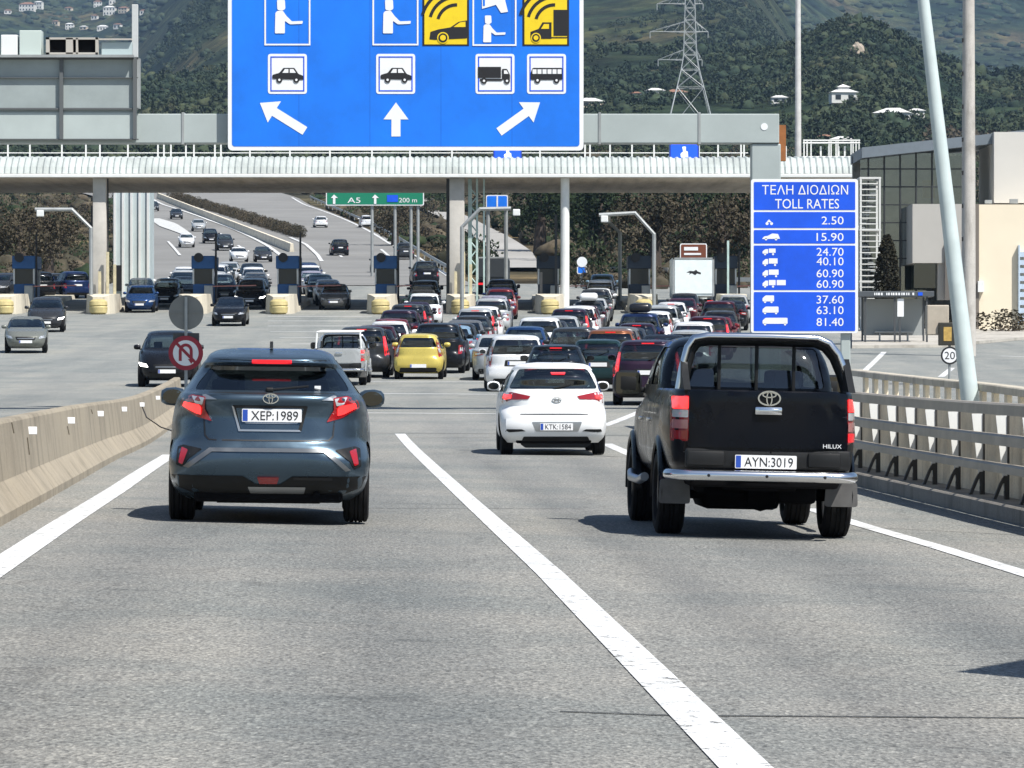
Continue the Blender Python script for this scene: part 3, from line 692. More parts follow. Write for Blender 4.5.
# tailgate and its furniture
tg = c.pp('tailgate', rounded(pps([(288, 240), (822, 240), (826, 428), (286, 428)]), .03), 'y-', PAINT, off=.012, depth=.05, paint=True)
hx, hz = pf(553, 303, -1.12)
m = MB(); m.box((0, 0, 0), (.235, .03, .07), bev=.012); m.box((0, -.018, .0), (.17, .012, .035), bev=.005); c.part('handle', m.mesh('handle', CHROME, 40), tg, False, (hx, -1.13, hz))
ex, ez = pf(555, 261, -1.12); c.part('emblem', emblem('ovals', .10), tg, False, (ex, -1.118, ez))
m = MB(); add_text(m, 'HILUX', 0, 0, .035, 0, 0, width=.16); sx, sz = pf(770, 424, -1.12); c.part('lettering', m.mesh('lettering', SIGNWHITE), tg, False, (sx, -1.118, sz))
for (o4) in ([(224, 258), (286, 258), (282, 306), (228, 306)], None):
    sg = 1 if o4 is None else -1
    def Q(y0, y1, a, b):
        o = [pf(x, y, -1.1) for x, y in ((a, y0), (b, y0), (b, y1), (a, y1))]
        return o
    A, B = (235, 288) if sg < 0 else (822, 866)
    lamp = c.pp('tail_light', rounded(Q(256, 410, A, B), .02), 'y-', TAILRED, off=.012, depth=.10)
    c.pp('brake_lamp', rounded(Q(260, 302, A+4, B-2), .012), 'y-', TAILCORE, off=.026, res=.03, parent=lamp)
    c.pp('reversing_lamp', rounded(Q(305, 330, A+4, B-2), .01), 'y-', LENS, off=.026, res=.03, parent=lamp)
    c.pp('turn_lamp', rounded(Q(338, 368, A+4, B-2), .01), 'y-', mat('turn_lens', (.42, .16, .16), .15, coat=1), off=.026, res=.03, parent=lamp)
    c.pp('lamp_reflector', rounded(Q(374, 404, A+4, B-2), .012), 'y-', TAILLIT if sg > 0 else TAILRED, off=.026, res=.03, parent=lamp)
x0, z0 = pf(280, 498, -1.12); x1, z1 = pf(832, 432, -1.12)
m = MB(); m.box(((x0+x1)/2, -1.05, (z0+z1)/2), (x1-x0, .10, z1-z0), bev=.02)
for a, b in ((285, 410), (690, 800)):
    xa, za = pf(a, 490, -1.14); xb, zb_ = pf(b, 440, -1.14); m.box(((xa+xb)/2, -1.10, (za+zb_)/2), (xb-xa, .05, zb_-za), bev=.018)
c.part('rear_bumper', m.mesh('rear_bumper', BLACK, 40))
px, pz = pf(549, 474, -1.16); c.part('number_plate', plate_mesh('AYN:3019', .53, .115), None, False, (px, -1.135, pz))
x0, z0 = pf(238, 520, -1.22); x1, z1 = pf(846, 524, -1.22)
m = MB(); zc = (z0+z1)/2; m.tube([(x0-.02, -.95, zc), (x0+.01, -1.12, zc), (x0+.06, -1.19, zc), (x0+.14, -1.21, zc), (x1-.14, -1.21, zc), (x1-.06, -1.19, zc), (x1-.01, -1.12, zc), (x1+.02, -.95, zc)], .047, 14)
tb = c.part('bumper_tube', m.mesh('bumper_tube', CHROME, 50))
m = MB()
for x in (-.5, 0, .5): m.cyl((x, -1.262, zc), (x, -1.25, zc), .014, n=8)
c.part('clamp_bolt', m.mesh('clamp_bolt', BLACK), tb)
for sg in (-1, 1):
    a, b = ((192, 298) if sg < 0 else (748, 860)); xa, za = pf(a, 536, -.5); xb, zb_ = pf(b, 618, -.5)
    m = MB(); m.prism(rounded([(xa, zb_), (xb, zb_), (xb-.01, za), (xa+.01, za)], .03), 'y', -.50, -.485); c.part('mud_flap', m.mesh('mud_flap', mat('mud_flap_rubber', (.10, .10, .10), .6, vary=.4)), None)
m = MB(); m.box((0, 1.2, .58), (1.3, 4.2, .12), bev=.03); m.cyl((-.7, 0, .37), (.7, 0, .37), .055, n=10); m.lathe([(-.16, .02), (-.12, .12), (0, .155), (.12, .12), (.16, .02)], 'x', (.08, 0, .37), 16)
m.lathe([(-.1, .12), (-.1, .32), (0, .35), (.1, .32), (.1, .12)], 'z', (0, -.62, .52), 24); m.cyl((-.55, -.9, .45), (-.55, .2, .45), .05, n=8); m.box((0, -.3, .56), (1.30, 1.5, .22), bev=.04); m.box((-.1, .4, .36), (.7, .9, .26), bev=.06); m.box((.35, .1, .40), (.35, 1.2, .2), bev=.05)
c.part('underbody', m.mesh('underbody', DARKIN, 40))
# styling hoop behind the cab and the window guard bars
hoop = [pf(x, y, .30) for x, y in ((252, 238), (263, 165), (280, 96), (300, 66), (345, 58), (555, 56), (712, 58), (752, 74), (782, 110), (809, 175), (826, 238))]
m = MB(); m.tube([(x, .30, z) for x, z in hoop], .038, 12); c.part('roll_bar', m.mesh('roll_bar', CHROME, 50))
hoop2 = [pf(x, y, .33) for x, y in ((266, 238), (277, 172), (293, 108), (312, 81), (350, 73), (555, 71), (705, 73), (740, 88), (769, 122), (796, 182), (812, 238))]
m = MB(); m.tube([(x, .36, z) for x, z in hoop2], .04, 12)
for s0 in (-1, 1):
    x, z = pf(266 if s0 < 0 else 812, 236, .3); m.prism([(.30, z), (.36, z+.30), (-.15, z)], 'x', x-.03, x+.03)
c.part('hoop_frame', m.mesh('hoop_frame', BLACK, 50))
for gpx in (385, 510, 635):
    x, z = pf(gpx, 236, .42); x2, z2 = pf(gpx, 84, .42); m = MB(); m.box((x, .42, (z+z2)/2), (.032, .03, z2-z), bev=.008); c.part('window_guard_bar', m.mesh('window_guard_bar', BLACK))
m = MB(); m.tube([(-.88, .95, .48), (-.90, 1.3, .44), (-.90, 2.3, .44), (-.88, 2.6, .48)], .04, 10); c.part('side_step', m.mesh('side_step', SATIN, 50))
m = MB(); m.tube([(.88, .95, .48), (.90, 1.3, .44), (.90, 2.3, .44), (.88, 2.6, .48)], .04, 10); c.part('side_step', m.mesh('side_step', SATIN, 50))
for sg in (-1, 1):
    m = MB(); m.box((sg*.853, 1.0, 1.0), (.03, .16, .03), bev=.008); m.box((sg*.853, 1.95, 1.0), (.03, .16, .03), bev=.008); c.part('door_handle', m.mesh('door_handle', CHROME))
    c.pp('headlight', rounded([(sg*.50, .82), (sg*.80, .86), (sg*.80, 1.0), (sg*.52, .98)][::sg], .02), 'y+', LENS, off=.008)
c.pp('grille', rounded([(-.42, .80), (.42, .80), (.42, 1.0), (-.42, 1.0)], .03), 'y+', CHROME, off=.006)
PROTO['pickup'] = c
HAZE = 0.000062
# ------------------------------------------------------------------ ground, roads, hills
def pxof(p): return (CX+F*p[0]/p[1], HY-F*(p[2]-CH)/p[1])
def terrain(x, y):
    b = G(x, y) if y < 150 else zprof(y)
    u = x/max(y, 1)*F+CX                                    # bearing
    if y > 900:
        wr = sstep(700, 880, u); wl = sstep(230, 90, u) if False else 1-sstep(60, 240, u)
        wgt = max(wr, .85*wl)
        far = float(np.interp(y, [900, 1500, 1800, 2300, 3000, 4200, 6000, 7500], [45, 97, 122, 128, 150, 340, 660, 900]))
        b = b*(1-wgt)+far*wgt
        a = sstep(900, 1500, y)
        b += a*(14*noise.noise(Vector((x/260, y/420, 0)))+9*noise.noise(Vector((x/90, y/160, 3)))+.018*y*noise.noise(Vector((x/700+5, y/900, 7))))
        b += wr*a*14*math.sin((u-760)/52)*(1-sstep(1900, 2600, y))
    return b
def near_drop(x, y):
    # below the paved sheets
    if y < 900: return .35*(1-sstep(840, 900, y))
    return 0
ys = [-60, -20, 10]+list(np.arange(30, 330, 15))+list(np.geomspace(330, 7200, 210))
xs = sorted(set(list(np.arange(-300, 301, 10.0))+[s*v for v in np.geomspace(315, 3200, 34) for s in (-1, 1)]))
mb = MB()
for y in ys:
    for x in xs: mb.v.append((x, y, terrain(x, y)-near_drop(x, y)))
nx = len(xs)
for j in range(len(ys)-1):
    for i in range(nx-1): mb.f.append((j*nx+i, j*nx+i+1, (j+1)*nx+i+1, (j+1)*nx+i)); mb.m.append(0)
def ramp(N, L, src, stops):
    r = N.new('ShaderNodeValToRGB'); e = r.color_ramp.elements
    while len(e) < len(stops): e.new(.5)
    for k, (p, c) in enumerate(stops): e[k].position = p; e[k].color = (*c, 1)
    L.new(src, r.inputs['Fac']); return r
def nz(N, L, vec, sc, det=6, ro=.6):
    n = N.new('ShaderNodeTexNoise'); n.inputs['Scale'].default_value = sc; n.inputs['Detail'].default_value = det; n.inputs['Roughness'].default_value = ro
    L.new(vec, n.inputs['Vector']); return n
def mixc(N, L, f, a, b, mode='MIX'):
    m = N.new('ShaderNodeMix'); m.data_type = 'RGBA'; m.blend_type = mode
    for s, v in (('Factor', f), (6, a), (7, b)):
        k = m.inputs[0] if s == 'Factor' else m.inputs[s]
        if hasattr(v, 'links'): L.new(v, k)
        else: k.default_value = v if s == 'Factor' else (*v, 1)
    return m.outputs[2]
def hill_mat():
    m, N, L, b = nt('scrub_hillside'); tc = N.new('ShaderNodeTexCoord'); v = tc.outputs['Object']
    n1 = nz(N, L, v, .0065, 8, .62); n2 = nz(N, L, v, .045, 9, .7); n3 = nz(N, L, v, .0028, 4, .5)
    c1 = ramp(N, L, n1.outputs['Fac'], [(.33, (.016, .032, .022)), (.48, (.034, .052, .028)), (.58, (.062, .070, .038)), (.70, (.10, .08, .05))])
    c2 = ramp(N, L, n2.outputs['Fac'], [(.36, (.18, .18, .18)), (.5, (.8, .8, .8)), (.64, (1.8, 1.7, 1.5))])
    c3 = ramp(N, L, n3.outputs['Fac'], [(.38, (.7, .8, .85)), (.62, (1.15, 1.05, .9))])
    sp = N.new('ShaderNodeSeparateXYZ'); L.new(v, sp.inputs[0]); my = N.new('ShaderNodeMapRange'); my.inputs['From Min'].default_value = 650; my.inputs['From Max'].default_value = 1150; L.new(sp.outputs['Y'], my.inputs['Value'])
    n7 = nz(N, L, v, .05, 6, .6); dry = ramp(N, L, n7.outputs['Fac'], [(.3, (.05, .05, .03)), (.5, (.12, .10, .065)), (.7, (.19, .16, .11))])
    o = mixc(N, L, my.outputs[0], dry.outputs[0], c1.outputs[0])
    n8 = nz(N, L, v, .011, 10, .7); bare = ramp(N, L, n8.outputs['Fac'], [(.60, (0, 0, 0)), (.66, (1, 1, 1))]); o = mixc(N, L, bare.outputs[0], o, (.13, .105, .075))
    o = mixc(N, L, 1.0, o, c2.outputs[0], 'MULTIPLY'); o = mixc(N, L, 1.0, o, c3.outputs[0], 'MULTIPLY')
    L.new(o, b.inputs['Base Color']); b.inputs['Roughness'].default_value = 1; b.inputs['Specular IOR Level'].default_value = .1
    bp = N.new('ShaderNodeBump'); bp.inputs['Strength'].default_value = .9; bp.inputs['Distance'].default_value = 6
    L.new(n2.outputs['Fac'], bp.inputs['Height']); L.new(bp.outputs['Normal'], b.inputs['Normal'])
    return m
tag(mb.build('ground', hill_mat(), smooth=60, fix=False), kind='structure')

def road_mat():
    m, N, L, b = nt('asphalt'); tc = N.new('ShaderNodeTexCoord'); v = tc.outputs['Object']
    sep = N.new('ShaderNodeSeparateXYZ'); L.new(v, sep.inputs[0])
    # colour of the surfacing: warm grey near, paler plaza slabs farther on
    mr = N.new('ShaderNodeMapRange'); mr.inputs['From Min'].default_value = 40; mr.inputs['From Max'].default_value = 150; L.new(sep.outputs['Y'], mr.inputs['Value'])
    base = mixc(N, L, mr.outputs[0], (.203, .204, .197), (.240, .250, .243))
    # exposed aggregate
    vo = N.new('ShaderNodeTexVoronoi'); vo.inputs['Scale'].default_value = 72; mpg = N.new('ShaderNodeMapping'); mpg.inputs['Rotation'].default_value = (0, 0, -YAW); mpg.inputs['Scale'].default_value = (1, .36, 1); L.new(v, mpg.inputs['Vector']); L.new(mpg.outputs[0], vo.inputs['Vector'])
    st = ramp(N, L, vo.outputs['Color'], [(.0, (.38, .38, .39)), (.28, (.80, .80, .80)), (.60, (1.0, 1.0, .98)), (.84, (1.20, 1.18, 1.15)), (1.0, (1.7, 1.67, 1.6))])
    nn = nz(N, L, mpg.outputs[0], 44, 5, .75)
    st2 = ramp(N, L, nn.outputs['Fac'], [(.30, (.30, .30, .30)), (.5, (1, 1, 1)), (.70, (1.75, 1.75, 1.72))])
    o = mixc(N, L, .8, base, st.outputs[0], 'MULTIPLY'); o = mixc(N, L, .85, o, st2.outputs[0], 'MULTIPLY')
    # wheel tracks and patches: noise stretched along the road
    mp = N.new('ShaderNodeMapping'); mp.inputs['Rotation'].default_value = (0, 0, -YAW); mp.inputs['Scale'].default_value = (.55, .035, 1); L.new(v, mp.inputs['Vector'])
    n4 = nz(N, L, mp.outputs[0], 1.0, 5, .6); k4 = ramp(N, L, n4.outputs['Fac'], [(.32, (.80, .82, .84)), (.5, (1, 1, 1)), (.66, (1.12, 1.10, 1.07))])
    o = mixc(N, L, 1.0, o, k4.outputs[0], 'MULTIPLY')
    n5 = nz(N, L, v, .33, 6, .65); k5 = ramp(N, L, n5.outputs['Fac'], [(.34, (.80, .84, .85)), (.55, (1.03, 1.02, 1.0)), (.72, (1.12, 1.09, 1.05))])
    o = mixc(N, L, 1.0, o, k5.outputs[0], 'MULTIPLY')
    # wheel tracks worn darker down both lanes, fading out at the plaza
    mpt = N.new('ShaderNodeMapping'); mpt.inputs['Rotation'].default_value = (0, 0, -YAW); L.new(v, mpt.inputs['Vector']); sx = N.new('ShaderNodeSeparateXYZ'); L.new(mpt.outputs[0], sx.inputs[0])
    mx_ = N.new('ShaderNodeMapRange'); mx_.inputs['From Min'].default_value = -4; mx_.inputs['From Max'].default_value = 6; L.new(sx.outputs['X'], mx_.inputs['Value'])
    W1, D1 = (1.06, 1.06, 1.05), (.80, .81, .82)
    kt = ramp(N, L, mx_.outputs[0], [(.17, W1), (.27, D1), (.345, W1), (.42, D1), (.52, W1), (.60, W1), (.635, D1), (.71, W1), (.785, D1), (.87, W1)])
    fd = N.new('ShaderNodeMapRange'); fd.inputs['From Min'].default_value = 55; fd.inputs['From Max'].default_value = 110; fd.inputs['To Min'].default_value = .9; fd.inputs['To Max'].default_value = 0; L.new(sep.outputs['Y'], fd.inputs['Value'])
    o = mixc(N, L, fd.outputs[0], o, kt.outputs[0], 'MULTIPLY')
    n6 = nz(N, L, v, 1.1, 4, .5); k6 = ramp(N, L, n6.outputs['Fac'], [(.26, (.62, .63, .64)), (.34, (1, 1, 1))]); o = mixc(N, L, .7, o, k6.outputs[0], 'MULTIPLY')
    # fine cracks
    vc = N.new('ShaderNodeTexVoronoi'); vc.feature = 'DISTANCE_TO_EDGE'; vc.inputs['Scale'].default_value = .16; L.new(mixv(N, L, v), vc.inputs['Vector'])
    kc = ramp(N, L, vc.outputs['Distance'], [(.0, (.62, .62, .62)), (.004, (.9, .9, .9)), (.008, (1, 1, 1))])
    o = mixc(N, L, .55, o, kc.outputs[0], 'MULTIPLY')
    L.new(o, b.inputs['Base Color']); b.inputs['Roughness'].default_value = .85; b.inputs['Specular IOR Level'].default_value = .35
    bp = N.new('ShaderNodeBump'); bp.inputs['Strength'].default_value = .55; bp.inputs['Distance'].default_value = .006
    L.new(vo.outputs['Distance'], bp.inputs['Height']); L.new(bp.outputs['Normal'], b.inputs['Normal'])
    return m
def mixv(N, L, v):
    n = nz(N, L, v, .4, 4, .6); a = N.new('ShaderNodeVectorMath'); a.operation = 'MULTIPLY_ADD'; L.new(n.outputs['Color'], a.inputs[0]); a.inputs[1].default_value = (3, 3, 0); L.new(v, a.inputs[2]); return a.outputs[0]
ASPH = road_mat()
def sheet(name, xr, yr, mt, lift=0.0, sx=4.0, sy=2.5):
    m = MB(); X = np.arange(xr[0], xr[1]+.01, sx); Y = np.arange(yr[0], yr[1]+.01, sy)
    for y in Y:
        for x in X: m.v.append((x, y, G(x, y)+lift))
    n = len(X)
    for j in range(len(Y)-1):
        for i in range(n-1): m.f.append((j*n+i, j*n+i+1, (j+1)*n+i+1, (j+1)*n+i)); m.m.append(0)
    return tag(m.build(name, mt, smooth=60, fix=False), kind='structure')
sheet('road', (-80, 80), (2, 302), ASPH)
def marking_mat():
    m, N, L, b = nt('road_paint'); tc = N.new('ShaderNodeTexCoord'); v = tc.outputs['Object']
    n = nz(N, L, v, 30, 6, .75); n2 = nz(N, L, v, 1.3, 5, .6)
    k = ramp(N, L, n.outputs['Fac'], [(.28, (.34, .34, .33)), (.42, (.60, .61, .61)), (.62, (.72, .73, .74))])
    k2 = ramp(N, L, n2.outputs['Fac'], [(.33, (.74, .74, .72)), (.6, (1, 1, 1))])
    L.new(mixc(N, L, 1.0, k.outputs[0], k2.outputs[0], 'MULTIPLY'), b.inputs['Base Color']); b.inputs['Roughness'].default_value = .7
    n3 = nz(N, L, v, 9, 9, .78); k3 = ramp(N, L, n3.outputs['Fac'], [(.385, (0, 0, 0)), (.43, (1, 1, 1))]); L.new(k3.outputs[0], b.inputs['Alpha'])
    return m
PAINTW = marking_mat()
PAINTW2 = mat('worn_road_paint', (.52, .53, .52), .8, vary=.3, vscale=2)
DARKSTRIP = mat('dark_strip', (.035, .036, .036), .7, vary=.4, vscale=4)
def strip_w(name, path, w, mt, lift=.006, step=2.0):
    """painted line of even width along ground points"""
    pts = []
    for a, b in zip(path, path[1:]):
        k = max(1, int((b-a).length/step)); pts += [a.lerp(b, i/k) for i in range(k)]
    pts.append(path[-1]); vs = []
    for i, p in enumerate(pts):
        d = pts[min(i+1, len(pts)-1)]-pts[max(i-1, 0)]; n = Vector((-d.y, d.x)).normalized()*w/2
        for s in (1, -1):
            x, y = p.x+s*n.x, p.y+s*n.y; vs.append((x, y, G(x, y)+lift))
    m = MB(); m.add(vs, [(2*i, 2*i+1, 2*i+3, 2*i+2) for i in range(len(pts)-1)])
    return tag(m.build(name, mt, fix=False), kind='structure')
def upath(pp): return [unproj(*p) for p in pp]
cl = upath([(400, 434), (450, 483), (550, 574), (655, 678), (745, 768)]); cl.append(cl[-1]+(cl[-1]-cl[-2])*1.0)
strip_w('lane_marking', cl, .20, PAINTW)
ll = upath([(170, 455), (120, 488), (60, 526), (0, 566)]); ll.append(ll[-1]+(ll[-1]-ll[-2])*3)
strip_w('edge_marking', ll, .23, PAINTW)
rl = upath([(810, 509), (860, 525), (940, 548), (1024, 574)]); rl.append(rl[-1]+(rl[-1]-rl[-2])*2.5)
strip_w('edge_marking', rl, .19, PAINTW)
for pp, w in (([(365, 413), (498, 414)], .32), ([(372, 393.5), (497, 394.5)], .32), ([(366, 382), (492, 382)], .30), ([(604, 426), (642, 411)], .22), ([(606, 444), (634, 456)], .22),
              ([(860, 375), (884, 352)], .22), ([(941, 377), (952, 368)], .22), ([(1000, 356), (1030, 357)], .25)):
    strip_w('bar_marking', upath(pp), w, PAINTW)
for py in (308, 312, 316.5, 321, 326, 331.5, 337.5, 344, 351):
    strip_w('rumble_marking', upath([(268+max(0, py-330)*1.6, py), (372-max(0, py-330)*.9, py)]), .38, PAINTW)
for py in (316, 322, 329, 337):
    strip_w('rumble_marking', upath([(428, py), (470, py)]), .30, PAINTW2); strip_w('rumble_marking', upath([(520, py), (566, py)]), .30, PAINTW2)
for pp, w in (([(366, 433), (500, 434), (640, 436)], .10), ([(372, 437), (497, 438)], .06), ([(560, 712), (668, 716), (1100, 719)], .035), ([(240, 508), (560, 509)], .03), ([(380, 503), (470, 505)], .03), ([(500, 452), (640, 458)], .10), ([(860, 527), (1030, 536)], .03)):
    strip_w('dark_strip', upath(pp), w, DARKSTRIP, lift=.004)  # dark strips across the road: joints, plus one thin line nearer the camera

# roads beyond the toll, climbing and bending left
def zroad(x, y, lift): return terrain(x, y)+lift
def band(name, L_, R_, mt, lift, n=60, cols=5):
    """L_, R_: (picture x, distance) along each edge"""
    dl = sorted(L_, key=lambda p: p[1]); dr = sorted(R_, key=lambda p: p[1])
    d0 = max(dl[0][1], dr[0][1]); d1 = min(dl[-1][1], dr[-1][1]); vs = []
    D = np.linspace(d0, d1, n)
    for d in D:
        a = np.interp(d, [p[1] for p in dl], [p[0] for p in dl]); b = np.interp(d, [p[1] for p in dr], [p[0] for p in dr])
        for k in range(cols):
            px = a+(b-a)*k/(cols-1); x = (px-CX)*d/F; vs.append((x, d, zroad(x, d, lift)))
    m = MB(); m.add(vs, [(j*cols+i, j*cols+i+1, (j+1)*cols+i+1, (j+1)*cols+i) for j in range(n-1) for i in range(cols-1)])
    return tag(m.build(name, mt, smooth=60, fix=False), kind='structure')
def dof(py): return unproj(400, py).y
def dl_(pp): return [(p[0], dof(p[1])) for p in pp]
ASPH2 = mat('pale_worn_asphalt', (.205, .203, .194), .9, vary=.22, vscale=.06)
ASPH3 = mat('concrete_road', (.33, .32, .30), .9, vary=.15, vscale=.05)
band('road', dl_([(110, 286), (130, 262), (136, 240), (128, 219), (108, 200), (70, 190)]), dl_([(345, 286), (332, 262), (318, 246), (262, 222), (206, 199), (165, 190)]), ASPH2, .015)
band('road', dl_([(326, 286), (318, 258), (302, 244), (250, 222), (200, 200), (160, 190)]), dl_([(475, 286), (452, 276), (400, 246), (365, 228), (298, 198), (270, 190)]), ASPH2, .05)
band('road', dl_([(500, 268), (486, 256), (478, 240), (452, 224), (424, 210), (400, 196)]), dl_([(545, 268), (532, 252), (514, 240), (488, 227), (462, 214), (430, 196)]), ASPH3, .05)
def line_band(pp, w, mt=PAINTW):
    L_ = []; R_ = []
    for x, y in pp:
        d = dof(y); h = w*F/d/2; L_.append((x-h, d)); R_.append((x+h, d))
    band('edge_marking', L_, R_, mt, .09, n=50, cols=2)
line_band([(300, 266), (267, 246), (210, 221), (146, 196)], .45)
line_band([(448, 277), (420, 259), (389, 244), (362, 228), (292, 198)], .35)
line_band([(322, 262), (318, 256), (306, 245), (290, 238)], .4)
line_band([(395, 268), (388, 256), (381, 250)], .3)
for pp in ([(180, 256), (168, 242)], [(194, 238), (172, 226), (150, 219)], [(246, 252), (238, 246)], [(228, 238), (220, 234)], [(300, 232), (292, 229)], [(342, 258), (338, 254)]):
    line_band(pp, .3)
band('gore_marking', dl_([(192, 239), (160, 227), (148, 219)]), dl_([(196, 238.5), (176, 224), (152, 217)]), PAINTW2, .10, n=12, cols=2)

# sky and light
SUN_AZ = R(136); SUN_EL = R(56)        # measured from +Y (ahead) clockwise to the right: the sun is high, right and behind
sd = Vector((math.sin(SUN_AZ)*math.cos(SUN_EL), math.cos(SUN_AZ)*math.cos(SUN_EL), math.sin(SUN_EL)))
w = bpy.data.worlds.new('World'); SC.world = w; w.use_nodes = True
sk = w.node_tree.nodes.new('ShaderNodeTexSky'); sk.sky_type = 'NISHITA'; sk.sun_disc = False
sk.sun_elevation = SUN_EL; sk.sun_rotation = SUN_AZ; sk.altitude = 20; sk.air_density = 1.0; sk.dust_density = .6
w.node_tree.links.new(sk.outputs[0], w.node_tree.nodes['Background'].inputs[0]); w.node_tree.nodes['Background'].inputs[1].default_value = .075
sl = bpy.data.lights.new('sun', 'SUN'); sl.energy = 5.0; sl.angle = R(.53); sl.color = (1, .955, .89)
so = bpy.data.objects.new('sun', sl); COL.objects.link(so); so.rotation_euler = (-sd).to_track_quat('-Z', 'Y').to_euler()
cam = bpy.data.cameras.new('camera'); co = bpy.data.objects.new('camera', cam); COL.objects.link(co)
cam.sensor_width = 36; cam.lens = F*36/1024; cam.clip_start = .5; cam.clip_end = 20000
co.location = (0, 0, CH); co.rotation_euler = (R(90)-math.atan((384-HY)/F), 0, 0); SC.camera = co
SC.view_settings.view_transform = 'Standard'; SC.view_settings.look = 'None'; SC.view_settings.exposure = 0.55; SC.view_settings.gamma = 1
SC.render.engine = 'CYCLES'; SC.cycles.use_denoising = True; SC.cycles.max_bounces = 6; SC.cycles.transparent_max_bounces = 12; SC.cycles.volume_bounces = 0
# ------------------------------------------------------------------ barriers and rails
def resample(path, step):
    L = [0]
    for a, b in zip(path, path[1:]): L.append(L[-1]+(b-a).length)
    n = max(2, int(L[-1]/step)+1); out = []
    for s in np.linspace(0, L[-1], n):
        out.append(Vector([float(np.interp(s, L, [p[k] for p in path])) for k in range(3)]))
    return out
def normals(pts):
    out = []
    for i in range(len(pts)):
        d = pts[min(i+1, len(pts)-1)]-pts[max(i-1, 0)]; out.append(Vector((d.y, -d.x, 0)).normalized())
    return out                                        # points to the right when walking along the path
def sweep(mb, pts, sec, mi=0, side=1, ground=True):
    ns = normals(pts); k = len(sec); vs = []
    for p, n in zip(pts, ns):
        for (o, z) in sec: q = p+n*(o*side); vs.append((q.x, q.y, p.z+z))
    fs = [(i*k+j, i*k+(j+1) % k, (i+1)*k+(j+1) % k, (i+1)*k+j) for i in range(len(pts)-1) for j in range(k)]
    fs += [tuple(range(k)), tuple(range((len(pts)-1)*k, len(pts)*k))]
    mb.add(vs, fs, mi)
def conc_mat(name, col):
    m, N, L, b = nt(name); tc = N.new('ShaderNodeTexCoord'); v = tc.outputs['Object']
    n1 = nz(N, L, v, .8, 8, .65); mp = N.new('ShaderNodeMapping'); mp.inputs['Scale'].default_value = (1.2, 1.2, .12); L.new(v, mp.inputs[0]); n2 = nz(N, L, mp.outputs[0], 2.2, 6, .7); n3 = nz(N, L, v, 40, 4, .6)
    k1 = ramp(N, L, n1.outputs['Fac'], [(.3, (.68, .67, .65)), (.5, (1, 1, 1)), (.72, (1.14, 1.13, 1.1))]); k2 = ramp(N, L, n2.outputs['Fac'], [(.32, (.62, .61, .6)), (.48, (1, 1, 1)), (.7, (1.06, 1.06, 1.05))])
    k3 = ramp(N, L, n3.outputs['Fac'], [(.35, (.86, .86, .86)), (.6, (1.05, 1.05, 1.05))])
    o = mixc(N, L, 1.0, col, k1.outputs[0], 'MULTIPLY'); o = mixc(N, L, .9, o, k2.outputs[0], 'MULTIPLY'); o = mixc(N, L, 1.0, o, k3.outputs[0], 'MULTIPLY')
    L.new(o, b.inputs['Base Color']); b.inputs['Roughness'].default_value = .9
    bp = N.new('ShaderNodeBump'); bp.inputs['Strength'].default_value = .35; bp.inputs['Distance'].default_value = .01; L.new(n3.outputs['Fac'], bp.inputs['Height']); L.new(bp.outputs['Normal'], b.inputs['Normal'])
    return m
CONCB = conc_mat('barrier_concrete', (.305, .266, .203)); CONCP = conc_mat('parapet_concrete', (.74, .67, .54)); CONCI = conc_mat('island_concrete', (.55, .51, .42))
CONCW = conc_mat('white_render', (.74, .73, .70)); CREAM = conc_mat('cream_render', (.80, .72, .58))
toe = upath([(165, 433), (120, 458), (80, 481), (40, 504), (0, 527)])
d_ = (toe[0]-toe[1]).normalized(); far = [toe[0]+d_*18]; near = [toe[-1]-d_*24]
path = resample(far+toe+near, 1.5)
path = [Vector((p.x, p.y, G(p.x, p.y))) for p in path]
root = thing('concrete_barrier', 'tan concrete median barrier with white reflectors left of the slate grey crossover', 'barrier', path[0])
m = MB(); sweep(m, path, [(0, 0), (.0, .08), (-.16, .30), (-.215, .80), (-.235, .83), (-.36, .83), (-.38, .80), (-.435, .30), (-.60, .08), (-.60, 0)], side=-1)
o = m.build('wall', CONCB, root, smooth=25); o.location = -root.location
ns = normals(path)
fine = resample(path, .05); fn = normals(fine)
for (qx, qy, gz) in ((29, 444, .68), (68, 436, .68), (98, 428, .68), (122, 420.5, .68), (140, 413.5, .68), (156, 408, .68), (-16, 455, .68)):
    i = min(range(len(fine)), key=lambda k: abs(pxof(fine[k]+fn[k]*.20+Vector((0, 0, gz)))[0]-qx))
    p = fine[i]+fn[i]*.195; t = (fine[min(i+1, len(fine)-1)]-fine[max(0, i-1)]).normalized()
    m = MB(); m.box((0, 0, 0), (.15, .02, .075), bev=.004)
    r = m.build('reflector', SIGNWHITE, root); r.location = p+Vector((0, 0, gz))-root.location; r.rotation_euler = (0, 0, 0.25)
m = MB()
for (qx, z0, z1, dy) in ((26, .62, .45, 0), (66, .62, .52, 0), (10, .80, .70, .0), (90, .76, .70, 0)):
    i = min(range(len(fine)), key=lambda k: abs(pxof(fine[k]+fn[k]*.20+Vector((0, 0, z0)))[0]-qx)); p = fine[i]
    m = MB(); m.cyl(p+fn[i]*.185+Vector((0, 0, z0)), p+fn[i]*.165+Vector((0, 0, z1)), .006, n=5)
    o = m.build('rust_streak', mat('dark_stain', (.09, .075, .05), .9), root); o.location = -root.location
i = min(range(len(fine)), key=lambda k: abs(pxof(fine[k])[0]-152)); p = fine[i]
m = MB(); m.tube([p+fn[i]*.2+Vector((0, -.1, .72)), p+fn[i]*.12+Vector((.05, -.3, .45)), p+fn[i]*.02+Vector((.25, -.8, .28)), p+Vector((.5, -1.5, .22))], .012, 6)
tag(m.build('loose_cable', INK), 'black cable hanging off the far end of the tan concrete barrier', 'cable')
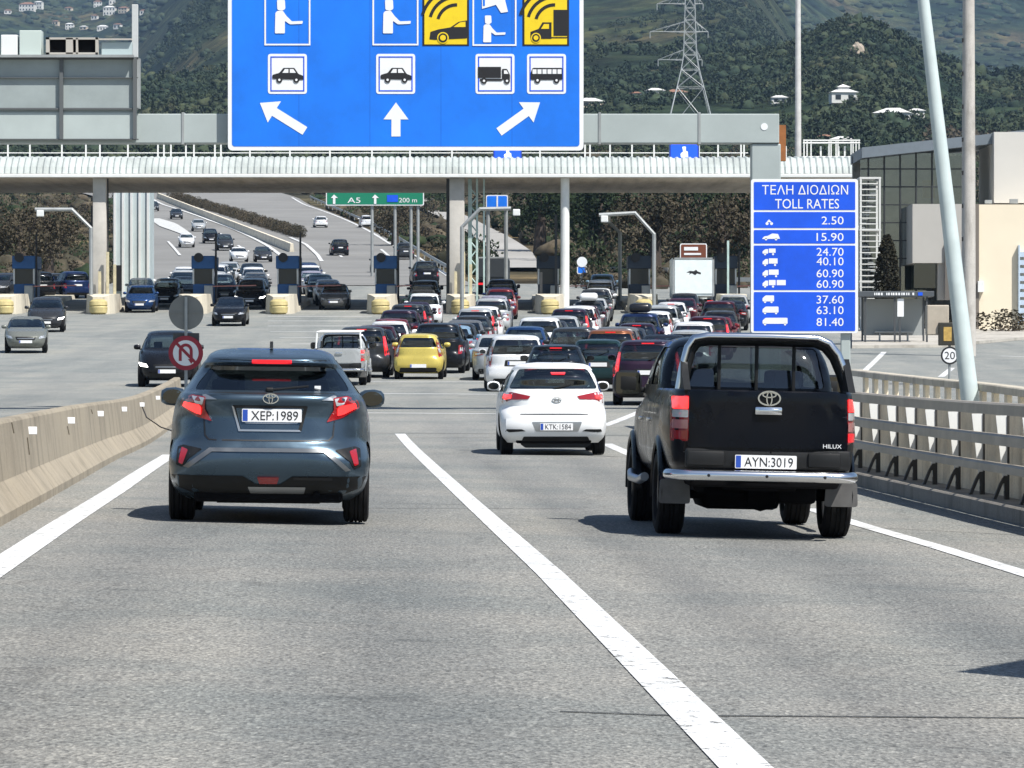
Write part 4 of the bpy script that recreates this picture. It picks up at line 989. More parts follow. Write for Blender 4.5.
# right-hand railing
rp = upath([(862, 487), (900, 496), (960, 510.5), (1024, 526)])
d_ = (rp[-1]-rp[0]).normalized(); rp = [rp[0]-d_*34]+rp+[rp[-1]+d_*26]
rp = [Vector((p.x, p.y, G(p.x, p.y))) for p in resample(rp, .4)]; rn = normals(rp)
root = thing('guard_rail', 'steel three-rail guard rail with concrete panels beside the black pickup', 'guard rail', rp[0])
def off(pts, n, o, z): return [p+q*o+Vector((0, 0, z)) for p, q in zip(pts, n)]
RAILB = mat('weathered_rail', (.36, .325, .27), .6, .2, vary=.25, vscale=1.5)
sgn = -1      # walking towards the camera the outside is on the left
def brail(name, o, z, h, t, mt):
    m = MB(); sweep(m, rp, [(o-t/2, z-h/2), (o-t/2, z+h/2-.02), (o-t/2+.02, z+h/2), (o+t/2-.02, z+h/2), (o+t/2, z+h/2-.02), (o+t/2, z-h/2)], side=sgn)
    ob = m.build(name, mt, root); ob.location = -root.location
m = MB(); sweep(m, rp, [(0, 0), (0.0, .15), (.02, .17), (.55, .17), (.55, 0)], side=sgn); ob = m.build('kerb', conc_mat('dirty_kerb', (.26, .24, .21)), root, smooth=30); ob.location = -root.location
m = MB(); sweep(m, rp, [(.42, .17), (.44, 1.08), (.52, 1.08), (.55, .17)], side=sgn); ob = m.build('panel', CONCP, root, smooth=30); ob.location = -root.location
brail('rail', .10, 1.14, .125, .12, RAILB); brail('rail', .08, .82, .115, .12, RAILB); brail('rail', .06, .53, .095, .12, RAILB)
fine = resample(rp, .03); fn = normals(fine); posts = []
for qx in (862, 880, 898, 917, 937, 960, 984.5, 1009, 1036, 1066): posts.append(min(range(len(fine)), key=lambda k: abs(pxof(fine[k]-fn[k]*.30+Vector((0, 0, .4)))[0]-qx)))
step = posts[1]-posts[0]
for k in range(1, 16):
    if posts[0]-step*k > 0: posts.append(posts[0]-int(step*k))
for i in posts:
    p = fine[i]; n = -fn[i]; t = Vector((n.y, -n.x, 0))
    pr = bpy.data.objects.new('post', None)
    M = Matrix(((n.x, t.x, 0, p.x), (n.y, t.y, 0, p.y), (0, 0, 1, p.z), (0, 0, 0, 1)))
    m = MB(); m.prism([(.16, 1.06), (.28, 1.06), (.28, .17), (.26, .17)], 'y', -.012, .012)  # post web tapered and painted white to imitate a wedge of sunlight
    sun_wedge = m.build('post', WHITEP, root); sun_wedge.matrix_world = Matrix.Translation(-root.location) @ M if False else M
    sun_wedge.matrix_parent_inverse = Matrix.Translation(-root.location)
    m = MB(); m.box((.295, 0, .62), (.015, .07, .92)); f2 = m.build('flange', mat('dark_steel', (.06, .058, .055), .6, .3), sun_wedge)
    m = MB(); m.prism([(.13, .17), (.165, .17), (.235, .34), (.25, .34), (.25, .17), (.285, .17), (.285, .42), (.245, .42), (.20, .34)], 'y', -.03, .03); m.build('bracket', mat('dark_steel', (0, 0, 0)), sun_wedge)
# balustrade farther right
bp_ = [at(850, 0, 97), at(900, 0, 88), at(960, 0, 78), at(1024, 0, 69), at(1100, 0, 58)]
bp_ = [Vector((p.x, p.y, G(p.x, p.y))) for p in resample(bp_, .6)]
root = thing('balustrade', 'pale concrete balustrade with square openings behind the steel guard rail', 'balustrade', bp_[0])
m = MB(); sweep(m, bp_, [(0, .93), (0, 1.05), (.02, 1.07), (.28, 1.07), (.30, 1.05), (.30, .93)], side=-1); o = m.build('top_beam', conc_mat('beam_concrete', (.48, .44, .36)), root, smooth=30); o.location = -root.location
m = MB(); sweep(m, bp_, [(0, 0), (0, .55), (.3, .55), (.3, 0)], side=-1); o = m.build('base_wall', CONCP, root, smooth=30); o.location = -root.location
fb = resample(bp_, 1.7); nb_ = normals(fb); bal = None
for p, n in zip(fb[1:-1], nb_[1:-1]):
    if bal is None: mm = MB(); mm.box((0, 0, .74), (.10, .34, .39), bev=.02); bal = mm.mesh('baluster', CONCP)
    o = link('baluster', bal, root); o.location = p-n*.15-root.location; o.rotation_euler = (0, 0, math.atan2(n.y, n.x))

# ------------------------------------------------------------------ gantry and its signs
D = 100.0; S_ = F/D
def gx(px, d=D): return (px-CX)*d/F
def gz(py, d=D): return CH+(HY-py)*d/F
def rect(px0, py0, px1, py1, d=D): return [(gx(px0, d), gz(py1, d)), (gx(px1, d), gz(py1, d)), (gx(px1, d), gz(py0, d)), (gx(px0, d), gz(py0, d))]
def pbox(m, px0, py0, px1, py1, d, y0, y1, mi=0, bev=.0):
    a, b = gx(px0, d), gx(px1, d); c_, e = gz(py1, d), gz(py0, d)
    m.box(((a+b)/2, (y0+y1)/2, (c_+e)/2), (b-a, y1-y0, e-c_), mi, bev=bev)
root = thing('sign_gantry', 'grey boxed gantry beam spanning the road and carrying the big blue sign', 'gantry')
m = MB(); pbox(m, -420, 113, 780, 142.5, D, D+.3, D+1.0, bev=.02); m.build('beam', GREYBOX, root)
m = MB()
for px in (182, 600, 700, -100): pbox(m, px-1.2, 111.5, px+1.2, 143.5, D, D+.28, D+1.02)
m.build('joint_plate', STEEL, root)
g0 = G(gx(767), D+.65)
m = MB(); m.box((gx(767), D+.65, (g0+gz(143))/2), (.70, .62, gz(143)-g0), bev=.03); m.build('column', GREYBOX, root)
m = MB(); m.box((gx(767), D+.65, g0+.03), (1.1, 1.1, .06)); m.build('base_plate', STEEL, root)
g1 = G(gx(-300), D+.65)
m = MB(); m.box((gx(-300), D+.65, (g1+gz(143))/2), (.70, .62, gz(143)-g1), bev=.03); m.build('column', GREYBOX, root)
m = MB(); pbox(m, 780, 124, 787, 160, D, D+.4, D+.7); m.build('cable_box', mat('rust_orange', (.30, .11, .03), .7, vary=.3), root)
m = MB(); m.prism(circ(gx(765), gz(126), .085, 16), 'y', D+.29, D+.31); m.build('round_plate', SIGNWHITE, root)
# back of the oncoming side's sign
root = thing('gantry_sign', 'grey panelled back of a large gantry sign at the upper left', 'sign back')
m = MB(); pbox(m, -200, 58, 136, 112, D, D+.18, D+.30); m.build('panel', mat('sign_back_grey', (.33, .38, .38), .5, vary=.2, vscale=.6), root)
m = MB(); pbox(m, -200, 112, 136, 138.5, D, D+.16, D+.28); m.build('lower_panel', mat('pale_panel', (.44, .50, .49), .5, vary=.12, vscale=.6), root)
m = MB()
for py, h in ((58, 2.2), (77.5, .8), (108.5, 1.8), (139, 1)): pbox(m, -200, py-h/2, 138, py+h/2, D, D+.10, D+.2)
for px, wd in ((-80, 3.5), (61, 3.6), (134.5, 3.4)): pbox(m, px-wd/2, 58, px+wd/2, 139, D, D+.07, D+.2)
m.build('frame_bar', mat('dark_frame', (.10, .11, .115), .6), root)
m = MB(); pbox(m, 136.5, 58, 139.5, 108, D, D+.1, D+.35); m.build('end_bracket', STEEL, root)
root = thing('gantry_walkway', 'row of pale cabinets and dark windowed frame on top of the upper-left sign back', 'walkway')
m = MB(); pbox(m, -200, 55, 134, 57.6, D, D-.1, D+1.0); m.build('deck', STEEL, root)
for (a, b_, c_, e, mt) in ((0.5, 34.5, 17, 55, WHITEP), (19, 30, 41, 55, mat('pale_green_cabinet', (.50, .58, .55), .5)), (101, 42, 133, 55, mat('pale_blue_cabinet', (.42, .51, .52), .5))):
    m = MB(); pbox(m, a, b_, c_, e, D, D+.1, D+.55, bev=.015); m.build('cabinet', mt, root)
m = MB()
for (a, b_, c_, e) in ((46, 37.5, 98, 39.5), (46, 52.5, 98, 54.5), (46, 37.5, 49.5, 54.5), (66, 38, 73, 54), (76, 38, 78, 54), (95.5, 37.5, 98.5, 54.5), (98, 38.5, 132, 40)): pbox(m, a, b_, c_, e, D, D, D+.1)
m.build('frame', mat('frame_beige', (.44, .42, .38), .6), root)
m = MB(); pbox(m, 49, 39, 96, 53, D, D+.12, D+.5); m.build('dark_box', DARKIN, root)
m = MB(); pbox(m, 131.5, 4, 137.5, 57, D, D+.1, D+.25, bev=.01); m.build('end_post', mat('pale_post', (.50, .53, .53), .6, vary=.1), root)

# the big blue lane sign
root = thing('lane_sign', 'big blue overhead sign with white arrows, lane pictograms and a white border', 'sign')
m = MB(); y0 = D
m.prism(rrect(gx(228), gz(150.5), gx(583.5), gz(-95), .10), 'y', y0, y0+.06, 0)
panel = m.build('panel', [SIGNWHITE], root)
m = MB(); m.prism(rrect(gx(232), gz(146.5), gx(579.5), gz(-91), .07), 'y', y0-.006, y0, 0); m.build('face', [SIGNBLUE], root)
m = MB()
for px in (299, 370, 441, 512): m.prism([(gx(px-.25), gz(146)), (gx(px+.25), gz(146)), (gx(px+.25), gz(-90)), (gx(px-.25), gz(-90))], 'y', y0-.0075, y0-.006)
m.build('panel_seam', mat('seam_blue', (.0, .11, .52), .6), root)
def sh(m, pts, k=1, mi=0): m.plate([(gx(x), gz(y)) for x, y in pts], y0-.004-.006*k, .004, mi)
def pic(name, mats): return MB(), name, mats
def boxline(m, a, b_, c_, e, t, mi, k=2):
    for q in ((a, b_, c_, b_+t), (a, e-t, c_, e), (a, b_+t, a+t, e-t), (c_-t, b_+t, c_, e-t)): sh(m, [(q[0], q[3]), (q[2], q[3]), (q[2], q[1]), (q[0], q[1])], k, mi)
def clerk(m, x, y, s=1.0, mi=0, k=2):
    P = lambda pts: [(x+a*s, y+b_*s) for a, b_ in pts]
    sh(m, P(rounded([(1, -23), (9, -23), (9.5, -14), (6.5, -12), (1.5, -13)], 1.5)), k, mi)
    sh(m, P(rounded([(1.5, -12), (7, -12), (10.5, -7), (16, -1.5), (27, -2), (26.5, 1), (14, 1.5), (9, -2), (9, 10.5), (-1, 10.5), (-.5, -10)], 1)), k, mi)
for bx in (264.5, 372.5):
    m = MB(); boxline(m, bx, -60, bx+46, 45.5, 1.6, 0); clerk(m, bx+11.5, 23, 1.0); m.build('attendant_pictogram', SIGNWHITE, root)
m = MB(); boxline(m, 472.5, -60, 516.5, 46, 1.6, 0); clerk(m, 484, 34, .8)
sh(m, [(482, -20), (500, -20), (508, 12), (501, 13), (496, 5), (482, 9)], 2, 0); sh(m, [(483, -4), (485, -4), (485, 6), (483, 6)], 3, 1)
m.build('attendant_pictogram', [SIGNWHITE, SIGNBLUE], root)
def panel_car(m, x, y, kind):
    if kind == 'car':
        sh(m, rounded([(x-15, y+3), (x-15, y-1), (x-8, y-3), (x-4, y-8), (x+7, y-8), (x+11, y-2), (x+16, y+0), (x+16, y+4)], 1), 3, 1); sh(m, [(x-5, y-3), (x-2.5, y-6.8), (x+1, y-6.8), (x+1, y-3)], 4, 0); sh(m, [(x+2.4, y-3), (x+2.4, y-6.8), (x+6, y-6.8), (x+8.5, y-3)], 4, 0)
        for dx in (-8, 9): sh(m, circ(x+dx, y+4, 3, 16), 4, 1); sh(m, circ(x+dx, y+4, 1.2, 12), 5, 0)
    elif kind == 'truck':
        sh(m, [(x-17, y+2), (x-17, y-9), (x+6, y-9), (x+6, y+2)], 3, 1); sh(m, rounded([(x+7, y+4), (x+7, y-7), (x+12, y-7), (x+15, y-1), (x+15, y+4)], 1), 3, 1); sh(m, [(x-15, y+3), (x+7, y+3), (x+7, y+5), (x-15, y+5)], 3, 1); sh(m, [(x+9, y-2), (x+9, y-5.5), (x+11.5, y-5.5), (x+13.5, y-2)], 4, 0)
        for dx in (-11, 12): sh(m, circ(x+dx, y+5, 3, 16), 4, 1); sh(m, circ(x+dx, y+5, 1.2, 12), 5, 0)
    else:
        sh(m, rounded([(x-16, y+4), (x-16, y-2), (x-14, y-8), (x+16, y-8), (x+16, y+4)], 1.5), 3, 1)
        for q in range(6): sh(m, [(x-14+q*5, y-2), (x-14+q*5, y-6.5), (x-10+q*5, y-6.5), (x-10+q*5, y-2)], 4, 0)
        for dx in (-9, 10): sh(m, circ(x+dx, y+4.5, 3, 16), 4, 1); sh(m, circ(x+dx, y+4.5, 1.2, 12), 5, 0)
for bx, kind in ((268, 'car'), (376.2, 'car'), (475.5, 'truck'), (527, 'bus')):
    m = MB(); m.plate([(gx(x), gz(y)) for x, y in rounded([(bx, 94), (bx+39, 94), (bx+39, 54), (bx, 54)], 3)], y0-.010, .004, 0)
    boxline(m, bx+2.5, 56.5, bx+36.5, 91.5, 1.2, 2, 2); panel_car(m, bx+19.5, 76, kind); m.build('vehicle_pictogram', [SIGNWHITE, INK, SIGNBLUED], root)
for bx, kind in ((422.5, 'car'), (522.5, 'truck')):
    m = MB(); sh(m, [(bx, 46), (bx+46.5, 46), (bx+46.5, -60), (bx, -60)], 1, 1); sh(m, [(bx+2, 44.5), (bx+44.5, 44.5), (bx+44.5, -60), (bx+2, -60)], 2, 0)
    if kind == 'car':
        sh(m, rounded([(bx+7, 39.5), (bx+8, 32), (bx+16, 29.5), (bx+28, 27.5), (bx+36, 22), (bx+44.5, 20.5), (bx+44.5, 38.5), (bx+12, 40)], .8), 3, 1); sh(m, [(bx+31, 27.2), (bx+37.5, 22.6), (bx+43, 21.8), (bx+43, 27.2)], 4, 0); sh(m, circ(bx+20.5, 38, 5.8, 20), 4, 0); sh(m, circ(bx+20.5, 38, 4.6, 20), 5, 1); sh(m, circ(bx+20.5, 38, 2.9, 18), 6, 0)
    else:
        sh(m, [(bx+31, 36), (bx+31, 10), (bx+44.5, 10), (bx+44.5, 36)], 3, 1); sh(m, [(bx+8, 38), (bx+8, 32), (bx+16, 29), (bx+20, 22.5), (bx+29, 22.5), (bx+29, 39), (bx+10, 39)], 3, 1); sh(m, [(bx+18.5, 29), (bx+21.5, 24.2), (bx+26.5, 24.2), (bx+26.5, 29)], 4, 0); sh(m, [(bx+29, 37.2), (bx+44.5, 37.2), (bx+44.5, 38.4), (bx+29, 38.4)], 3, 1); sh(m, circ(bx+13.5, 38, 5, 20), 4, 0); sh(m, circ(bx+13.5, 38, 3.9, 20), 5, 1); sh(m, circ(bx+13.5, 38, 2.4, 18), 6, 0)
    ox, oy = (bx+34, 24) if kind == 'car' else (bx+32, 24)
    for r0 in (19, 27, 35):
        a = [math.radians(t) for t in np.linspace(195, 272, 12)]; tw = 1.6
        o_ = [(ox+(r0+tw)*math.cos(t), oy+(r0+tw)*math.sin(t)) for t in a]; i_ = [(ox+(r0-tw)*math.cos(t), oy+(r0-tw)*math.sin(t)) for t in a]
        sh(m, o_+i_[::-1], 3, 1)
    m.build('electronic_toll_pictogram', [SIGNYEL, INK], root)
def arrow(x0, y0_, x1, y1, t=4.5, hw=12.5, hl=17):
    a = Vector((x0, y0_)); b_ = Vector((x1, y1)); d = (b_-a).normalized(); n = Vector((-d.y, d.x)); e = b_-d*hl
    return [tuple(q) for q in (a+n*t, e+n*t, e+n*hw, b_, e-n*hw, e-n*t, a-n*t)]
for q in ((305, 131, 260, 103), (396, 136.5, 396, 102.5), (499, 132, 540, 102.5)):
    m = MB(); sh(m, arrow(*q), 1); m.build('arrow', SIGNWHITE, root)

# toll rates board
D2 = 97.0
root = thing('toll_rates_board', 'blue toll rates board listing prices above the black pickup', 'sign')
m = MB(); m.prism(rrect(gx(751, D2), gz(333, D2), gx(858, D2), gz(179, D2), .06), 'y', D2, D2+.06); m.build('panel', SIGNWHITE, root)
m = MB()
for a, b_ in ((182, 210), (212, 228), (230, 243.5), (245.5, 290), (292, 331)): m.prism(rrect(gx(753.8, D2), gz(b_, D2), gx(855.2, D2), gz(a, D2), .02), 'y', D2-.006, D2)
m.build('face', SIGNBLUED, root)
m = MB(); TX = lambda s_, x, y, h, w_=None, al='CENTER': add_text(m, s_, gx(x, D2), gz(y, D2), h*D2/F, D2-.010, 0, None if w_ is None else w_*D2/F, al)
TX('ΤΕΛΗ ΔΙΟΔΙΩΝ', 805, 194.6, 9.6, 86); TX('TOLL RATES', 807, 208.6, 9.6, 64)
for s_, y in (('2.50', 224.5), ('15.90', 241), ('24.70', 255.8), ('40.10', 265.4), ('60.90', 277.4), ('60.90', 288), ('37.60', 303.6), ('63.10', 314.2), ('81.40', 326)): TX(s_, 843.5, y, 8.0, 27 if len(s_) > 4 else 22, 'RIGHT')
m.build('lettering', SIGNWHITE, root)
m = MB()
def ic(pts, k=1): m.plate([(gx(x, D2), gz(y, D2)) for x, y in pts], D2-.006, .004)
def vic(x, y, w_, h, trailer=0, cab=True):
    if cab: ic(rounded([(x, y), (x, y-h*.45), (x+3, y-h*.9), (x+5.5, y-h*.9), (x+5.5, y)], .6)); ic([(x+6.3, y-.8), (x+6.3, y-h), (x+w_, y-h), (x+w_, y-.8)])
    else: ic(rounded([(x, y), (x, y-h*.55), (x+3, y-h), (x+w_, y-h), (x+w_, y)], 1))
    if trailer: ic([(x+w_+1.2, y-.8), (x+w_+1.2, y-h), (x+w_+1.2+trailer, y-h), (x+w_+1.2+trailer, y-.8)])
    for dx in (2.5, w_-2.5): ic(circ(x+dx, y+.6, 1.1, 10))
ic(circ(767, 223.6, 1.5, 12)); ic(circ(771.5, 223.6, 1.5, 12)); ic([(766.5, 222), (769, 219.5), (772, 222.5)])
ic(rounded([(762, 239), (764, 236.5), (768, 235.8), (772, 233.5), (778, 234), (780, 238.8)], .5)); ic(circ(766, 239.3, 1.2, 10)); ic(circ(776, 239.3, 1.2, 10))
vic(762.5, 253.6, 13, 5); vic(762.5, 264.4, 15, 6); vic(762.5, 275.6, 16, 6); vic(762.5, 286, 13, 6, 9); vic(762.5, 301.4, 11.5, 6, 0, False); vic(762.5, 312.6, 16, 6, 0, False); vic(762.5, 323.8, 25, 6, 0, False)
m.build('vehicle_pictogram', SIGNWHITE, root)
for px in (764, 846):
    g0 = G(gx(px, D2), D2+.15); m = MB(); m.box((gx(px, D2), D2+.16, (g0+gz(185, D2))/2), (.22, .16, gz(185, D2)-g0), bev=.02); m.build('post', GREYBOX, root)

# road signs on the barrier end
P = unproj(186, 408); ds = P.y; s_ = F/ds
root = thing('no_u_turn_sign', 'round no U-turn sign with red border on a pole above the barrier end', 'road sign', P)
m = MB(); zt_ = gz(297, ds)-P.z; m.cyl((0, 0, 0), (0, 0, zt_), .04, n=10); m.build('pole', STEEL, root)
zc = gz(353, ds)-P.z; r_ = 17.3/s_
def disc(m, r, y0_, y1_, mi, zc=zc): m.prism(circ(0, zc, r, 36), 'y', y0_, y1_, mi)
m = MB(); disc(m, r_, -.07, -.05, 0); disc(m, r_*.74, -.075, -.07, 1); m.build('disc', [SIGNRED, SIGNWHITE], root)
m = MB(); q = r_/17.3
o_ = [(-7, 8)]+[(-7*math.cos(t), 7.5*-math.sin(t)-2) for t in np.linspace(0, math.pi, 14)]+[(7, 6), (4, 6)]+[(-4*math.cos(t), 4.5*-math.sin(t)-2) for t in np.linspace(math.pi, 0, 14)]+[(-4, 8)]
m.plate([(a*q, zc-b_*q) for a, b_ in o_], -.077, .004, 0); m.plate([(2.2*q, zc-6*q), (8.8*q, zc-6*q), (5.5*q, zc-11*q)], -.077, .004, 0)
m.plate([(a*q, zc-b_*q) for a, b_ in ((-11, -9.5), (-9, -11.5), (12, 10), (10, 12))], -.081, .004, 0)
m.build('symbol', SIGNRED, root)
m = MB(); m.box((0, .08, gz(339, ds)-P.z), (26/s_, .10, 12/s_), bev=.01); m.build('rear_plate', mat('dark_grey_metal', (.07, .07, .07), .6), root)
zc2 = gz(312.5, ds)-P.z
m = MB(); disc(m, 17.4/s_, .06, .08, 0, zc2); m.box((0, .05, zc2), (34/s_, .02, .03), 0); m.build('upper_disc', mat('sign_rear_grey', (.21, .215, .205), .6, vary=.12), root)

# ------------------------------------------------------------------ toll canopy
DC = 237.0
zs = gz(177.5, DC); zf = gz(158, 241)
xl, xr_ = gx(-700, DC), gx(861, DC)
root = thing('toll_canopy', 'long white toll canopy with corrugated fascia and brown soffit over all lanes', 'canopy')
def soffit_mat():
    m, N, L, b = nt('stained_soffit'); tc = N.new('ShaderNodeTexCoord'); mp = N.new('ShaderNodeMapping'); mp.inputs['Scale'].default_value = (1.5, .12, 1); L.new(tc.outputs['Object'], mp.inputs[0])
    n = nz(N, L, mp.outputs[0], 1.0, 6, .7); k = ramp(N, L, n.outputs['Fac'], [(.3, (.30, .25, .19)), (.5, (.46, .39, .31)), (.7, (.56, .49, .40))]); L.new(k.outputs[0], b.inputs['Base Color']); b.inputs['Roughness'].default_value = .8; return m
m = MB(); m.box(((xl+xr_)/2, DC+10.5, zs+.15), (xr_-xl, 20, .30)); m.build('soffit', soffit_mat(), root)
m = MB(); m.box(((xl+xr_)/2, DC+11.5, zf-.1), (xr_-xl-.2, 15, .2)); m.build('roof_deck', WHITEP, root)
m = MB(); pitch = .36; n = int((xr_-xl)/pitch)*4; prof = [(0, 0), (.25, .35), (1.2, .85), (3.6, 1.0)]
H_ = zf-zs-.22
for i in range(n+1):
    x = xl+(xr_-xl)*i/n; ph = i % 4; bump = .12 if ph in (1, 2) else 0
    for (dy, dz) in prof: m.v.append((x, DC+dy-bump*(1-.3*dz), zs+.22+dz*H_+bump*.6*dz))
k = len(prof)
for i in range(n):
    for j in range(k-1): m.f.append((i*k+j, (i+1)*k+j, (i+1)*k+j+1, i*k+j+1)); m.m.append(0)
m.build('fascia', mat('white_corrugated', (.43, .47, .455), .6, vary=.3, vscale=.5), root, fix=False)
m = MB(); m.box(((xl+xr_)/2, DC-.05, zs+.10), (xr_-xl, .22, .20), bev=.03); m.build('gutter', WHITEP, root)
COLW = mat('column_paint', (.50, .48, .44), .7, vary=.25, vscale=.5)
for px, wd, mt in ((100, .75, COLW), (-80, .75, COLW), (457, .85, COLW), (565, .5, WHITEP)):
    yc_ = 237.9; x = gx(px, yc_); g0 = G(x, yc_); m = MB()
    if wd <= .5: m.cyl((x, yc_, g0), (x, yc_, zs+.02), wd/2, n=16)
    else: m.box((x, yc_, (g0+zs)/2), (wd, wd, zs-g0+.04), bev=.05)
    m.build('column', mt, root, smooth=40)
for px, hh, w_, mt in ((107, 99, .18, 'mast_dark'), (92, 60, .12, 'mast_dark'), (449, 99, .3, 'mast_dark'), (470, 99, .22, 'pale_teal'), (477, 99, .12, 'pale_teal'), (484, 80, .10, 'pale_teal'), (556, 55, .14, 'mast_dark'), (541, 22, .16, 'mast_dark'), (728, 40, .12, 'pale_teal')):
    yc_ = 238.6; x = gx(px, yc_); g0 = G(x, yc_); zt_c = min(zs+.02, g0+hh*.1 if hh < 90 else zs+.02); m = MB(); m.box((x, yc_, (g0+zt_c)/2), (w_, w_, zt_c-g0), bev=.01)
    m.build('service_post', mat(mt, (.045, .048, .05) if mt == 'mast_dark' else (.42, .55, .53), .6, vary=.2), root)
m = MB(); yc_ = 238.6; zz = G(gx(470, yc_), yc_)+1
while zz < zs-1: m.cyl((gx(470, yc_), yc_, zz), (gx(477, yc_), yc_, zz+.5), .04, n=5); m.cyl((gx(477, yc_), yc_, zz+.5), (gx(470, yc_), yc_, zz+1), .04, n=5); zz += 1
m.build('lattice_brace', mat('pale_teal', (.4, .5, .5)), root)
RAILW = mat('railing_white', (.62, .63, .61), .5)
m = MB(); yr_ = 243.0; zr0, zr1 = gz(158.5, yr_), gz(144, yr_)
posts_px = [8, 30, 62, 86, 100, 128, 158, 164, 171, 186, 194, 215, 221, 250, 290, 330, 372, 410, 452, 498, 540, 585, 590, 610, 632, 654, 670, 699, 718, 741, 744]
for px in posts_px: m.box((gx(px, yr_), yr_, (zr0+zr1)/2-.2), (.09, .07, zr1-zr0+.4))
for z in (zr1, (zr0+zr1)/2-.1): m.cyl((gx(-300, yr_), yr_, z), (gx(748, yr_), yr_, z), .03, n=6)
m.build('roof_railing', RAILW, root)
m = MB()
for a, b_ in ((803, 860),):
    for py in (140.5, 143, 157): m.cyl((gx(a, yr_), yr_, gz(py, yr_)), (gx(b_, yr_), yr_, gz(py, yr_)), .05, n=6)
    for px in (804, 807, 811, 829, 831, 836, 838, 851, 853, 856, 859): m.box((gx(px, yr_), yr_, (gz(140, yr_)+gz(162, yr_))/2), (.07, .06, gz(140, yr_)-gz(162, yr_)))
for px in (821, 829, 839, 845, 780, 786): m.box((gx(px, yr_), yr_+.2, (gz(146, yr_)+gz(163, yr_))/2), (.10, .06, gz(146, yr_)-gz(163, yr_)))
m.build('roof_cage', RAILW, root)
for (a, b_, c_, e, lb) in ((493, 147, 522, 160, 'glowing blue lane signal on the canopy roof under the big blue sign'), (669, 143, 699, 161, 'glowing blue lane signal with white figure on the canopy roof right of the big sign')):
    r2 = thing('lane_signal', lb, 'lane signal', (gx((a+c_)/2, 239), 239, gz(e, 239)), group='lane signals on the canopy')
    w_ = (c_-a)*239/F; h_ = (e-b_)*239/F
    m = MB(); m.box((0, 0, h_/2), (w_, .4, h_), bev=.03); m.build('housing', mat('signal_housing', (.02, .06, .30), .4), r2)
    m = MB(); m.plate([(-w_*.44, h_*.1), (w_*.44, h_*.1), (w_*.44, h_*.9), (-w_*.44, h_*.9)], -.20, .01); m.build('screen', mat('blue_screen', (.01, .05, .6), .3, emit=(.01, .08, .9), estr=.9), r2)
    m = MB(); m.plate(rounded([(-.18, h_*.2), (.22, h_*.2), (.20, h_*.5), (.08, h_*.55), (.1, h_*.78), (-.1, h_*.78), (-.05, h_*.5), (-.2, h_*.4)], .04), -.215, .004); m.build('figure', mat('lit_white', (.8, .8, .8), .3, emit=(.8, .9, 1), estr=.9), r2)
# stair tower at the canopy's end
ysr = 201.0; sx0, sx1 = gx(859.5, ysr), gx(881, ysr)
root = thing('stair_tower', 'white steel zigzag staircase at the right end of the toll canopy', 'staircase')
gr = G(sx0, ysr); top = gz(178, ysr)
m = MB()
for x in (sx0+.06, sx1-.06):
    for y in (ysr, ysr+1.6): m.box((x, y, (gr+top)/2), (.09, .09, top-gr))
m.build('frame_post', RAILW, root)
m = MB(); nfl = 3; fh = (top-gr)/nfl
for f_ in range(nfl):
    a, b_ = (sx0+.1, sx1-.1) if f_ % 2 == 0 else (sx1-.1, sx0+.1)
    for s2 in range(12): m.box((a+(b_-a)*(s2+.5)/12, ysr+(.4 if f_ % 2 == 0 else 1.2), gr+f_*fh+fh*(s2+.5)/12), (.26, .75, .05))
m.build('flight', STEEL, root)
m = MB()
for f_ in range(nfl+1): m.box(((sx0+sx1)/2, ysr+.8, gr+f_*fh), (sx1-sx0, 1.7, .09))
m.build('landing', RAILW, root)
m = MB()
for f_ in range(nfl):
    for q in range(1, 9): m.cyl((sx0, ysr-.03, gr+f_*fh+q*fh/9), (sx1-.1*f_, ysr-.03, gr+f_*fh+q*fh/9), .028, n=5)
m.build('guard_bar', RAILW, root)

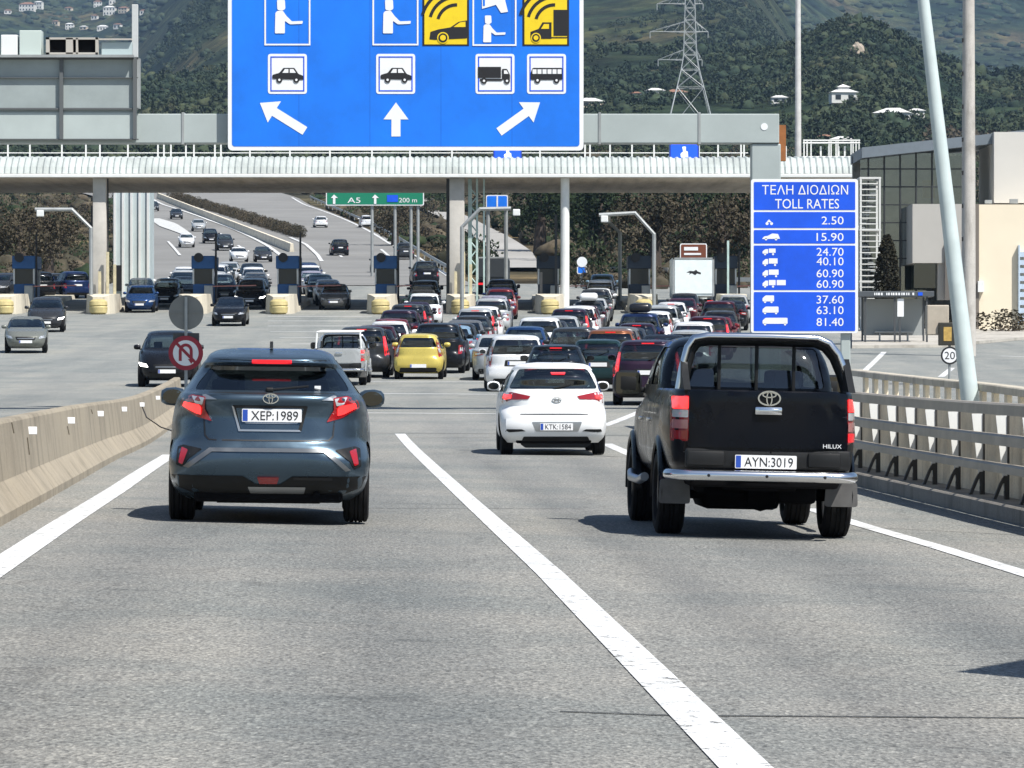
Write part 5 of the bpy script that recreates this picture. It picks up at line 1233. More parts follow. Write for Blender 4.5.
# ------------------------------------------------------------------ toll islands, booths, lamps
DI = 232.5
names = {97: 'outer left', 190: 'second from left', 278: 'third from left', 380: 'middle left', 460: 'middle', 550: 'middle right', 645: 'second from right', 735: 'right'}
def island_label(px, what): return what
LB = {3: 'at the frame edge', 97: 'under the leftmost canopy column', 190: 'behind the round sign on the barrier', 278: 'left of the transverse white lines', 380: 'between the oncoming and departing queues', 460: 'at the foot of the middle canopy column', 550: 'at the foot of the round white column', 645: 'left of the white truck', 735: 'right of the white truck'}
wm_ = None
for px in (3, 97, 190, 278, 380, 460, 550, 645, 735):
    x = gx(px, DI); g0 = G(x, DI)
    root = thing('toll_island', f'concrete toll island with yellow crash cushion {LB[px]}', 'toll island', (x, DI, g0), group='toll islands')
    L_ = 30; slope = (G(x, DI+L_)-g0)/L_
    m = MB(); pr = []
    for (yy, hw, h) in ((1.0, .35, .95), (1.3, .6, 1.05), (2.0, .82, 1.08), (5.5, .82, 1.0), (6.0, .90, .25), (L_, .90, .25)):
        zz = slope*yy; pr.append([(-hw, yy, zz-.1), (-hw*.93, yy, zz+h), (hw*.93, yy, zz+h), (hw, yy, zz-.1)])
    vs = [v for q in pr for v in q]; fs = [(4*i+j, 4*i+(j+1) % 4, 4*i+4+(j+1) % 4, 4*i+4+j) for i in range(len(pr)-1) for j in range(4)]+[(0, 1, 2, 3), tuple(4*(len(pr)-1)+j for j in range(4))]
    m.add(vs, fs); m.build('kerb_block', CONCI, root)
    m = MB(); prof = [(.02, .0), (.36, .02), (.48, .10), (.52, .40), (.47, .46), (.52, .52), (.49, .72), (.32, .84), (.02, .87)]
    m.lathe([(z, r) for r, z in prof], 'z', (0, .75, .02), 20); m.build('crash_cushion', CUSHION, root, smooth=40)
    if px not in (97, 460):
        bz = G(x, DI+12)-g0+.25
        r2 = thing('toll_booth', f'blue toll booth {LB[px]}' if px in (3, 190, 278, 380) else f'dark blue toll booth {LB[px]}', 'toll booth', (x, DI+10, g0+bz), group='toll booths')
        bl = BOOTHBLUE if px < 400 else mat('booth_dark', (.02, .035, .06), .5)
        m = MB(); m.box((0, 1.5, .55), (1.18, 3.0, 1.1), bev=.04); m.build('lower_wall', bl, r2)
        m = MB(); m.box((0, 1.5, 2.35), (1.35, 3.3, .75), bev=.05); m.build('roof', bl, r2)
        m = MB(); m.box((0, 1.5, 1.54), (1.08, 2.9, .9)); m.build('window', mat('booth_glass', (.015, .022, .03), .12), r2)
        for sx in (-.57, .57):
            for sy in (.02, 2.98): m = MB(); m.box((sx, sy, 1.53), (.09, .09, .9)); m.build('corner_post', WHITEP, r2)
        m = MB(); m.prism(circ(-.25, 2.62, .27, 20), 'y', -.30, -.16); m.build('signal_lamp', INK, r2)
        m = MB(); m.cyl((.62, -.6, .95), (3.1 if px not in (735, 380) else 1.6, -.7, 1.0), .035, n=6); m.build('barrier_arm', mat('arm_red_white', (.55, .25, .22), .5), r2)
        m = MB(); m.box((.35, -.5, .5), (.5, .5, 1.0), bev=.03); m.build('cabinet', STEEL, r2)
        m = MB(); m.cyl((.75, -.3, 0), (.75, -.3, 4.0 if px < 380 else 3.0), .06, n=8); m.build('mast', INK, r2)
    else:
        m = MB()
        for sx, h in ((-.3, 1.9), (.15, 3.0), (.55, 2.3)): m.box((sx, 4.6, h/2+.6), (.16, .16, h), bev=.01)
        r2 = tag(m.build('marker_post', mat('post_yellow', (.56, .50, .33), .6, vary=.3)), f'pale yellow marker posts standing on the toll island {LB[px][:4] and ("at the middle column" if px > 200 else "at the leftmost column")}', 'posts'); r2.location = (x, DI, g0)
def gallows(px, py0, arm, d, lb, py_b=300):
    x = gx(px, d); g0 = G(x, d)
    root = thing('lane_lamp', lb, 'lamp', (x, d, g0), group='lane lamps with bent arms')
    P_ = [(gx(a, d)-x, 0, gz(b_, d)-g0) for a, b_ in arm]
    m = MB(); m.tube([(0, 0, 0)]+P_, .11, 8); m.build('pole', STEEL, root)
    m = MB(); e = P_[-1]; m.box((e[0]+.3, 0, e[2]-.22), (.4, .3, .36), bev=.04); m.build('lamp_head', WHITEP, root)
gallows(91, 0, [(91, 228), (72, 209.5), (35, 209.5)], 234, 'bent-arm lamp over the far-left lane left of the canopy column')
gallows(654, 0, [(654, 234), (635, 213), (599, 215)], 233, 'bent-arm lamp left of the white truck')
gallows(462, 0, [(462, 227), (480, 209), (511, 208.5)], 231, 'bent-arm lamp beside the middle canopy column')
gallows(620, 0, [(620, 233), (606, 219), (602, 216)], 250, 'dark bent-arm lamp in shade behind the brighter one')
# clad tower left behind the canopy
x0, x1 = gx(113, 262), gx(150, 262); g0 = G(x0, 262)
root = thing('clad_tower', 'pale blue-grey ribbed tower behind the canopy at the left', 'tower', ((x0+x1)/2, 262, g0))
m = MB(); hw = (x1-x0)/2; m.box((0, 1.5, 4.2), (2*hw, 3, 8.4)); m.build('wall', mat('pale_cladding', (.52, .60, .61), .4, vary=.12, vscale=.5), root)
m = MB()
for q in range(5): m.box((-hw+.12+q*(2*hw-.24)/4, -.06, 4.25), (.14, .12, 8.5))
m.build('fin', WHITEP, root)
m = MB(); m.box((-hw*.75, -.08, 1.3), (.5, .1, 1.6)); m.build('door', INK, root)
# ------------------------------------------------------------------ vehicles placed on the road
COLR = {'black': (.010, .011, .014), 'charcoal': (.035, .038, .043), 'grey': (.12, .125, .13), 'silver': (.40, .42, .43), 'white': (.74, .75, .76), 'burgundy': (.045, .008, .016), 'red': (.13, .012, .016),
        'navy': (.012, .026, .085), 'blue': (.016, .048, .14), 'pale blue': (.20, .31, .42), 'yellow': (.58, .47, .12), 'dark green': (.016, .045, .032), 'beige': (.36, .33, .27), 'teal': (.014, .036, .040), 'lavender grey': (.30, .29, .36), 'purple': (.026, .014, .030), 'olive grey': (.17, .18, .165), 'orange': (.20, .075, .035)}
def car(kind, x, y, rz, color, label, cat='car', name=None, group=None, skip=(), z=None, roll=0.0):
    P_ = PROTO[kind]; t = thing(name or {'hatchback_braking': 'hatchback', 'suv_braking': 'suv', 'oncoming_lit': 'suv', 'small_city_car': 'city_car', 'white_hatchback': 'hatchback', 'crossover': 'crossover'}.get(kind, kind), label, cat, (x, y, G(x, y) if z is None else z), rz, group)
    wb = 2.6; dx, dy = -math.sin(rz), math.cos(rz)
    if z is None: pitch = math.atan((G(x+dx*wb, y+dy*wb)-G(x, y))/wb)
    else: pitch = math.atan((terrain(x+dx*wb, y+dy*wb)-terrain(x, y))/wb)
    t.rotation_mode = 'XYZ'; t.rotation_euler = (Matrix.Rotation(rz, 3, 'Z') @ Matrix.Rotation(pitch, 3, 'X') @ Matrix.Rotation(roll, 3, 'Y')).to_euler()
    return t, spawn(P_, t, COLR[color] if isinstance(color, str) else color, skip)
x = gx(267.5, 36.6); y = 37.4
car('crossover', x-.75*math.sin(YAW), y, YAW, (.070, .105, .140, .72), 'slate grey-blue crossover with boomerang tail lamps in the left lane', 'car', roll=.012)
x = gx(763.6, 36.1); car('pickup', x-1.1*math.sin(YAW), PD, YAW, (.002, .003, .006, 0), 'black double-cab pickup with chrome hoop and tube bumper in the right lane', 'pickup truck', name='pickup_truck', z=-.117, roll=.022)
x = gx(553, 66.3); car('white_hatchback', x, 67.3, YAW*.6, (.76, .78, .79, 0), 'clean white hatchback braking in the middle of the road ahead of the black pickup', 'car')
FARSKIP = ('seat', 'rim', 'mirror_glass', 'rear_wiper', 'plate_recess', 'front_bumper_intake', 'shut_line', 'aerial')
AWAY = FARSKIP+('headlight', 'grille'); ONC = FARSKIP+('tail_light', 'lamp_core', 'rear_bumper_trim', 'brake_light')
def lane(ctrl, cars, group, anchor, extra=0):
    ds = [c_[1] for c_ in ctrl]; xs_ = [gx(c_[0], c_[1]) for c_ in ctrl]
    f = lambda d: float(pchip(ds, xs_, np.array([min(max(d, ds[0]), ds[-1])]))[0])
    for n, q in enumerate(cars):
        d, kind, col, lb = q[:4]; dpx = q[4] if len(q) > 4 else 0
        xx = f(d)+dpx*d/F; rz = -math.atan((f(d+4)-f(d-4))/8)
        cat = {'pickup': 'pickup truck'}.get(kind, 'car')
        t, ob = car(kind, xx, d, rz, col, lb, cat, group=group, skip=(AWAY if d > 128 else ('shut_line',))+(('lettering', 'emblem', 'number_plate') if kind == 'pickup' else ()), name='pickup_truck' if kind == 'pickup' else None)
        if len(q) > 5: q[5](t, d)
H, HB, S, V, VB, M_, CC = 'hatchback', 'hatchback_braking', 'saloon', 'suv', 'suv_braking', 'people_carrier', 'small_city_car'
def roof_box(col, lb):
    def fn(t, d):
        hz = PROTO['suv'].rows[-1, 0] if 'suv' in t.name else PROTO['hatchback'].rows[-1, 0]
        m = MB(); m.box((0, 0, .22), (.85, 1.9, .36), bev=.14); o = m.build('roof_box', mat('roofbox_'+col, COLR[col], .3), None, smooth=60)
        o.location = t.matrix_basis @ Vector((0, .5, hz-.02)); o.rotation_euler = t.rotation_euler; tag(o, lb, 'roof box')
    return fn
def ladder(t, d):
    m = MB(); zr_ = zr+.07
    for sx in (-.72, .72):
        m.tube([(sx, -.9, zt_gate), (sx*.95, -.85, zr_), (sx*.9, 2.0, zr_)], .03, 6)
    for yy in (-.85, .2, 1.2, 2.0): m.tube([(-.69, yy, zr_), (.69, yy, zr_)], .025, 6)
    m.build('ladder_rack', WHITEP, t); t.scale = (.95, .95, .88)
A = 'cars queueing in the left departing lane'
lane([(340, 128), (372, 147), (398, 170), (416, 205), (424, 236), (430, 275)], [
    (128, 'pickup', 'silver', 'silver pickup with pale ladder rack just beyond the grey crossover', 0, ladder),
    (137, VB, 'charcoal', 'charcoal car directly ahead of the silver pickup, brake lamps lit', 6), (144.5, S, 'black', 'black saloon, second ahead of the silver pickup in the left queue', 4), (151.5, HB, 'burgundy', 'burgundy hatchback braking, third ahead of the silver pickup', -2),
    (158.5, H, 'white', 'white-roofed hatchback, fourth ahead of the silver pickup, among dark red cars', 2), (165.5, HB, 'red', 'dark red hatchback braking, fifth ahead of the silver pickup', -3), (172.5, V, 'purple', 'purple-black car, sixth ahead of the silver pickup'), (180, S, 'burgundy', 'burgundy saloon, seventh ahead of the silver pickup'),
    (187.5, VB, 'charcoal', 'charcoal car braking, eighth ahead of the silver pickup'), (195, H, 'black', 'black hatchback, ninth ahead of the silver pickup', 3), (203, S, 'purple', 'dark purple saloon, tenth ahead of the silver pickup'), (212, V, 'white', 'white car near the left departing booth lane, tailing dark cars', 6),
    (221, H, 'dark green', 'dark green hatchback entering the left departing toll lane', 0), (230, S, 'charcoal', 'charcoal saloon between toll islands in the left departing lane'), (240, V, 'black', 'black car beside the booth in the left departing lane'), (249, H, 'charcoal', 'charcoal hatchback just through the left departing booth lane')], A, '')
B = 'cars queueing in the second departing lane'
lane([(419, 135), (444, 147), (470, 170), (488, 200), (500, 236), (508, 280)], [
    (135, CC, 'yellow', 'small yellow city car with dark rear window at the queue end', 0), (142.5, V, 'black', 'black car hidden mostly behind the yellow city car', 3), (149.5, H, 'pale blue', 'pale blue hatchback just ahead and right of the yellow city car', 4), (156.5, HB, 'charcoal', 'charcoal hatchback braking, third ahead of the yellow city car'),
    (163.5, S, 'grey', 'grey saloon, fourth ahead of the yellow city car'), (170.5, H, 'charcoal', 'charcoal hatchback, fifth ahead of the yellow city car', 2), (177.5, VB, 'silver', 'silver car braking, sixth ahead of the yellow city car'), (184.5, M_, 'white', 'white people carrier, seventh ahead of the yellow city car', 3),
    (192, S, 'lavender grey', 'lavender grey saloon, eighth ahead of the yellow city car'), (199.5, V, 'silver', 'silver car, ninth ahead of the yellow city car', 4), (207.5, HB, 'navy', 'navy hatchback braking, tenth ahead of the yellow city car', 4), (216, H, 'lavender grey', 'lavender grey hatchback with roof box near the middle column'),
    (225, M_, 'red', 'red people carrier entering the toll lane right of the middle column', 4), (234, S, 'navy', 'navy saloon in the toll lane right of the middle column'), (243, V, 'black', 'black car beside the booth right of the middle column'), (252, S, 'burgundy', 'burgundy saloon just through the lane right of the middle column')], B, '')
Cg = 'cars queueing in the third departing lane'
lane([(516, 121), (499, 134), (524, 148), (545, 160), (566, 177), (584, 195), (595, 220), (600, 240), (604, 280)], [
    (121, M_, 'white', 'white people carrier left of the braking white hatchback', 0), (134, S, 'silver', 'silver saloon right of the yellow city car with a green-tinted window', 0), (147.5, H, 'blue', 'bright blue hatchback ahead of the silver saloon', 2), (155, V, 'white', 'white car beyond the bright blue hatchback', 3), (162.5, S, 'charcoal', 'charcoal saloon, third ahead of the silver saloon', 0),
    (170, H, 'silver', 'silver hatchback, fourth ahead of the silver saloon', 3), (177.5, VB, 'purple', 'purple-grey car braking, fifth ahead of the silver saloon', 3), (185.5, M_, 'white', 'white people carrier, sixth ahead of the silver saloon', 4), (194, HB, 'burgundy', 'burgundy hatchback braking, seventh ahead of the silver saloon'), (203, H, 'charcoal', 'charcoal hatchback under a white roof box in the third queue', 0, roof_box('white', 'white roof box on the charcoal hatchback in the third queue')),
    (212, S, 'silver', 'silver saloon right of the round white column, near the booths'), (221.5, V, 'charcoal', 'charcoal car right of the round white column'), (231, H, 'white', 'white hatchback in the toll lane right of the round white column'), (241, V, 'white', 'white car beside the booth right of the round white column'), (250, H, 'grey', 'grey hatchback just through the lane right of the round white column'), (259, M_, 'pale blue', 'pale blue people carrier farthest through the lane right of the round white column')], Cg, '')
Dg = 'cars queueing in the fourth departing lane'
lane([(598, 121), (612, 134), (628, 150), (640, 165), (656, 182), (672, 203), (686, 225), (690, 250)], [
    (121, H, 'teal', 'dark teal hatchback with a large pale windscreen just right of the white hatchback', 0), (131, VB, 'orange', 'copper-orange car braking beyond the dark teal hatchback', 2), (139.5, M_, 'grey', 'grey people carrier, second ahead of the dark teal hatchback'), (147.5, S, 'charcoal', 'charcoal saloon, third ahead of the dark teal hatchback', 0),
    (156, HB, 'purple', 'purple-black hatchback braking, fourth ahead of the dark teal hatchback', 4), (165, V, 'navy', 'navy car carrying a black roof box in the fourth queue', 0, roof_box('black', 'black roof box on the navy car in the fourth queue')), (174, M_, 'white', 'white people carrier just beyond the navy car with a roof box', 5), (183, V, 'silver', 'silver car left of the white truck, farther up the fourth queue', 4), (192, H, 'charcoal', 'charcoal hatchback behind the white truck'), (202, HB, 'white', 'white hatchback braking low in front of the white truck'), (212, S, 'burgundy', 'burgundy saloon directly behind the white truck', 3), (221, H, 'charcoal', 'charcoal car tucked under the back of the white truck')], Dg, '')
Eg = 'cars queueing in the rightmost departing lane'
lane([(648, 107), (668, 120), (690, 140), (708, 160), (722, 185), (733, 215), (738, 250)], [
    (107, VB, 'purple', 'purple-black car with lit brake lamps beside the black pickup mirror', 0), (118, H, 'grey', 'grey hatchback beyond the purple-black car, hidden by the pickup'), (140, H, 'silver', 'silver hatchback whose roof shows above the black pickup'), (150, M_, 'white', 'white people carrier above the pickup roof left of the toll rates board', -6), (160, VB, 'burgundy', 'burgundy car braking left of the toll rates board', 0),
    (170, S, 'red', 'red saloon left of the toll rates board'), (181, H, 'charcoal', 'charcoal hatchback beside the toll rates board'), (193, V, 'burgundy', 'burgundy car in front of the white truck, right side', -6), (206, S, 'black', 'black saloon right of the white truck'), (218, H, 'silver', 'silver hatchback at the right toll lane entrance')], Eg, '')
# merging cars
for (px, d, kind, col, lb) in ((556, 112, HB, 'black', 'black hatchback braking straight ahead of the clean white hatchback'), (575, 133, V, 'charcoal', 'charcoal car merging between the blue hatchback and the copper-orange car'), (664, 134, S, 'black', 'black saloon merging right of the copper-orange car')):
    car(kind, gx(px, d), d, -.03, col, lb, 'car', group='cars merging towards the toll lanes', skip=AWAY if d > 128 else ('shut_line',))
# oncoming cars
def onc(px, py, kind, col, lb, rz=None, grp='oncoming cars leaving the toll', d=None, skip=ONC):
    d = d or unproj(px, py).y; wb = 2.6; rz = math.pi+(YAW if rz is None else rz)
    x_ = gx(px, d); dx, dy = -math.sin(rz), math.cos(rz)
    return car(kind, x_-dx*wb, d-dy*wb, rz, col, lb, 'car', group=grp, skip=skip)
onc(168, 386, 'oncoming_lit', 'black', 'black oncoming off-roader with one bright headlamp behind the no U-turn sign', d=126, skip=('rear_wiper', 'tail_light', 'lamp_core'))
onc(26, 353, S, 'olive grey', 'olive-grey oncoming saloon nearest the left frame edge', rz=.10)
onc(46, 332, 'oncoming_lit', 'charcoal', 'charcoal oncoming off-roader just behind the olive-grey saloon at the left', rz=.08)
onc(229, 326, S, 'black', 'black oncoming saloon with lit lamps in front of the booths', rz=.0)
onc(140, 311, H, 'blue', 'bright blue oncoming hatchback between the two left booths', rz=.02, d=236)
onc(165, 308, M_, 'black', 'black oncoming people carrier right behind the bright blue hatchback', rz=.0, d=247)
onc(250, 305, 'oncoming_lit', 'black', 'black oncoming car with lamps lit between the second and third booths', rz=.0, d=243)
onc(334, 307, S, 'grey', 'grey oncoming saloon right of the yellow cushion, first in its line', rz=0, d=241)
Gq = 'oncoming cars waiting behind the booths'
cl_ = ['white', 'silver', 'white', 'pale blue', 'charcoal', 'white', 'grey']
def q_line(ctrl, items, where):
    ds = [c_[1] for c_ in ctrl]; xs_ = [gx(*c_) for c_ in ctrl]
    ordn = ['first', 'second', 'third', 'fourth', 'fifth', 'sixth', 'seventh', 'eighth']
    for n, (d, kind, col) in enumerate(items):
        x_ = float(np.interp(d, ds, xs_)); sl_ = (np.interp(d+4, ds, xs_)-np.interp(d-4, ds, xs_))/8
        car(kind, x_, d+2.6, math.pi-math.atan(sl_), col, f'{col} {dict(hatchback="hatchback", saloon="saloon", suv="off-roader", people_carrier="people carrier")[kind]}, {ordn[n]} in the oncoming line {where}', 'car', group=Gq, skip=ONC)
q_line([(334, 241), (318, 256), (309, 272), (304, 290), (306, 310)], [(249, H, 'white'), (256.5, M_, 'dark green'), (264, S, 'silver'), (271.5, H, 'lavender grey'), (279, V, 'white'), (287, V, 'navy'), (295, S, 'grey'), (304, H, 'charcoal')], 'behind the grey saloon')
q_line([(232, 240), (214, 262), (212, 280), (222, 300), (236, 320)], [(256, M_, 'charcoal'), (264, H, 'white'), (272, S, 'silver'), (280, V, 'white'), (288, M_, 'silver'), (297, S, 'charcoal'), (307, H, 'silver')], 'right of the second left booth')
q_line([(250, 243), (254, 262), (250, 282), (248, 310)], [(252, H, 'silver'), (260, S, 'charcoal'), (268, H, 'grey'), (277, M_, 'white'), (286, V, 'black'), (296, H, 'beige')], 'left of the third left booth')
q_line([(184, 243), (180, 262), (182, 290), (188, 310)], [(256, H, 'charcoal'), (265, V, 'silver'), (274, S, 'black'), (284, H, 'white')], 'right of the ribbed tower')
q_line([(140, 240), (136, 262), (134, 290)], [(255, S, 'white'), (264, H, 'white'), (273, H, 'charcoal'), (282, M_, 'silver'), (291, H, 'grey')], 'beside the ribbed tower')
for n, (px, d, kind, col, lb) in enumerate(((10, 268, H, 'charcoal', 'charcoal hatchback parked at the far left by the booth'), (40, 262, V, 'black', 'black car, leftmost of three dark cars near the bent-arm lamp'), (58, 266, H, 'charcoal', 'charcoal hatchback, second of three dark cars near the bent-arm lamp'), (75, 263, V, 'navy', 'navy car, third of three dark cars near the bent-arm lamp'))):
    x_ = gx(px, d); car(kind, x_, d, .35 if n else 2.9, col, lb, 'car', group='cars standing left of the toll', skip=FARSKIP)
for (px, py, away, kind, col, lb) in ((153, 211, 0, H, 'charcoal', 'far charcoal car highest on the descending road at the left'), (176, 219, 0, S, 'charcoal', 'far charcoal car second highest on the descending road'), (210, 243, 0, M_, 'black', 'far black people carrier descending above the oncoming line'), (224, 250, 0, V, 'charcoal', 'far charcoal car close behind the black people carrier'),
        (198, 231, 0, H, 'silver', 'far silver hatchback descending between two charcoal cars'), (238, 262, 0, S, 'white', 'white saloon joining the back of the oncoming line'), (262, 262, 0, H, 'charcoal', 'charcoal hatchback near the median joining the oncoming line'), (186, 247, 0, H, 'white', 'white hatchback on the left branch of the descending road'),
        (321, 228, 1, H, 'white', 'far white car alone on the climbing road'), (367, 228, 1, M_, 'white', 'far white people carrier by the right edge of the climbing road'), (340, 256, 1, V, 'black', 'far black car in the left half of the climbing road'), (405, 260, 1, V, 'charcoal', 'far charcoal car near the right edge of the climbing road'), (426, 286, 1, V, 'black', 'black car just past the booths on the climbing road'), (383, 273, 1, S, 'charcoal', 'charcoal saloon leaving the middle left booth')):
    d = dof(py); x_ = gx(px, d); car(kind, x_, d, (.12 if away else math.pi+.12), col, lb, 'car', group='cars on the far roads', skip=(AWAY if away else ONC), z=terrain(x_, d)+.04)
# trucks
def truck(px, d, rz, bw, bh, bl, col, lb, logo=False):
    x_ = gx(px, d); t = thing('box_truck', lb, 'truck', (x_, d, G(x_, d)), rz)
    body = mat('truck_'+lb.split()[0], col, .45, vary=.08)
    m = MB(); m.box((0, bl/2-1.2, .95+bh/2), (bw, bl, bh), bev=.04); m.build('cargo_box', body, t)
    m = MB(); m.box((0, -1.23, .95+bh/2), (bw-.22, .04, bh-.30), bev=.015); dr = m.build('rear_door', body, t)
    m = MB()
    for sx in (-1, 1): m.box((sx*(bw/2-.05), -1.22, .95+bh/2), (.08, .06, bh))
    m.box((0, -1.22, .95+bh-.05), (bw, .06, .10)); m.build('door_frame', STEEL, t)
    m = MB(); m.box((0, bl+.2, 1.4), (2.0, 1.7, 2.0), bev=.12); m.build('cab', body, t)
    m = MB(); m.box((0, bl/2-1.0, .72), (1.0, bl, .25)); m.box((0, -1.15, .62), (bw-.1, .12, .16), bev=.02); m.build('chassis', BLACK, t)
    wm2, rm2 = wheel_mesh(.42, .5)
    for yy in (0, bl):
        for sx in (-1, 1): link('wheel', wm2, t).location = (sx*.80, yy, .42)
    for sx in (-1, 1):
        m = MB(); m.box((sx*(bw/2-.22), -1.22, .66), (.34, .05, .13), bev=.015); m.build('tail_light', TAILLIT, t)
    if logo:
        m = MB(); zc_ = .95+bh*.62; m.plate(rounded([(-.40, zc_-.02), (-.2, zc_+.08), (.02, zc_+.06), (.15, zc_+.15), (.22, zc_+.05), (.42, zc_-.02), (.40, zc_-.12), (.2, zc_-.06), (.1, zc_-.16), (-.1, zc_-.05), (-.25, zc_-.13), (-.2, zc_-.02)], .03), -1.252, .004); m.build('emblem', INK, t)
    return t
truck(692.5, 234, 0, 2.3, 2.15, 4.6, (.76, .83, .83), 'white box truck with a dark running emblem on its rear door', True)
truck(493, 272, -.02, 1.95, 1.45, 3.6, (.03, .035, .04), 'dark van with a square back beyond the middle toll island')
# invented sign, added out of frame to cast the shadow on the road
P = Vector((4.62, 19.0, G(4.62, 19.0))); root = thing('shadow_caster_sign', 'invented blank blue sign on a pole out of frame, added to cast a road shadow', 'road sign', P)
m = MB(); m.cyl((0, 0, 0), (0, 0, 3.5), .045, n=10); m.build('pole', STEEL, root)
m = MB(); m.box((-.15, -.08, 3.75), (1.5, .05, 1.2), rz=1.15, bev=.05); m.build('panel', SIGNBLUE, root); m = MB(); m.cyl((-.2, -.08, 3.9), (-.75, -.08, 3.9), .012, n=6); m.build('arm', STEEL, root)

# ------------------------------------------------------------------ right-hand buildings and street furniture
DB = 205.0; gB = G(30, DB)
def bb(m, px0, py0, px1, py1, y0, y1, mi=0, bev=0): pbox(m, px0, py0, px1, py1, y0, y0, y1, mi, bev)
root = thing('toll_office', 'modern toll office with glazed facade, pale blocks and a tall cream wall at the right', 'building')
FG = glass_mat('facade_glass', (.62, .64, .62), .12)
m = MB(); pbox(m, 862, 152, 978, 300, DB, DB+1.0, DB+1.04); m.build('glass_facade', FG, root)
m = MB(); pbox(m, 862, 150, 985, 345, DB, DB+5.5, DB+6); m.build('inner_wall', mat('inner_grey', (.30, .29, .26), .9, vary=.75, vscale=.6), root)
m = MB()
for px in (870, 886, 902, 918, 934, 950, 966): pbox(m, px-.7, 152, px+.7, 300, DB, DB+.85, DB+1.0)
for py in (168, 186, 204, 222, 240, 258): pbox(m, 862, py-.6, 978, py+.6, DB, DB+.86, DB+.99)
m.build('facade_frame', mat('facade_frame_dark', (.03, .033, .036), .5), root)
for q in ((880, 262, 290, 3.2), (905, 230, 292, 3.0), (928, 178, 196, 2.4), (945, 170, 184, 2.2)):
    m = MB(); pbox(m, q[0], q[1], q[0]+12, q[2], DB, DB+q[3], DB+q[3]+.4); m.build('furnishing_or_reflection', mat('amber_reflection', (.30, .19, .06), .8, vary=.4, vscale=1.5) if q[1] < 200 else mat('inner_dark', (.05, .05, .05), .8), root)  # amber boxes imitate reflections in the facade glass; dark ones are furnishings
m = MB(); a = [(gx(862, DB), gz(147.5, DB)), (gx(1100, DB), gz(122, DB)), (gx(1100, DB), gz(132, DB)), (gx(862, DB), gz(158, DB))]; m.prism(a, 'y', DB, DB+7); m.build('roof', mat('roof_slate', (.15, .18, .21), .5, vary=.1), root)
m = MB(); bb(m, 994, 132, 1120, 203, DB-.6, DB+6); m.build('upper_block', mat('block_pale', (.56, .55, .52), .9, vary=.06, vscale=.2), root)
m = MB(); bb(m, 912.5, 204, 966, 263, DB-2.2, DB+3); m.build('middle_block', mat('block_grey', (.42, .41, .385), .9, vary=.08, vscale=.3), root)
m = MB(); bb(m, 976, 204.5, 1120, 335, DB-2.6, DB+4); m.build('tall_wall', mat('cream_wall', (.76, .68, .53), .9, vary=.07, vscale=.25, bump=.15), root)
m = MB(); bb(m, 974, 204, 979, 335, DB-2.75, DB-2.4); m.build('drain_pipe', mat('pipe_brown', (.16, .14, .12), .6), root)
m = MB(); bb(m, 978, 281, 984, 292, DB-2.9, DB-2.55); m.build('wall_box', WHITEP, root)
m = MB(); bb(m, 938, 263, 964, 300, DB-2.0, DB-1.4); m.build('wall_pier', mat('block_grey', (0, 0, 0)), root)
m = MB(); bb(m, 914, 262, 936, 288, DB-1.4, DB-1.3); m.build('entrance_glass', GLASS_DK, root)
m = MB(); bb(m, 945, 243, 953, 300, DB-2.35, DB-2.2); m.build('door', mat('door_shade', (.12, .11, .10), .7), root)
m = MB()
for q in range(9): bb(m, 1019.5, 252+q*8, 1040, 257+q*8, DB-2.85, DB-2.62)
bb(m, 1018.5, 245, 1020, 325, DB-2.9, DB-2.62); m.build('louvre', mat('louvre_pale_blue', (.45, .55, .66), .5), root)
m = MB(); bb(m, 985, 200, 992, 203.5, DB-2.2, DB-1.9); bb(m, 1010, 199, 1018, 203.5, DB-2.2, DB-1.9); m.build('roof_camera', STEEL, root)
# forecourt kerb and shelter
def slab(name, pp, h, mt):
    pts = [unproj(*q) for q in pp]; n = len(pts); m = MB()
    vs = [(p.x, p.y, G(p.x, p.y)+.004) for p in pts]+[(p.x, p.y, G(p.x, p.y)+h) for p in pts]
    m.add(vs, [(i, (i+1) % n, n+(i+1) % n, n+i) for i in range(n)]+[tuple(range(n, 2*n))]); return tag(m.build(name, mt), kind='structure')
slab('pavement', [(852, 348.5), (940, 347.5), (1100, 333), (1100, 322), (852, 329)], .13, conc_mat('paving', (.42, .40, .36)))
DS = unproj(895, 346).y+1.2; x0, x1 = gx(864, DS), gx(928, DS); g0 = G(x0, DS)+.13; hT = gz(291, DS)-g0
root = thing('shelter', 'glazed waiting shelter with a dark lettered roof beam right of the toll rates board', 'shelter', (x0, DS, g0)); wd = x1-x0
m = MB(); m.box((wd/2, .8, hT-.13), (wd+.5, 1.9, .24), bev=.02); m.build('roof', mat('shelter_roof', (.07, .08, .09), .5), root)
m = MB()
for x_ in (.05, wd*.48, wd*.56, wd-.05): m.box((x_, .0, hT/2-.12), (.08, .08, hT-.24))
for x_ in (.05, wd-.05): m.box((x_, 1.5, hT/2-.12), (.08, .08, hT-.24))
m.build('post', mat('shelter_post', (.06, .065, .07), .5), root)
m = MB(); m.box((wd/2, 1.5, hT*.5), (wd-.15, .03, hT*.72)); m.build('pane', mat('milky_glass', (.30, .32, .32), .25), root)
m = MB(); m.box((wd/2, 1.15, .45), (wd*.6, .4, .08), bev=.02)
for x_ in (wd*.28, wd*.72): m.box((x_, 1.15, .2), (.06, .3, .4))
m.build('bench', STEEL, root)
m = MB(); m.plate([(wd*.52, hT*.5), (wd*.62, hT*.5), (wd*.62, hT*.85), (wd*.52, hT*.85)], -.04, .01); m.build('notice', SIGNWHITE, root)
m = MB(); r_ = random.Random(3); xx = .45
while xx < wd-.65:
    ww_ = r_.choice((.05, .07, .08)); m.box((xx, -.165, hT-.13), (ww_, .01, .11)); xx += ww_+.04
    if r_.random() < .18: xx += .1
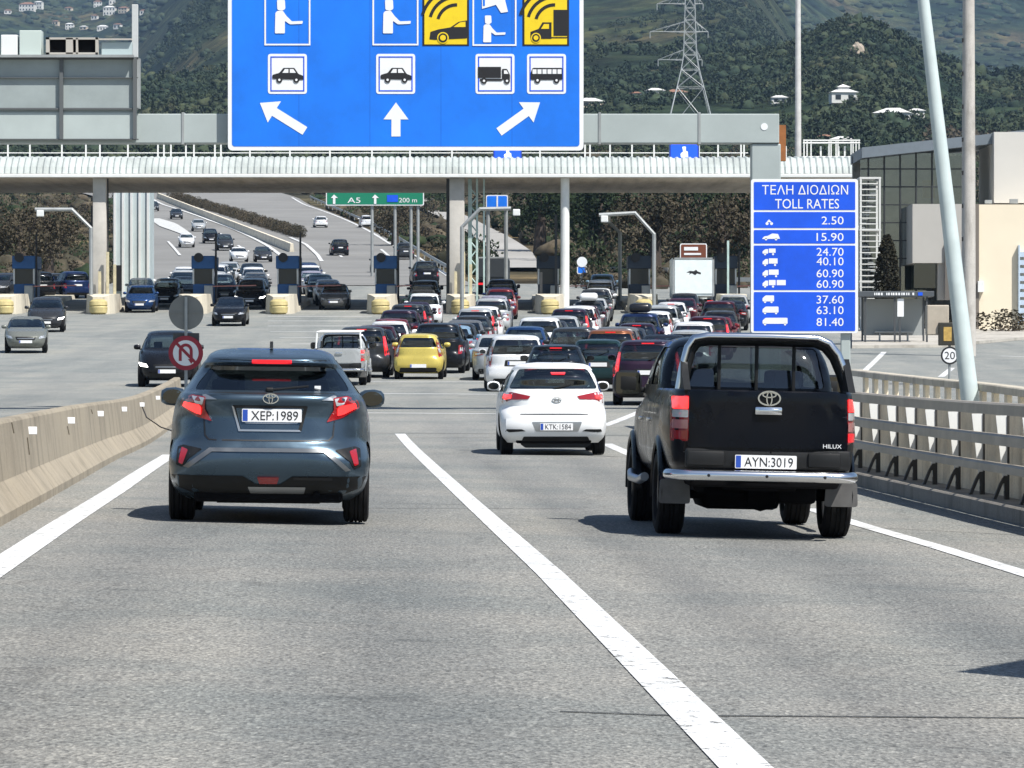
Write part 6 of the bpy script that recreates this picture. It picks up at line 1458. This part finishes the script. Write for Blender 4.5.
m.build('lettering', SIGNWHITE, root)
m = MB(); m.box((wd-.35, -.165, hT-.13), (.2, .012, .14)); m.build('blue_mark', SIGNBLUED, root)
# leaning and straight poles
b0 = Vector((gx(972, 75), 75, G(8, 75))); b0.z = G(b0.x, 75); t0 = at(908, -130, 75)
root = thing('leaning_pole', 'thick pale mint pole leaning left, rising past the top of the picture', 'pole', b0)
P0 = at(970, 399, 75)
m = MB(); d_ = (t0-P0).normalized(); base = P0-d_*((P0.z-b0.z)/d_.z); m.tube([base-b0, P0-b0, t0-b0], [.18, .165, .085], 20); m.build('shaft', MINT, root, smooth=50)
m = MB(); m.cyl(base-b0+Vector((0, 0, -.02)), base-b0+Vector((0, 0, .05)), .34, n=16); m.build('base_flange', STEEL, root)
b1 = Vector((gx(968.5, 165), 165, 0)); b1.z = G(b1.x, 165); h1 = at(968, -60, 165).z-b1.z
root = thing('concrete_mast', 'straight beige concrete mast beside the leaning pole', 'mast', b1)
m = MB(); m.tube([(0, 0, 0), (0, 0, h1*.5), (0, 0, h1)], [.29, .26, .22], 18); m.build('shaft', conc_mat('mast_concrete', (.47, .45, .42)), root, smooth=50)
m = MB()
for q in range(9): m.box((-.25, -.12, 2+q*1.3), (.06, .06, .16))
m.build('step_bolt', INK, root)
b2 = Vector((gx(798, 262), 262, 0)); b2.z = G(b2.x, 262); h2 = at(798, -70, 262).z-b2.z
root = thing('tall_lamp_mast', 'slim pale mast rising behind the canopy right of the gantry', 'mast', b2)
m = MB(); m.tube([(0, 0, 0), (0, 0, h2)], [.24, .15], 14); m.build('shaft', mat('mast_grey', (.52, .52, .51), .6, vary=.15), root, smooth=50)
# 20 sign with lamp box
ds = 128.0; P = Vector((gx(949.5, ds), ds, 0)); P.z = G(P.x, ds); s_ = F/ds
root = thing('speed_limit_sign', 'small round black-rimmed 20 sign on a post below an amber light box', 'road sign', P)
m = MB(); m.cyl((0, 0, 0), (0, 0, gz(324, ds)-P.z), .04, n=8); m.build('pole', STEEL, root)
zc = gz(355.5, ds)-P.z; r_ = 9/s_
m = MB(); m.prism(circ(0, zc, r_, 28), 'y', -.07, -.05, 0); m.prism(circ(0, zc, r_*.80, 28), 'y', -.074, -.07, 1); m.build('disc', [INK, SIGNWHITE], root)
m = MB(); add_text(m, '20', 0, zc-r_*.42, r_*.84, -.078, 0, width=r_*1.15); m.build('lettering', INK, root)
m = MB(); m.box((-.08, 0, gz(334, ds)-P.z), (17/s_, .2, 23/s_), bev=.02); m.build('light_box', mat('dark_box', (.03, .028, .02), .5), root)
m = MB(); m.plate(rect(-4, -7, 4, 7, ds) and [(-.08-3.6/s_, gz(341, ds)-P.z), (-.08+4.4/s_, gz(341, ds)-P.z), (-.08+4.4/s_, gz(327, ds)-P.z), (-.08-3.6/s_, gz(327, ds)-P.z)], -.10, .01); m.build('amber_panel', mat('amber_panel', (.50, .33, .09), .5, vary=.3, vscale=8), root)
m = MB(); P2 = at(938, 320, ds)-P; m.box((P2.x, .3, P2.z), (22/s_, .6, 30/s_), bev=.03, mx=Matrix.Translation(P2*1) @ Matrix.Rotation(.0, 4, 'Y') @ Matrix.Translation(-P2*1)); m.build('housing', mat('beige_housing', (.42, .37, .30), .6, vary=.15), root)
# far road signs
def far_sign(name, px0, py0, px1, py1, d, mt, lb, posts, content):
    x_ = gx((px0+px1)/2, d); z0 = terrain(x_, d); root = thing(name, lb, 'road sign', (x_, d, z0))
    X = lambda p: gx(p, d)-x_; Z = lambda p: gz(p, d)-z0
    m = MB(); m.prism(rrect(X(px0), Z(py1), X(px1), Z(py0), .12), 'y', 0, .12); m.build('panel', SIGNWHITE, root)
    m = MB(); m.prism(rrect(X(px0+1), Z(py1-1), X(px1-1), Z(py0+1), .08), 'y', -.012, 0); m.build('face', mt, root)
    for p in posts: m = MB(); m.cyl((X(p), .25, 0), (X(p), .25, Z(py0)), .12, n=8); m.build('post', STEEL, root)
    content(root, X, Z)
def c_green(root, X, Z):
    m = MB()
    for px in (333, 374): m.plate([(X(px), Z(204)), (X(px+2.4), Z(204)), (X(px+2.4), Z(198)), (X(px+5), Z(198)), (X(px+1), Z(194.5)), (X(px-2), Z(198)), (X(px), Z(198))], -.03, .01)
    add_text(m, 'A5', X(354), Z(203), 5.4*330/F, -.035, 0, width=13*330/F); add_text(m, '200 m', X(408), Z(202.5), 4.6*330/F, -.035, 0, width=18*330/F); m.build('lettering', SIGNWHITE, root)
    m = MB(); m.plate([(X(387), Z(202)), (X(398), Z(202)), (X(398), Z(195)), (X(387), Z(195))], -.03, .01); m.build('blue_patch', SIGNBLUED, root)
far_sign('direction_sign', 326, 184, 424, 205.5, 330, SIGNGREEN, 'green motorway direction sign with white arrows just under the canopy', (372, 395, 411, 418), c_green)
def c_brown(root, X, Z):
    m = MB()
    for (a, b_, c_, e) in ((684, 247, 698, 250.5), (684, 253, 701, 255), (683, 259, 690, 261), (692, 258.5, 703, 260.5), (683, 263, 703, 265)): m.plate([(X(a), Z(e)), (X(c_), Z(e)), (X(c_), Z(b_)), (X(a), Z(b_))], -.03, .01)
    m.build('lettering', SIGNWHITE, root)
far_sign('tourist_sign', 680, 243.5, 707, 270, 275, SIGNBROWN, 'brown tourist sign with white lines above the white truck', (682, 705), c_brown)
def c_none(root, X, Z):
    m = MB(); m.prism(circ(0, Z(262), .36, 20), 'y', -.05, -.03); m.build('round_plate', SIGNWHITE, root)
far_sign('parking_sign', 577, 266, 587, 274, 290, SIGNBLUE, 'small blue plate under a round white plate right of the round column', (582,), c_none)
def c_grid(root, X, Z):
    m = MB(); m.plate([(X(496.5), Z(209)), (X(498), Z(209)), (X(498), Z(196)), (X(496.5), Z(196))], -.03, .01); m.build('divider', SIGNWHITE, root)
far_sign('overhead_sign', 486, 195, 508, 210, 262, SIGNBLUE, 'blue overhead sign behind the middle bent-arm lamp', (488, 506), c_grid)
# ------------------------------------------------------------------ vegetation, far houses, pylon, haze
def leaf_mat(name, stops, rough=.9, ISL=.22, ns=.11, fine=.9):
    m, N, L, b = nt(name); g = N.new('ShaderNodeNewGeometry'); tc = N.new('ShaderNodeTexCoord')
    n = nz(N, L, tc.outputs['Object'], ns, 6, .65); n2 = nz(N, L, tc.outputs['Object'], fine, 5, .7)
    a = N.new('ShaderNodeMath'); a.operation = 'MULTIPLY_ADD'; L.new(g.outputs['Random Per Island'], a.inputs[0]); a.inputs[1].default_value = ISL; 
    s2 = N.new('ShaderNodeMath'); s2.operation = 'MULTIPLY_ADD'; L.new(n.outputs['Fac'], s2.inputs[0]); s2.inputs[1].default_value = 1.35; s2.inputs[2].default_value = -.28
    L.new(s2.outputs[0], a.inputs[2]); k = ramp(N, L, a.outputs[0], stops)
    k2 = ramp(N, L, n2.outputs['Fac'], [(.3, (.5, .5, .5)), (.7, (1.4, 1.4, 1.4))]); L.new(mixc(N, L, 1.0, k.outputs[0], k2.outputs[0], 'MULTIPLY'), b.inputs['Base Color'])
    b.inputs['Roughness'].default_value = rough; b.inputs['Specular IOR Level'].default_value = .15; return m
LEAF_FAR = leaf_mat('far_maquis', [(.12, (.014, .026, .020)), (.38, (.028, .045, .028)), (.65, (.050, .064, .034)), (.95, (.095, .090, .052))], ns=.012, fine=.45)
LEAF_BROWN = leaf_mat('dry_scrub', [(.12, (.026, .030, .020)), (.35, (.05, .047, .031)), (.6, (.088, .072, .050)), (.9, (.14, .115, .075))])
LEAF_GREEN = leaf_mat('dark_foliage', [(.15, (.012, .022, .012)), (.5, (.025, .040, .018)), (.85, (.05, .062, .028))])
BARK = mat('bark', (.06, .045, .035), .9, vary=.3)
def lump(seed, sub=2, rough=.34):
    bm = bmesh.new(); bmesh.ops.create_icosphere(bm, subdivisions=sub, radius=1)
    for v in bm.verts:
        n = v.co.normalized(); k = 1+rough*noise.noise(n*2.1+Vector((seed*7.3, 0, 0)))+rough*.8*noise.noise(n*5+Vector((0, seed*3.1, 0)))
        v.co = Vector((n.x*k, n.y*k, max(-.35, n.z*k)*.85+.30))
    bm.verts.index_update(); r_ = (np.array([v.co[:] for v in bm.verts]), np.array([[q.index for q in f.verts] for f in bm.faces])); bm.free(); return r_
def tuft(seed, n=46, size=.30):
    r_ = np.random.default_rng(seed); vs = []; fs = []
    for i in range(n):
        d = r_.normal(size=3); d /= np.linalg.norm(d); rad = r_.uniform(.45, 1.0)**.6; c_ = d*rad*[1, 1, .8]+[0, 0, .6]; c_[2] = max(c_[2], .02)
        u = r_.normal(size=3); u /= np.linalg.norm(u); v_ = np.cross(u, r_.normal(size=3)); v_ /= np.linalg.norm(v_)+1e-6; s_ = size*r_.uniform(.6, 1.4)
        k = len(vs); vs += [c_-u*s_, c_+v_*s_*.6, c_+u*s_, c_-v_*s_*.6]; fs.append((k, k+1, k+2, k+3))
    return np.array(vs), np.array(fs)
def scatter(name, variants, items, mt, smooth=None):
    """many clumps of plants gathered into one mass"""
    V_ = []; F_ = []; o = 0
    for (x, y, z, sx, sz, rot, k) in items:
        v, f = variants[k % len(variants)]; c_, s_ = math.cos(rot), math.sin(rot)
        w_ = np.empty_like(v); w_[:, 0] = (v[:, 0]*c_-v[:, 1]*s_)*sx+x; w_[:, 1] = (v[:, 0]*s_+v[:, 1]*c_)*sx+y; w_[:, 2] = v[:, 2]*sz+z
        V_.append(w_); F_.append(f+o); o += len(v)
    V_ = np.concatenate(V_); F_ = np.concatenate(F_); me = bpy.data.meshes.new(name); n = F_.shape[1]
    me.vertices.add(len(V_)); me.vertices.foreach_set('co', V_.ravel().astype(np.float32)); me.loops.add(F_.size); me.loops.foreach_set('vertex_index', F_.ravel().astype(np.int32))
    me.polygons.add(len(F_)); me.polygons.foreach_set('loop_start', np.arange(0, F_.size, n, dtype=np.int32)); me.update(calc_edges=True); me.materials.append(mt)
    if smooth: me.shade_smooth()
    return tag(link(name, me), kind='stuff')
lumps = [lump(i, 2) for i in range(8)]; lumps1 = [lump(i+20, 2, .62) for i in range(8)]; tufts = [tuft(i, 190, .10) for i in range(8)]; tufts_b = [tuft(i+30, 420, .075) for i in range(6)]
# far maquis over the hills
it = []; r_ = np.random.default_rng(11)
while len(it) < 25000:
    d = 900*(2900/900)**r_.random(); u = r_.uniform(-40, 1064); x = (u-CX)*d/F
    if noise.noise(Vector((x/110, d/170, 5)))+.35*noise.noise(Vector((x/35, d/50, 2))) < -.42+.34*r_.random(): continue
    s_ = r_.uniform(.8, 2.3)*(1.0 if d < 1600 else 1.4); it.append((x, d, terrain(x, d)-.4, s_, s_*r_.uniform(.75, 1.35), r_.uniform(0, 6.3), int(r_.integers(8))))
scatter('maquis_scrub', lumps1, it[:5500], LEAF_FAR); tufts_f = [tuft(i+60, 46, .28) for i in range(8)]; scatter('maquis_thicket', tufts_f, it[5500:], LEAF_FAR)
it = []
while len(it) < 7500:
    d = r_.uniform(3100, 6200); u = r_.uniform(-40, 1064); x = (u-CX)*d/F; s_ = r_.uniform(2.5, 6.5)
    if noise.noise(Vector((x/300, d/400, 5))) < -.1: continue
    it.append((x, d, terrain(x, d)-1, s_, s_*.8, r_.uniform(0, 6.3), int(r_.integers(8))))
scatter('far_forest', lumps1, it, LEAF_FAR)
def road_clear(u, d):
    py = HY-F*(zprof(d)-CH)/d
    pts_r = [(286, 478), (268, 455), (246, 404), (228, 370), (198, 302), (180, 270)]
    xr = np.interp(py, [p[0] for p in pts_r[::-1]], [p[1] for p in pts_r[::-1]])
    ramp_l = np.interp(py, [196, 210, 224, 240, 256, 268], [396, 420, 448, 474, 482, 496]); ramp_r = np.interp(py, [196, 214, 227, 240, 252, 268], [434, 466, 492, 518, 536, 549])
    return py, xr, ramp_l, ramp_r
it = []; it2 = []
while len(it) < 4600:
    d = r_.uniform(285, 960); u = r_.uniform(-60, 1060); x = (u-CX)*d/F
    py, xr, a, b_ = road_clear(u, d)
    if 118 < u < xr+2 and d < 900: continue
    if a-8 < u < b_+12 and d < 640: continue
    if 474 < u < 560 and d < 345: continue
    if u < 118 and (d < 300): continue
    if noise.noise(Vector((x/14, d/22, 9))) < -.12: continue
    s_ = r_.uniform(.7, 2.1)*(1 if u > 420 else .8)
    if d < 330 and s_ > 1.4: s_ = 1.1
    if u > b_ and d > 380: s_ *= 1.5
    it.append((x, d, terrain(x, d)-.2, s_, s_*r_.uniform(.8, 1.5), r_.uniform(0, 6.3), int(r_.integers(8))))
fl = lambda q, k_: [(a[0], a[1], a[2], a[3]*k_, a[4]*k_*.8, a[5], a[6]) for a in q]
scatter('dry_scrub', lumps1, fl(it[:1500], .75), LEAF_BROWN); scatter('dry_grass_tufts', tufts, fl(it[1500:3300], .9), LEAF_BROWN); scatter('green_scrub', lumps1, fl(it[3300:4000], .8), LEAF_GREEN); scatter('leafy_scrub', tufts, it[4000:], LEAF_GREEN)
itb = []
while len(itb) < 500:
    d = r_.uniform(905, 1080); u = r_.uniform(930, 1070); x = (u-CX)*d/F; s_ = r_.uniform(1, 2.4); itb.append((x, d, terrain(x, d)-.2, s_, s_*1.3, r_.uniform(0, 6), int(r_.integers(8))))
scatter('bare_brown_wood', tufts_f, itb, LEAF_BROWN)
d = 1300.0
while d < 4000 and CH+(HY-58)*d/F > terrain(gx(857, d), d): d *= 1.004
x = gx(857, d); root = thing('rock_outcrop', 'pale bare rock scar on the hill above the tiered villa', 'rock', (x, d, terrain(x, d)+.8)); v, f = lump(77, 3, .25)
m = MB(); m.add(v*[.7*10*d/F, .7*6*d/F, 17*d/F*.6], [tuple(q) for q in f]); m.build('stone', mat('pale_rock', (.40, .34, .27), .95, vary=.3, vscale=.3, bump=.8, bscale=2), root)
# planted median between the far carriageways, with its concrete wall
it = []
for k in range(420):
    t = k/419; py = 198+(238-198)*t; px = 172+(300-172)*t**1.0; d = dof(py); px += r_.uniform(-4, 4); x = gx(px, d); s_ = r_.uniform(.35, .75); it.append((x, d, terrain(x, d), s_, s_*1.5, r_.uniform(0, 6), k))
scatter('median_bushes', tufts, it, LEAF_BROWN)
vs = []; m = MB()
for k in range(40):
    t = k/39; py = 198+(252-198)*t; px = 158+(292-158)*t; d = dof(py); x = gx(px, d); z = terrain(x, d); vs += [(x-.25, d, z), (x-.15, d, z+.9), (x+.15, d, z+.9), (x+.25, d, z)]
m.add(vs, [(4*i+j, 4*i+(j+1) % 4, 4*i+4+(j+1) % 4, 4*i+4+j) for i in range(39) for j in range(4)]+[(0, 1, 2, 3), (156, 157, 158, 159)]); tag(m.build('median_wall', CONCP), 'long low concrete wall between the two far carriageways', 'wall')
# a far crash barrier along the climbing road
def rail_line(pp, lb, h=.75):
    pts = []
    for px, py in pp: d = dof(py); x = gx(px, d); pts.append(Vector((x, d, terrain(x, d))))
    pts = resample(pts, 4); root = thing('crash_barrier', lb, 'crash barrier', pts[0]); m = MB(); sweep(m, pts, [(-.04, h-.3), (-.08, h-.15), (-.04, h), (.04, h), (.04, h-.3)]); o = m.build('beam', STEEL, root); o.location = -pts[0]
    pm = MB(); pm.box((0, 0, h/2), (.1, .1, h)); pm = pm.mesh('post', STEEL)
    for p in pts[::3]: link('post', pm, root).location = p-pts[0]
rail_line([(460, 282), (432, 264), (397, 242), (372, 228), (310, 200)], 'steel crash barrier along the right edge of the climbing road')
rail_line([(568, 276), (620, 276.5), (668, 277)], 'steel crash barrier behind the round white column')
rail_line([(716, 288), (745, 288.5), (800, 289)], 'steel crash barrier right of the white truck')
# trees
def tree(px, d, h, w_, lb, mt, kind='bush', grp=None, base_py=None, name='tree'):
    x = gx(px, d); z = terrain(x, d) if d > 302 else G(x, d)
    root = thing(name, lb, 'tree', (x, d, z), group=grp)
    m = MB(); m.tube([(0, 0, -.3), (.05, 0, h*.4), (0, .05, h*.8)], [w_*.09+.05, w_*.06+.03, .03], 8); 
    rr = random.Random(int(px*7+d))
    if kind == 'bush':
        for q in range(5): a = rr.uniform(0, 6.28); m.tube([(0, 0, h*rr.uniform(.25, .5)), (w_*.3*math.cos(a), w_*.3*math.sin(a), h*rr.uniform(.6, .85))], [.07, .025], 5)
    m.build('trunk', BARK, root)
    n = 3200; g = np.random.default_rng(int(px*3+d)); vs = []; fs = []
    cl = [(g.normal(0, .30, 2)*w_, g.uniform(.35, 1.0)) for q in range(16)]
    for i in range(n):
        if kind == 'cone':
            t = g.random()**.7; rad = w_*.5*(1-t)*(1-.25*math.sin(t*40)); a = g.uniform(0, 6.28); rr_ = rad*math.sqrt(g.uniform(.25, 1)); c_ = np.array([rr_*math.cos(a), rr_*math.sin(a), h*(.06+.94*t)])
        elif kind == 'column':
            t = g.random(); rad = w_*.5*math.sin(math.pi*(.12+.86*t))**.6; a = g.uniform(0, 6.28); rr_ = rad*math.sqrt(g.uniform(.3, 1)); c_ = np.array([rr_*math.cos(a), rr_*math.sin(a), h*(.03+.97*t)])
        else:
            b_ = cl[int(g.integers(16))]; d3 = g.normal(size=3); d3 /= np.linalg.norm(d3); c_ = np.array([*b_[0], h*b_[1]*.85])+d3*w_*.20*g.uniform(.5, 1)
        u = g.normal(size=3); u /= np.linalg.norm(u); v_ = np.cross(u, g.normal(size=3)); v_ /= np.linalg.norm(v_)+1e-6; s_ = (.05 if kind == 'column' else .026)*max(w_, h*.4)*g.uniform(.6, 1.3); k = len(vs)
        vs += [c_-u*s_, c_+v_*s_*.6, c_+u*s_, c_-v_*s_*.6]; fs.append((k, k+1, k+2, k+3))
    m = MB(); m.add(vs, fs); m.build('crown', mt, root, fix=False)
tree(153, 1150, 9.5, 4.2, 'lone dark conifer on the hillside just left of the big blue sign', LEAF_GREEN, 'cone', name='conifer_tree')
tree(887, 199.5, 4.7, 1.25, 'dark cypress standing before the glazed facade of the toll office', leaf_mat('cypress', [(.15, (.012, .012, .008)), (.6, (.03, .028, .018)), (.9, (.06, .05, .03))]), 'column', name='cypress_tree')
for k, (px, d, h, w_, lb, mt) in enumerate(((655, 330, 7.5, 6, 'leafless-looking brown tree behind the bent-arm lamp by the white truck', LEAF_BROWN), (722, 320, 7, 6, 'brown tree right of the brown tourist sign', LEAF_BROWN), (600, 420, 9, 9, 'dark green tree behind the round white column, high on the slope', LEAF_GREEN), (700, 440, 10, 9, 'dark green tree on the slope above the brown tourist sign', LEAF_GREEN),
      (48, 300, 6, 5, 'brown tree behind the far-left bent-arm lamp', LEAF_BROWN), (20, 290, 6.5, 5, 'brown tree at the left frame edge above the far-left booth', LEAF_BROWN), (540, 450, 9, 8, 'olive tree above the pale ramp road', LEAF_GREEN), (395, 470, 5.5, 5, 'bushy tree behind the green direction sign', LEAF_BROWN), (760, 380, 9, 8, 'dark tree hidden partly by the toll rates board', LEAF_GREEN))):
    tree(px, d, h, w_, lb, mt, grp='trees behind the toll')
for k, (px, py, s_, lb) in enumerate(((1000, 326, 1.1, 'dry brown shrub at the foot of the cream wall, left one'), (1016, 327, .95, 'dry brown shrub at the foot of the cream wall, right one'), (930, 300, .9, 'grey shrub beside the shelter roof'))):
    d = 199; x = gx(px, d); root = thing('shrub', lb, 'shrub', (x, d, G(x, d)), group='dry shrubs by the toll office'); v, f = tufts_b[k]
    m = MB(); m.add(v*[s_*1.3, s_, s_*.8], [tuple(q) for q in f]); m.build('foliage', LEAF_BROWN, root, fix=False); m = MB()
    for q in range(4): m.tube([(0, 0, 0), (.2*math.cos(q*1.6), .2*math.sin(q*1.6), s_*.6)], .02, 5)
    m.build('stem', BARK, root)
# lattice pylon
dp = 1080.0; x = gx(690, dp); z0 = terrain(x, dp); root = thing('lattice_pylon', 'grey steel lattice pylon standing on the hillside between the blue sign and the mast', 'pylon', (x, dp, z0))
PY = lambda py: gz(py, dp)-z0; X_ = lambda px: gx(px, dp)-x
m = MB(); rr = .115
zt_ = PY(-40); lev = [0, PY(88), PY(70), PY(55), PY(43), PY(32), PY(20), PY(8), PY(-6), PY(-20), zt_]; hwid = lambda z: np.interp(z, [0, PY(60), zt_], [6.4, 1.7, .9])
for a, b_ in zip(lev, lev[1:]):
    for sx in (-1, 1):
        for sy in (-1, 1):
            m.cyl((sx*hwid(a), sy*hwid(a), a), (sx*hwid(b_), sy*hwid(b_), b_), rr, n=4)
    for s0 in (-1, 1):
        m.cyl((-hwid(a), s0*hwid(a), a), (hwid(b_), s0*hwid(b_), b_), rr*.6, n=4); m.cyl((hwid(a), s0*hwid(a), a), (-hwid(b_), s0*hwid(b_), b_), rr*.6, n=4); m.cyl((s0*hwid(a), -hwid(a), a), (s0*hwid(b_), hwid(b_), b_), rr*.6, n=4); m.cyl((-hwid(b_), s0*hwid(b_), b_), (hwid(b_), s0*hwid(b_), b_), rr*.6, n=4)
m.build('tower', mat('lattice_steel', (.40, .43, .44), .5, .3), root)
for py, wl, wr in ((60, 32, 12), (32, 40, 18), (4, 33, 13)):
    m = MB(); z = PY(py)
    for sx, w_ in ((-1, wl), (1, wr)):
        tip = (sx*w_*dp/F, 0, z)
        for sy in (-1, 1): m.cyl((sx*hwid(z), sy*hwid(z), z), tip, rr*.9, n=4); m.cyl((sx*hwid(z), sy*hwid(z), z+2.6), tip, rr*.7, n=4)
        for q in (.3, .6): m.cyl((sx*hwid(z)+(tip[0]-sx*hwid(z))*q, 0, z), (sx*hwid(z)+(tip[0]-sx*hwid(z))*(q-.2), 0, z+2.6*(1-q+.2)), rr*.5, n=4)
        m.cyl(tip, (tip[0], 0, z-1.6), .12, n=5)
    m.build('cross_arm', mat('lattice_steel', (0, 0, 0)), root)
# hillside houses
TILE = mat('roof_tile', (.25, .13, .085), .8, vary=.3); HW = mat('house_white', (.66, .66, .63), .8, vary=.1); HC = mat('house_cream', (.55, .48, .38), .8, vary=.1); PANE = mat('dark_pane', (.02, .025, .03), .2); ROOFW = mat('pale_roof', (.60, .60, .58), .7)
def house(px, py, w_, h, lb, wall=HW, roof=TILE, storeys=1, rz=.2, tiers=False, d=None):
    if d is None:
        d = 700.0
        while d < 6500:
            x = gx(px, d)
            if CH+(HY-py)*d/F < terrain(x, d): break
            d *= 1.004
    x = gx(px, d); z = terrain(x, d)-.3
    root = thing('house', lb, 'house', (x, d, z), rz, group='houses on the hillside')
    dp_ = w_*.7; m = MB(); m.box((0, 0, h/2), (w_, dp_, h)); m.build('wall', wall, root)
    m = MB(); o_ = .4; e = h; rh = w_*.16
    m.add([(-w_/2-o_, -dp_/2-o_, e), (w_/2+o_, -dp_/2-o_, e), (w_/2+o_, dp_/2+o_, e), (-w_/2-o_, dp_/2+o_, e), (-w_*.2, 0, e+rh), (w_*.2, 0, e+rh)], [(0, 1, 5, 4), (1, 2, 5), (2, 3, 4, 5), (3, 0, 4), (3, 2, 1, 0)])
    if tiers: m.box((0, 0, e+rh*.9), (w_*.42, dp_*.42, rh*.9)); m.add([(-w_*.27, -dp_*.27, e+rh*1.35), (w_*.27, -dp_*.27, e+rh*1.35), (w_*.27, dp_*.27, e+rh*1.35), (-w_*.27, dp_*.27, e+rh*1.35), (0, 0, e+rh*2.1)], [(0, 1, 4), (1, 2, 4), (2, 3, 4), (3, 0, 4), (3, 2, 1, 0)])
    m.build('roof', roof, root)
    nw = max(2, int(w_/3)); k = 0
    for s_ in range(storeys):
        for q in range(nw):
            m = MB(); m.box((-w_/2+w_*(q+.5)/nw, -dp_/2-.02, (s_+.55)*h/storeys), (w_/nw*.42, .08, h/storeys*.45)); m.build('window', PANE, root)
house(843, 103, 7.2, 3.0, 'white villa with tiered pagoda-like roof on the right hillside', roof=ROOFW, tiers=True, rz=.1)
house(893, 122, 9, 2.4, 'long pale house right of and below the tiered villa', roof=ROOFW, rz=-.3)
house(916, 118, 4, 2.2, 'small pale house touching the leaning pole on the hillside', roof=ROOFW, rz=.2)
house(779, 104, 4.6, 1.9, 'small white house left of the slim mast', roof=ROOFW, rz=.05)
house(825, 143, 3, 1.8, 'white cottage below the tiered villa near the stair cage', rz=.3)
house(842, 146, 5, 1.8, 'low pale shed with long roof below the tiered villa', wall=HC, roof=ROOFW, rz=-.2)
house(590, 108, 7, 2, 'low pale house just right of the big blue sign', wall=HC, roof=ROOFW)
house(636, 100, 3.2, 2.2, 'white house left of the lattice pylon', rz=-.2); house(655, 97, 5, 2, 'pale long house at the left foot of the pylon', roof=ROOFW); house(676, 98, 6, 1.8, 'low house behind the pylon legs', wall=HC)
for (px, py, w_, h, lb, wl_, rf, st) in ((28, 12, 17, 8, 'large white house at the far upper left', HW, TILE, 2), (39, 10, 9, 8, 'tall white house beside the large one at the far upper left', HW, ROOFW, 2), (8, 15, 8, 4, 'small white house at the upper left corner', HW, TILE, 1), (69, 13, 8, 4.5, 'pinkish house alone among trees at the upper left', HC, TILE, 1), (98, 8, 9, 7, 'white house at the top of the hillside village', HW, TILE, 2),
        (110, 18, 13, 9, 'bright white domed-looking house in the hillside village', HW, ROOFW, 2), (124, 14, 10, 6, 'cream house right of the bright white village house', HC, TILE, 2), (103, 32, 12, 5, 'long low white house at the foot of the village', HW, ROOFW, 1), (118, 30, 8, 5, 'small white house at the village foot, right one', HW, TILE, 1), (70, 30, 9, 6, 'white house just above the windowed gantry frame', HW, ROOFW, 2), (56, 27, 7, 5, 'cream house above the pale green cabinet', HC, TILE, 1), (84, 32, 8, 4, 'pale house between the two groups above the gantry frame', HC, ROOFW, 1), (144, 16, 8, 5, 'white house just right of the end post', HW, TILE, 1), (112, 5, 7, 5, 'topmost small white house of the village', HW, ROOFW, 1), (95, 22, 7, 5, 'white house on the village left edge', HW, TILE, 1)):
    house(px, py, w_, h, lb, wl_, rf, st, rz=random.uniform(-.4, .4))
# bare earth cutting on the right hill
# air
if HAZE > 0:
    hm = bpy.data.materials.new('haze_air'); hm.use_nodes = True; N = hm.node_tree.nodes; N.remove(N['Principled BSDF']); pv = N.new('ShaderNodeVolumePrincipled'); pv.inputs['Color'].default_value = (.45, .68, 1, 1); pv.inputs['Density'].default_value = HAZE; pv.inputs['Anisotropy'].default_value = .2
    hm.node_tree.links.new(pv.outputs[0], N['Material Output'].inputs['Volume'])
    m = MB(); m.box((0, 3550, 480), (6600, 7500, 1010)); tag(m.build('haze', hm), kind='stuff')
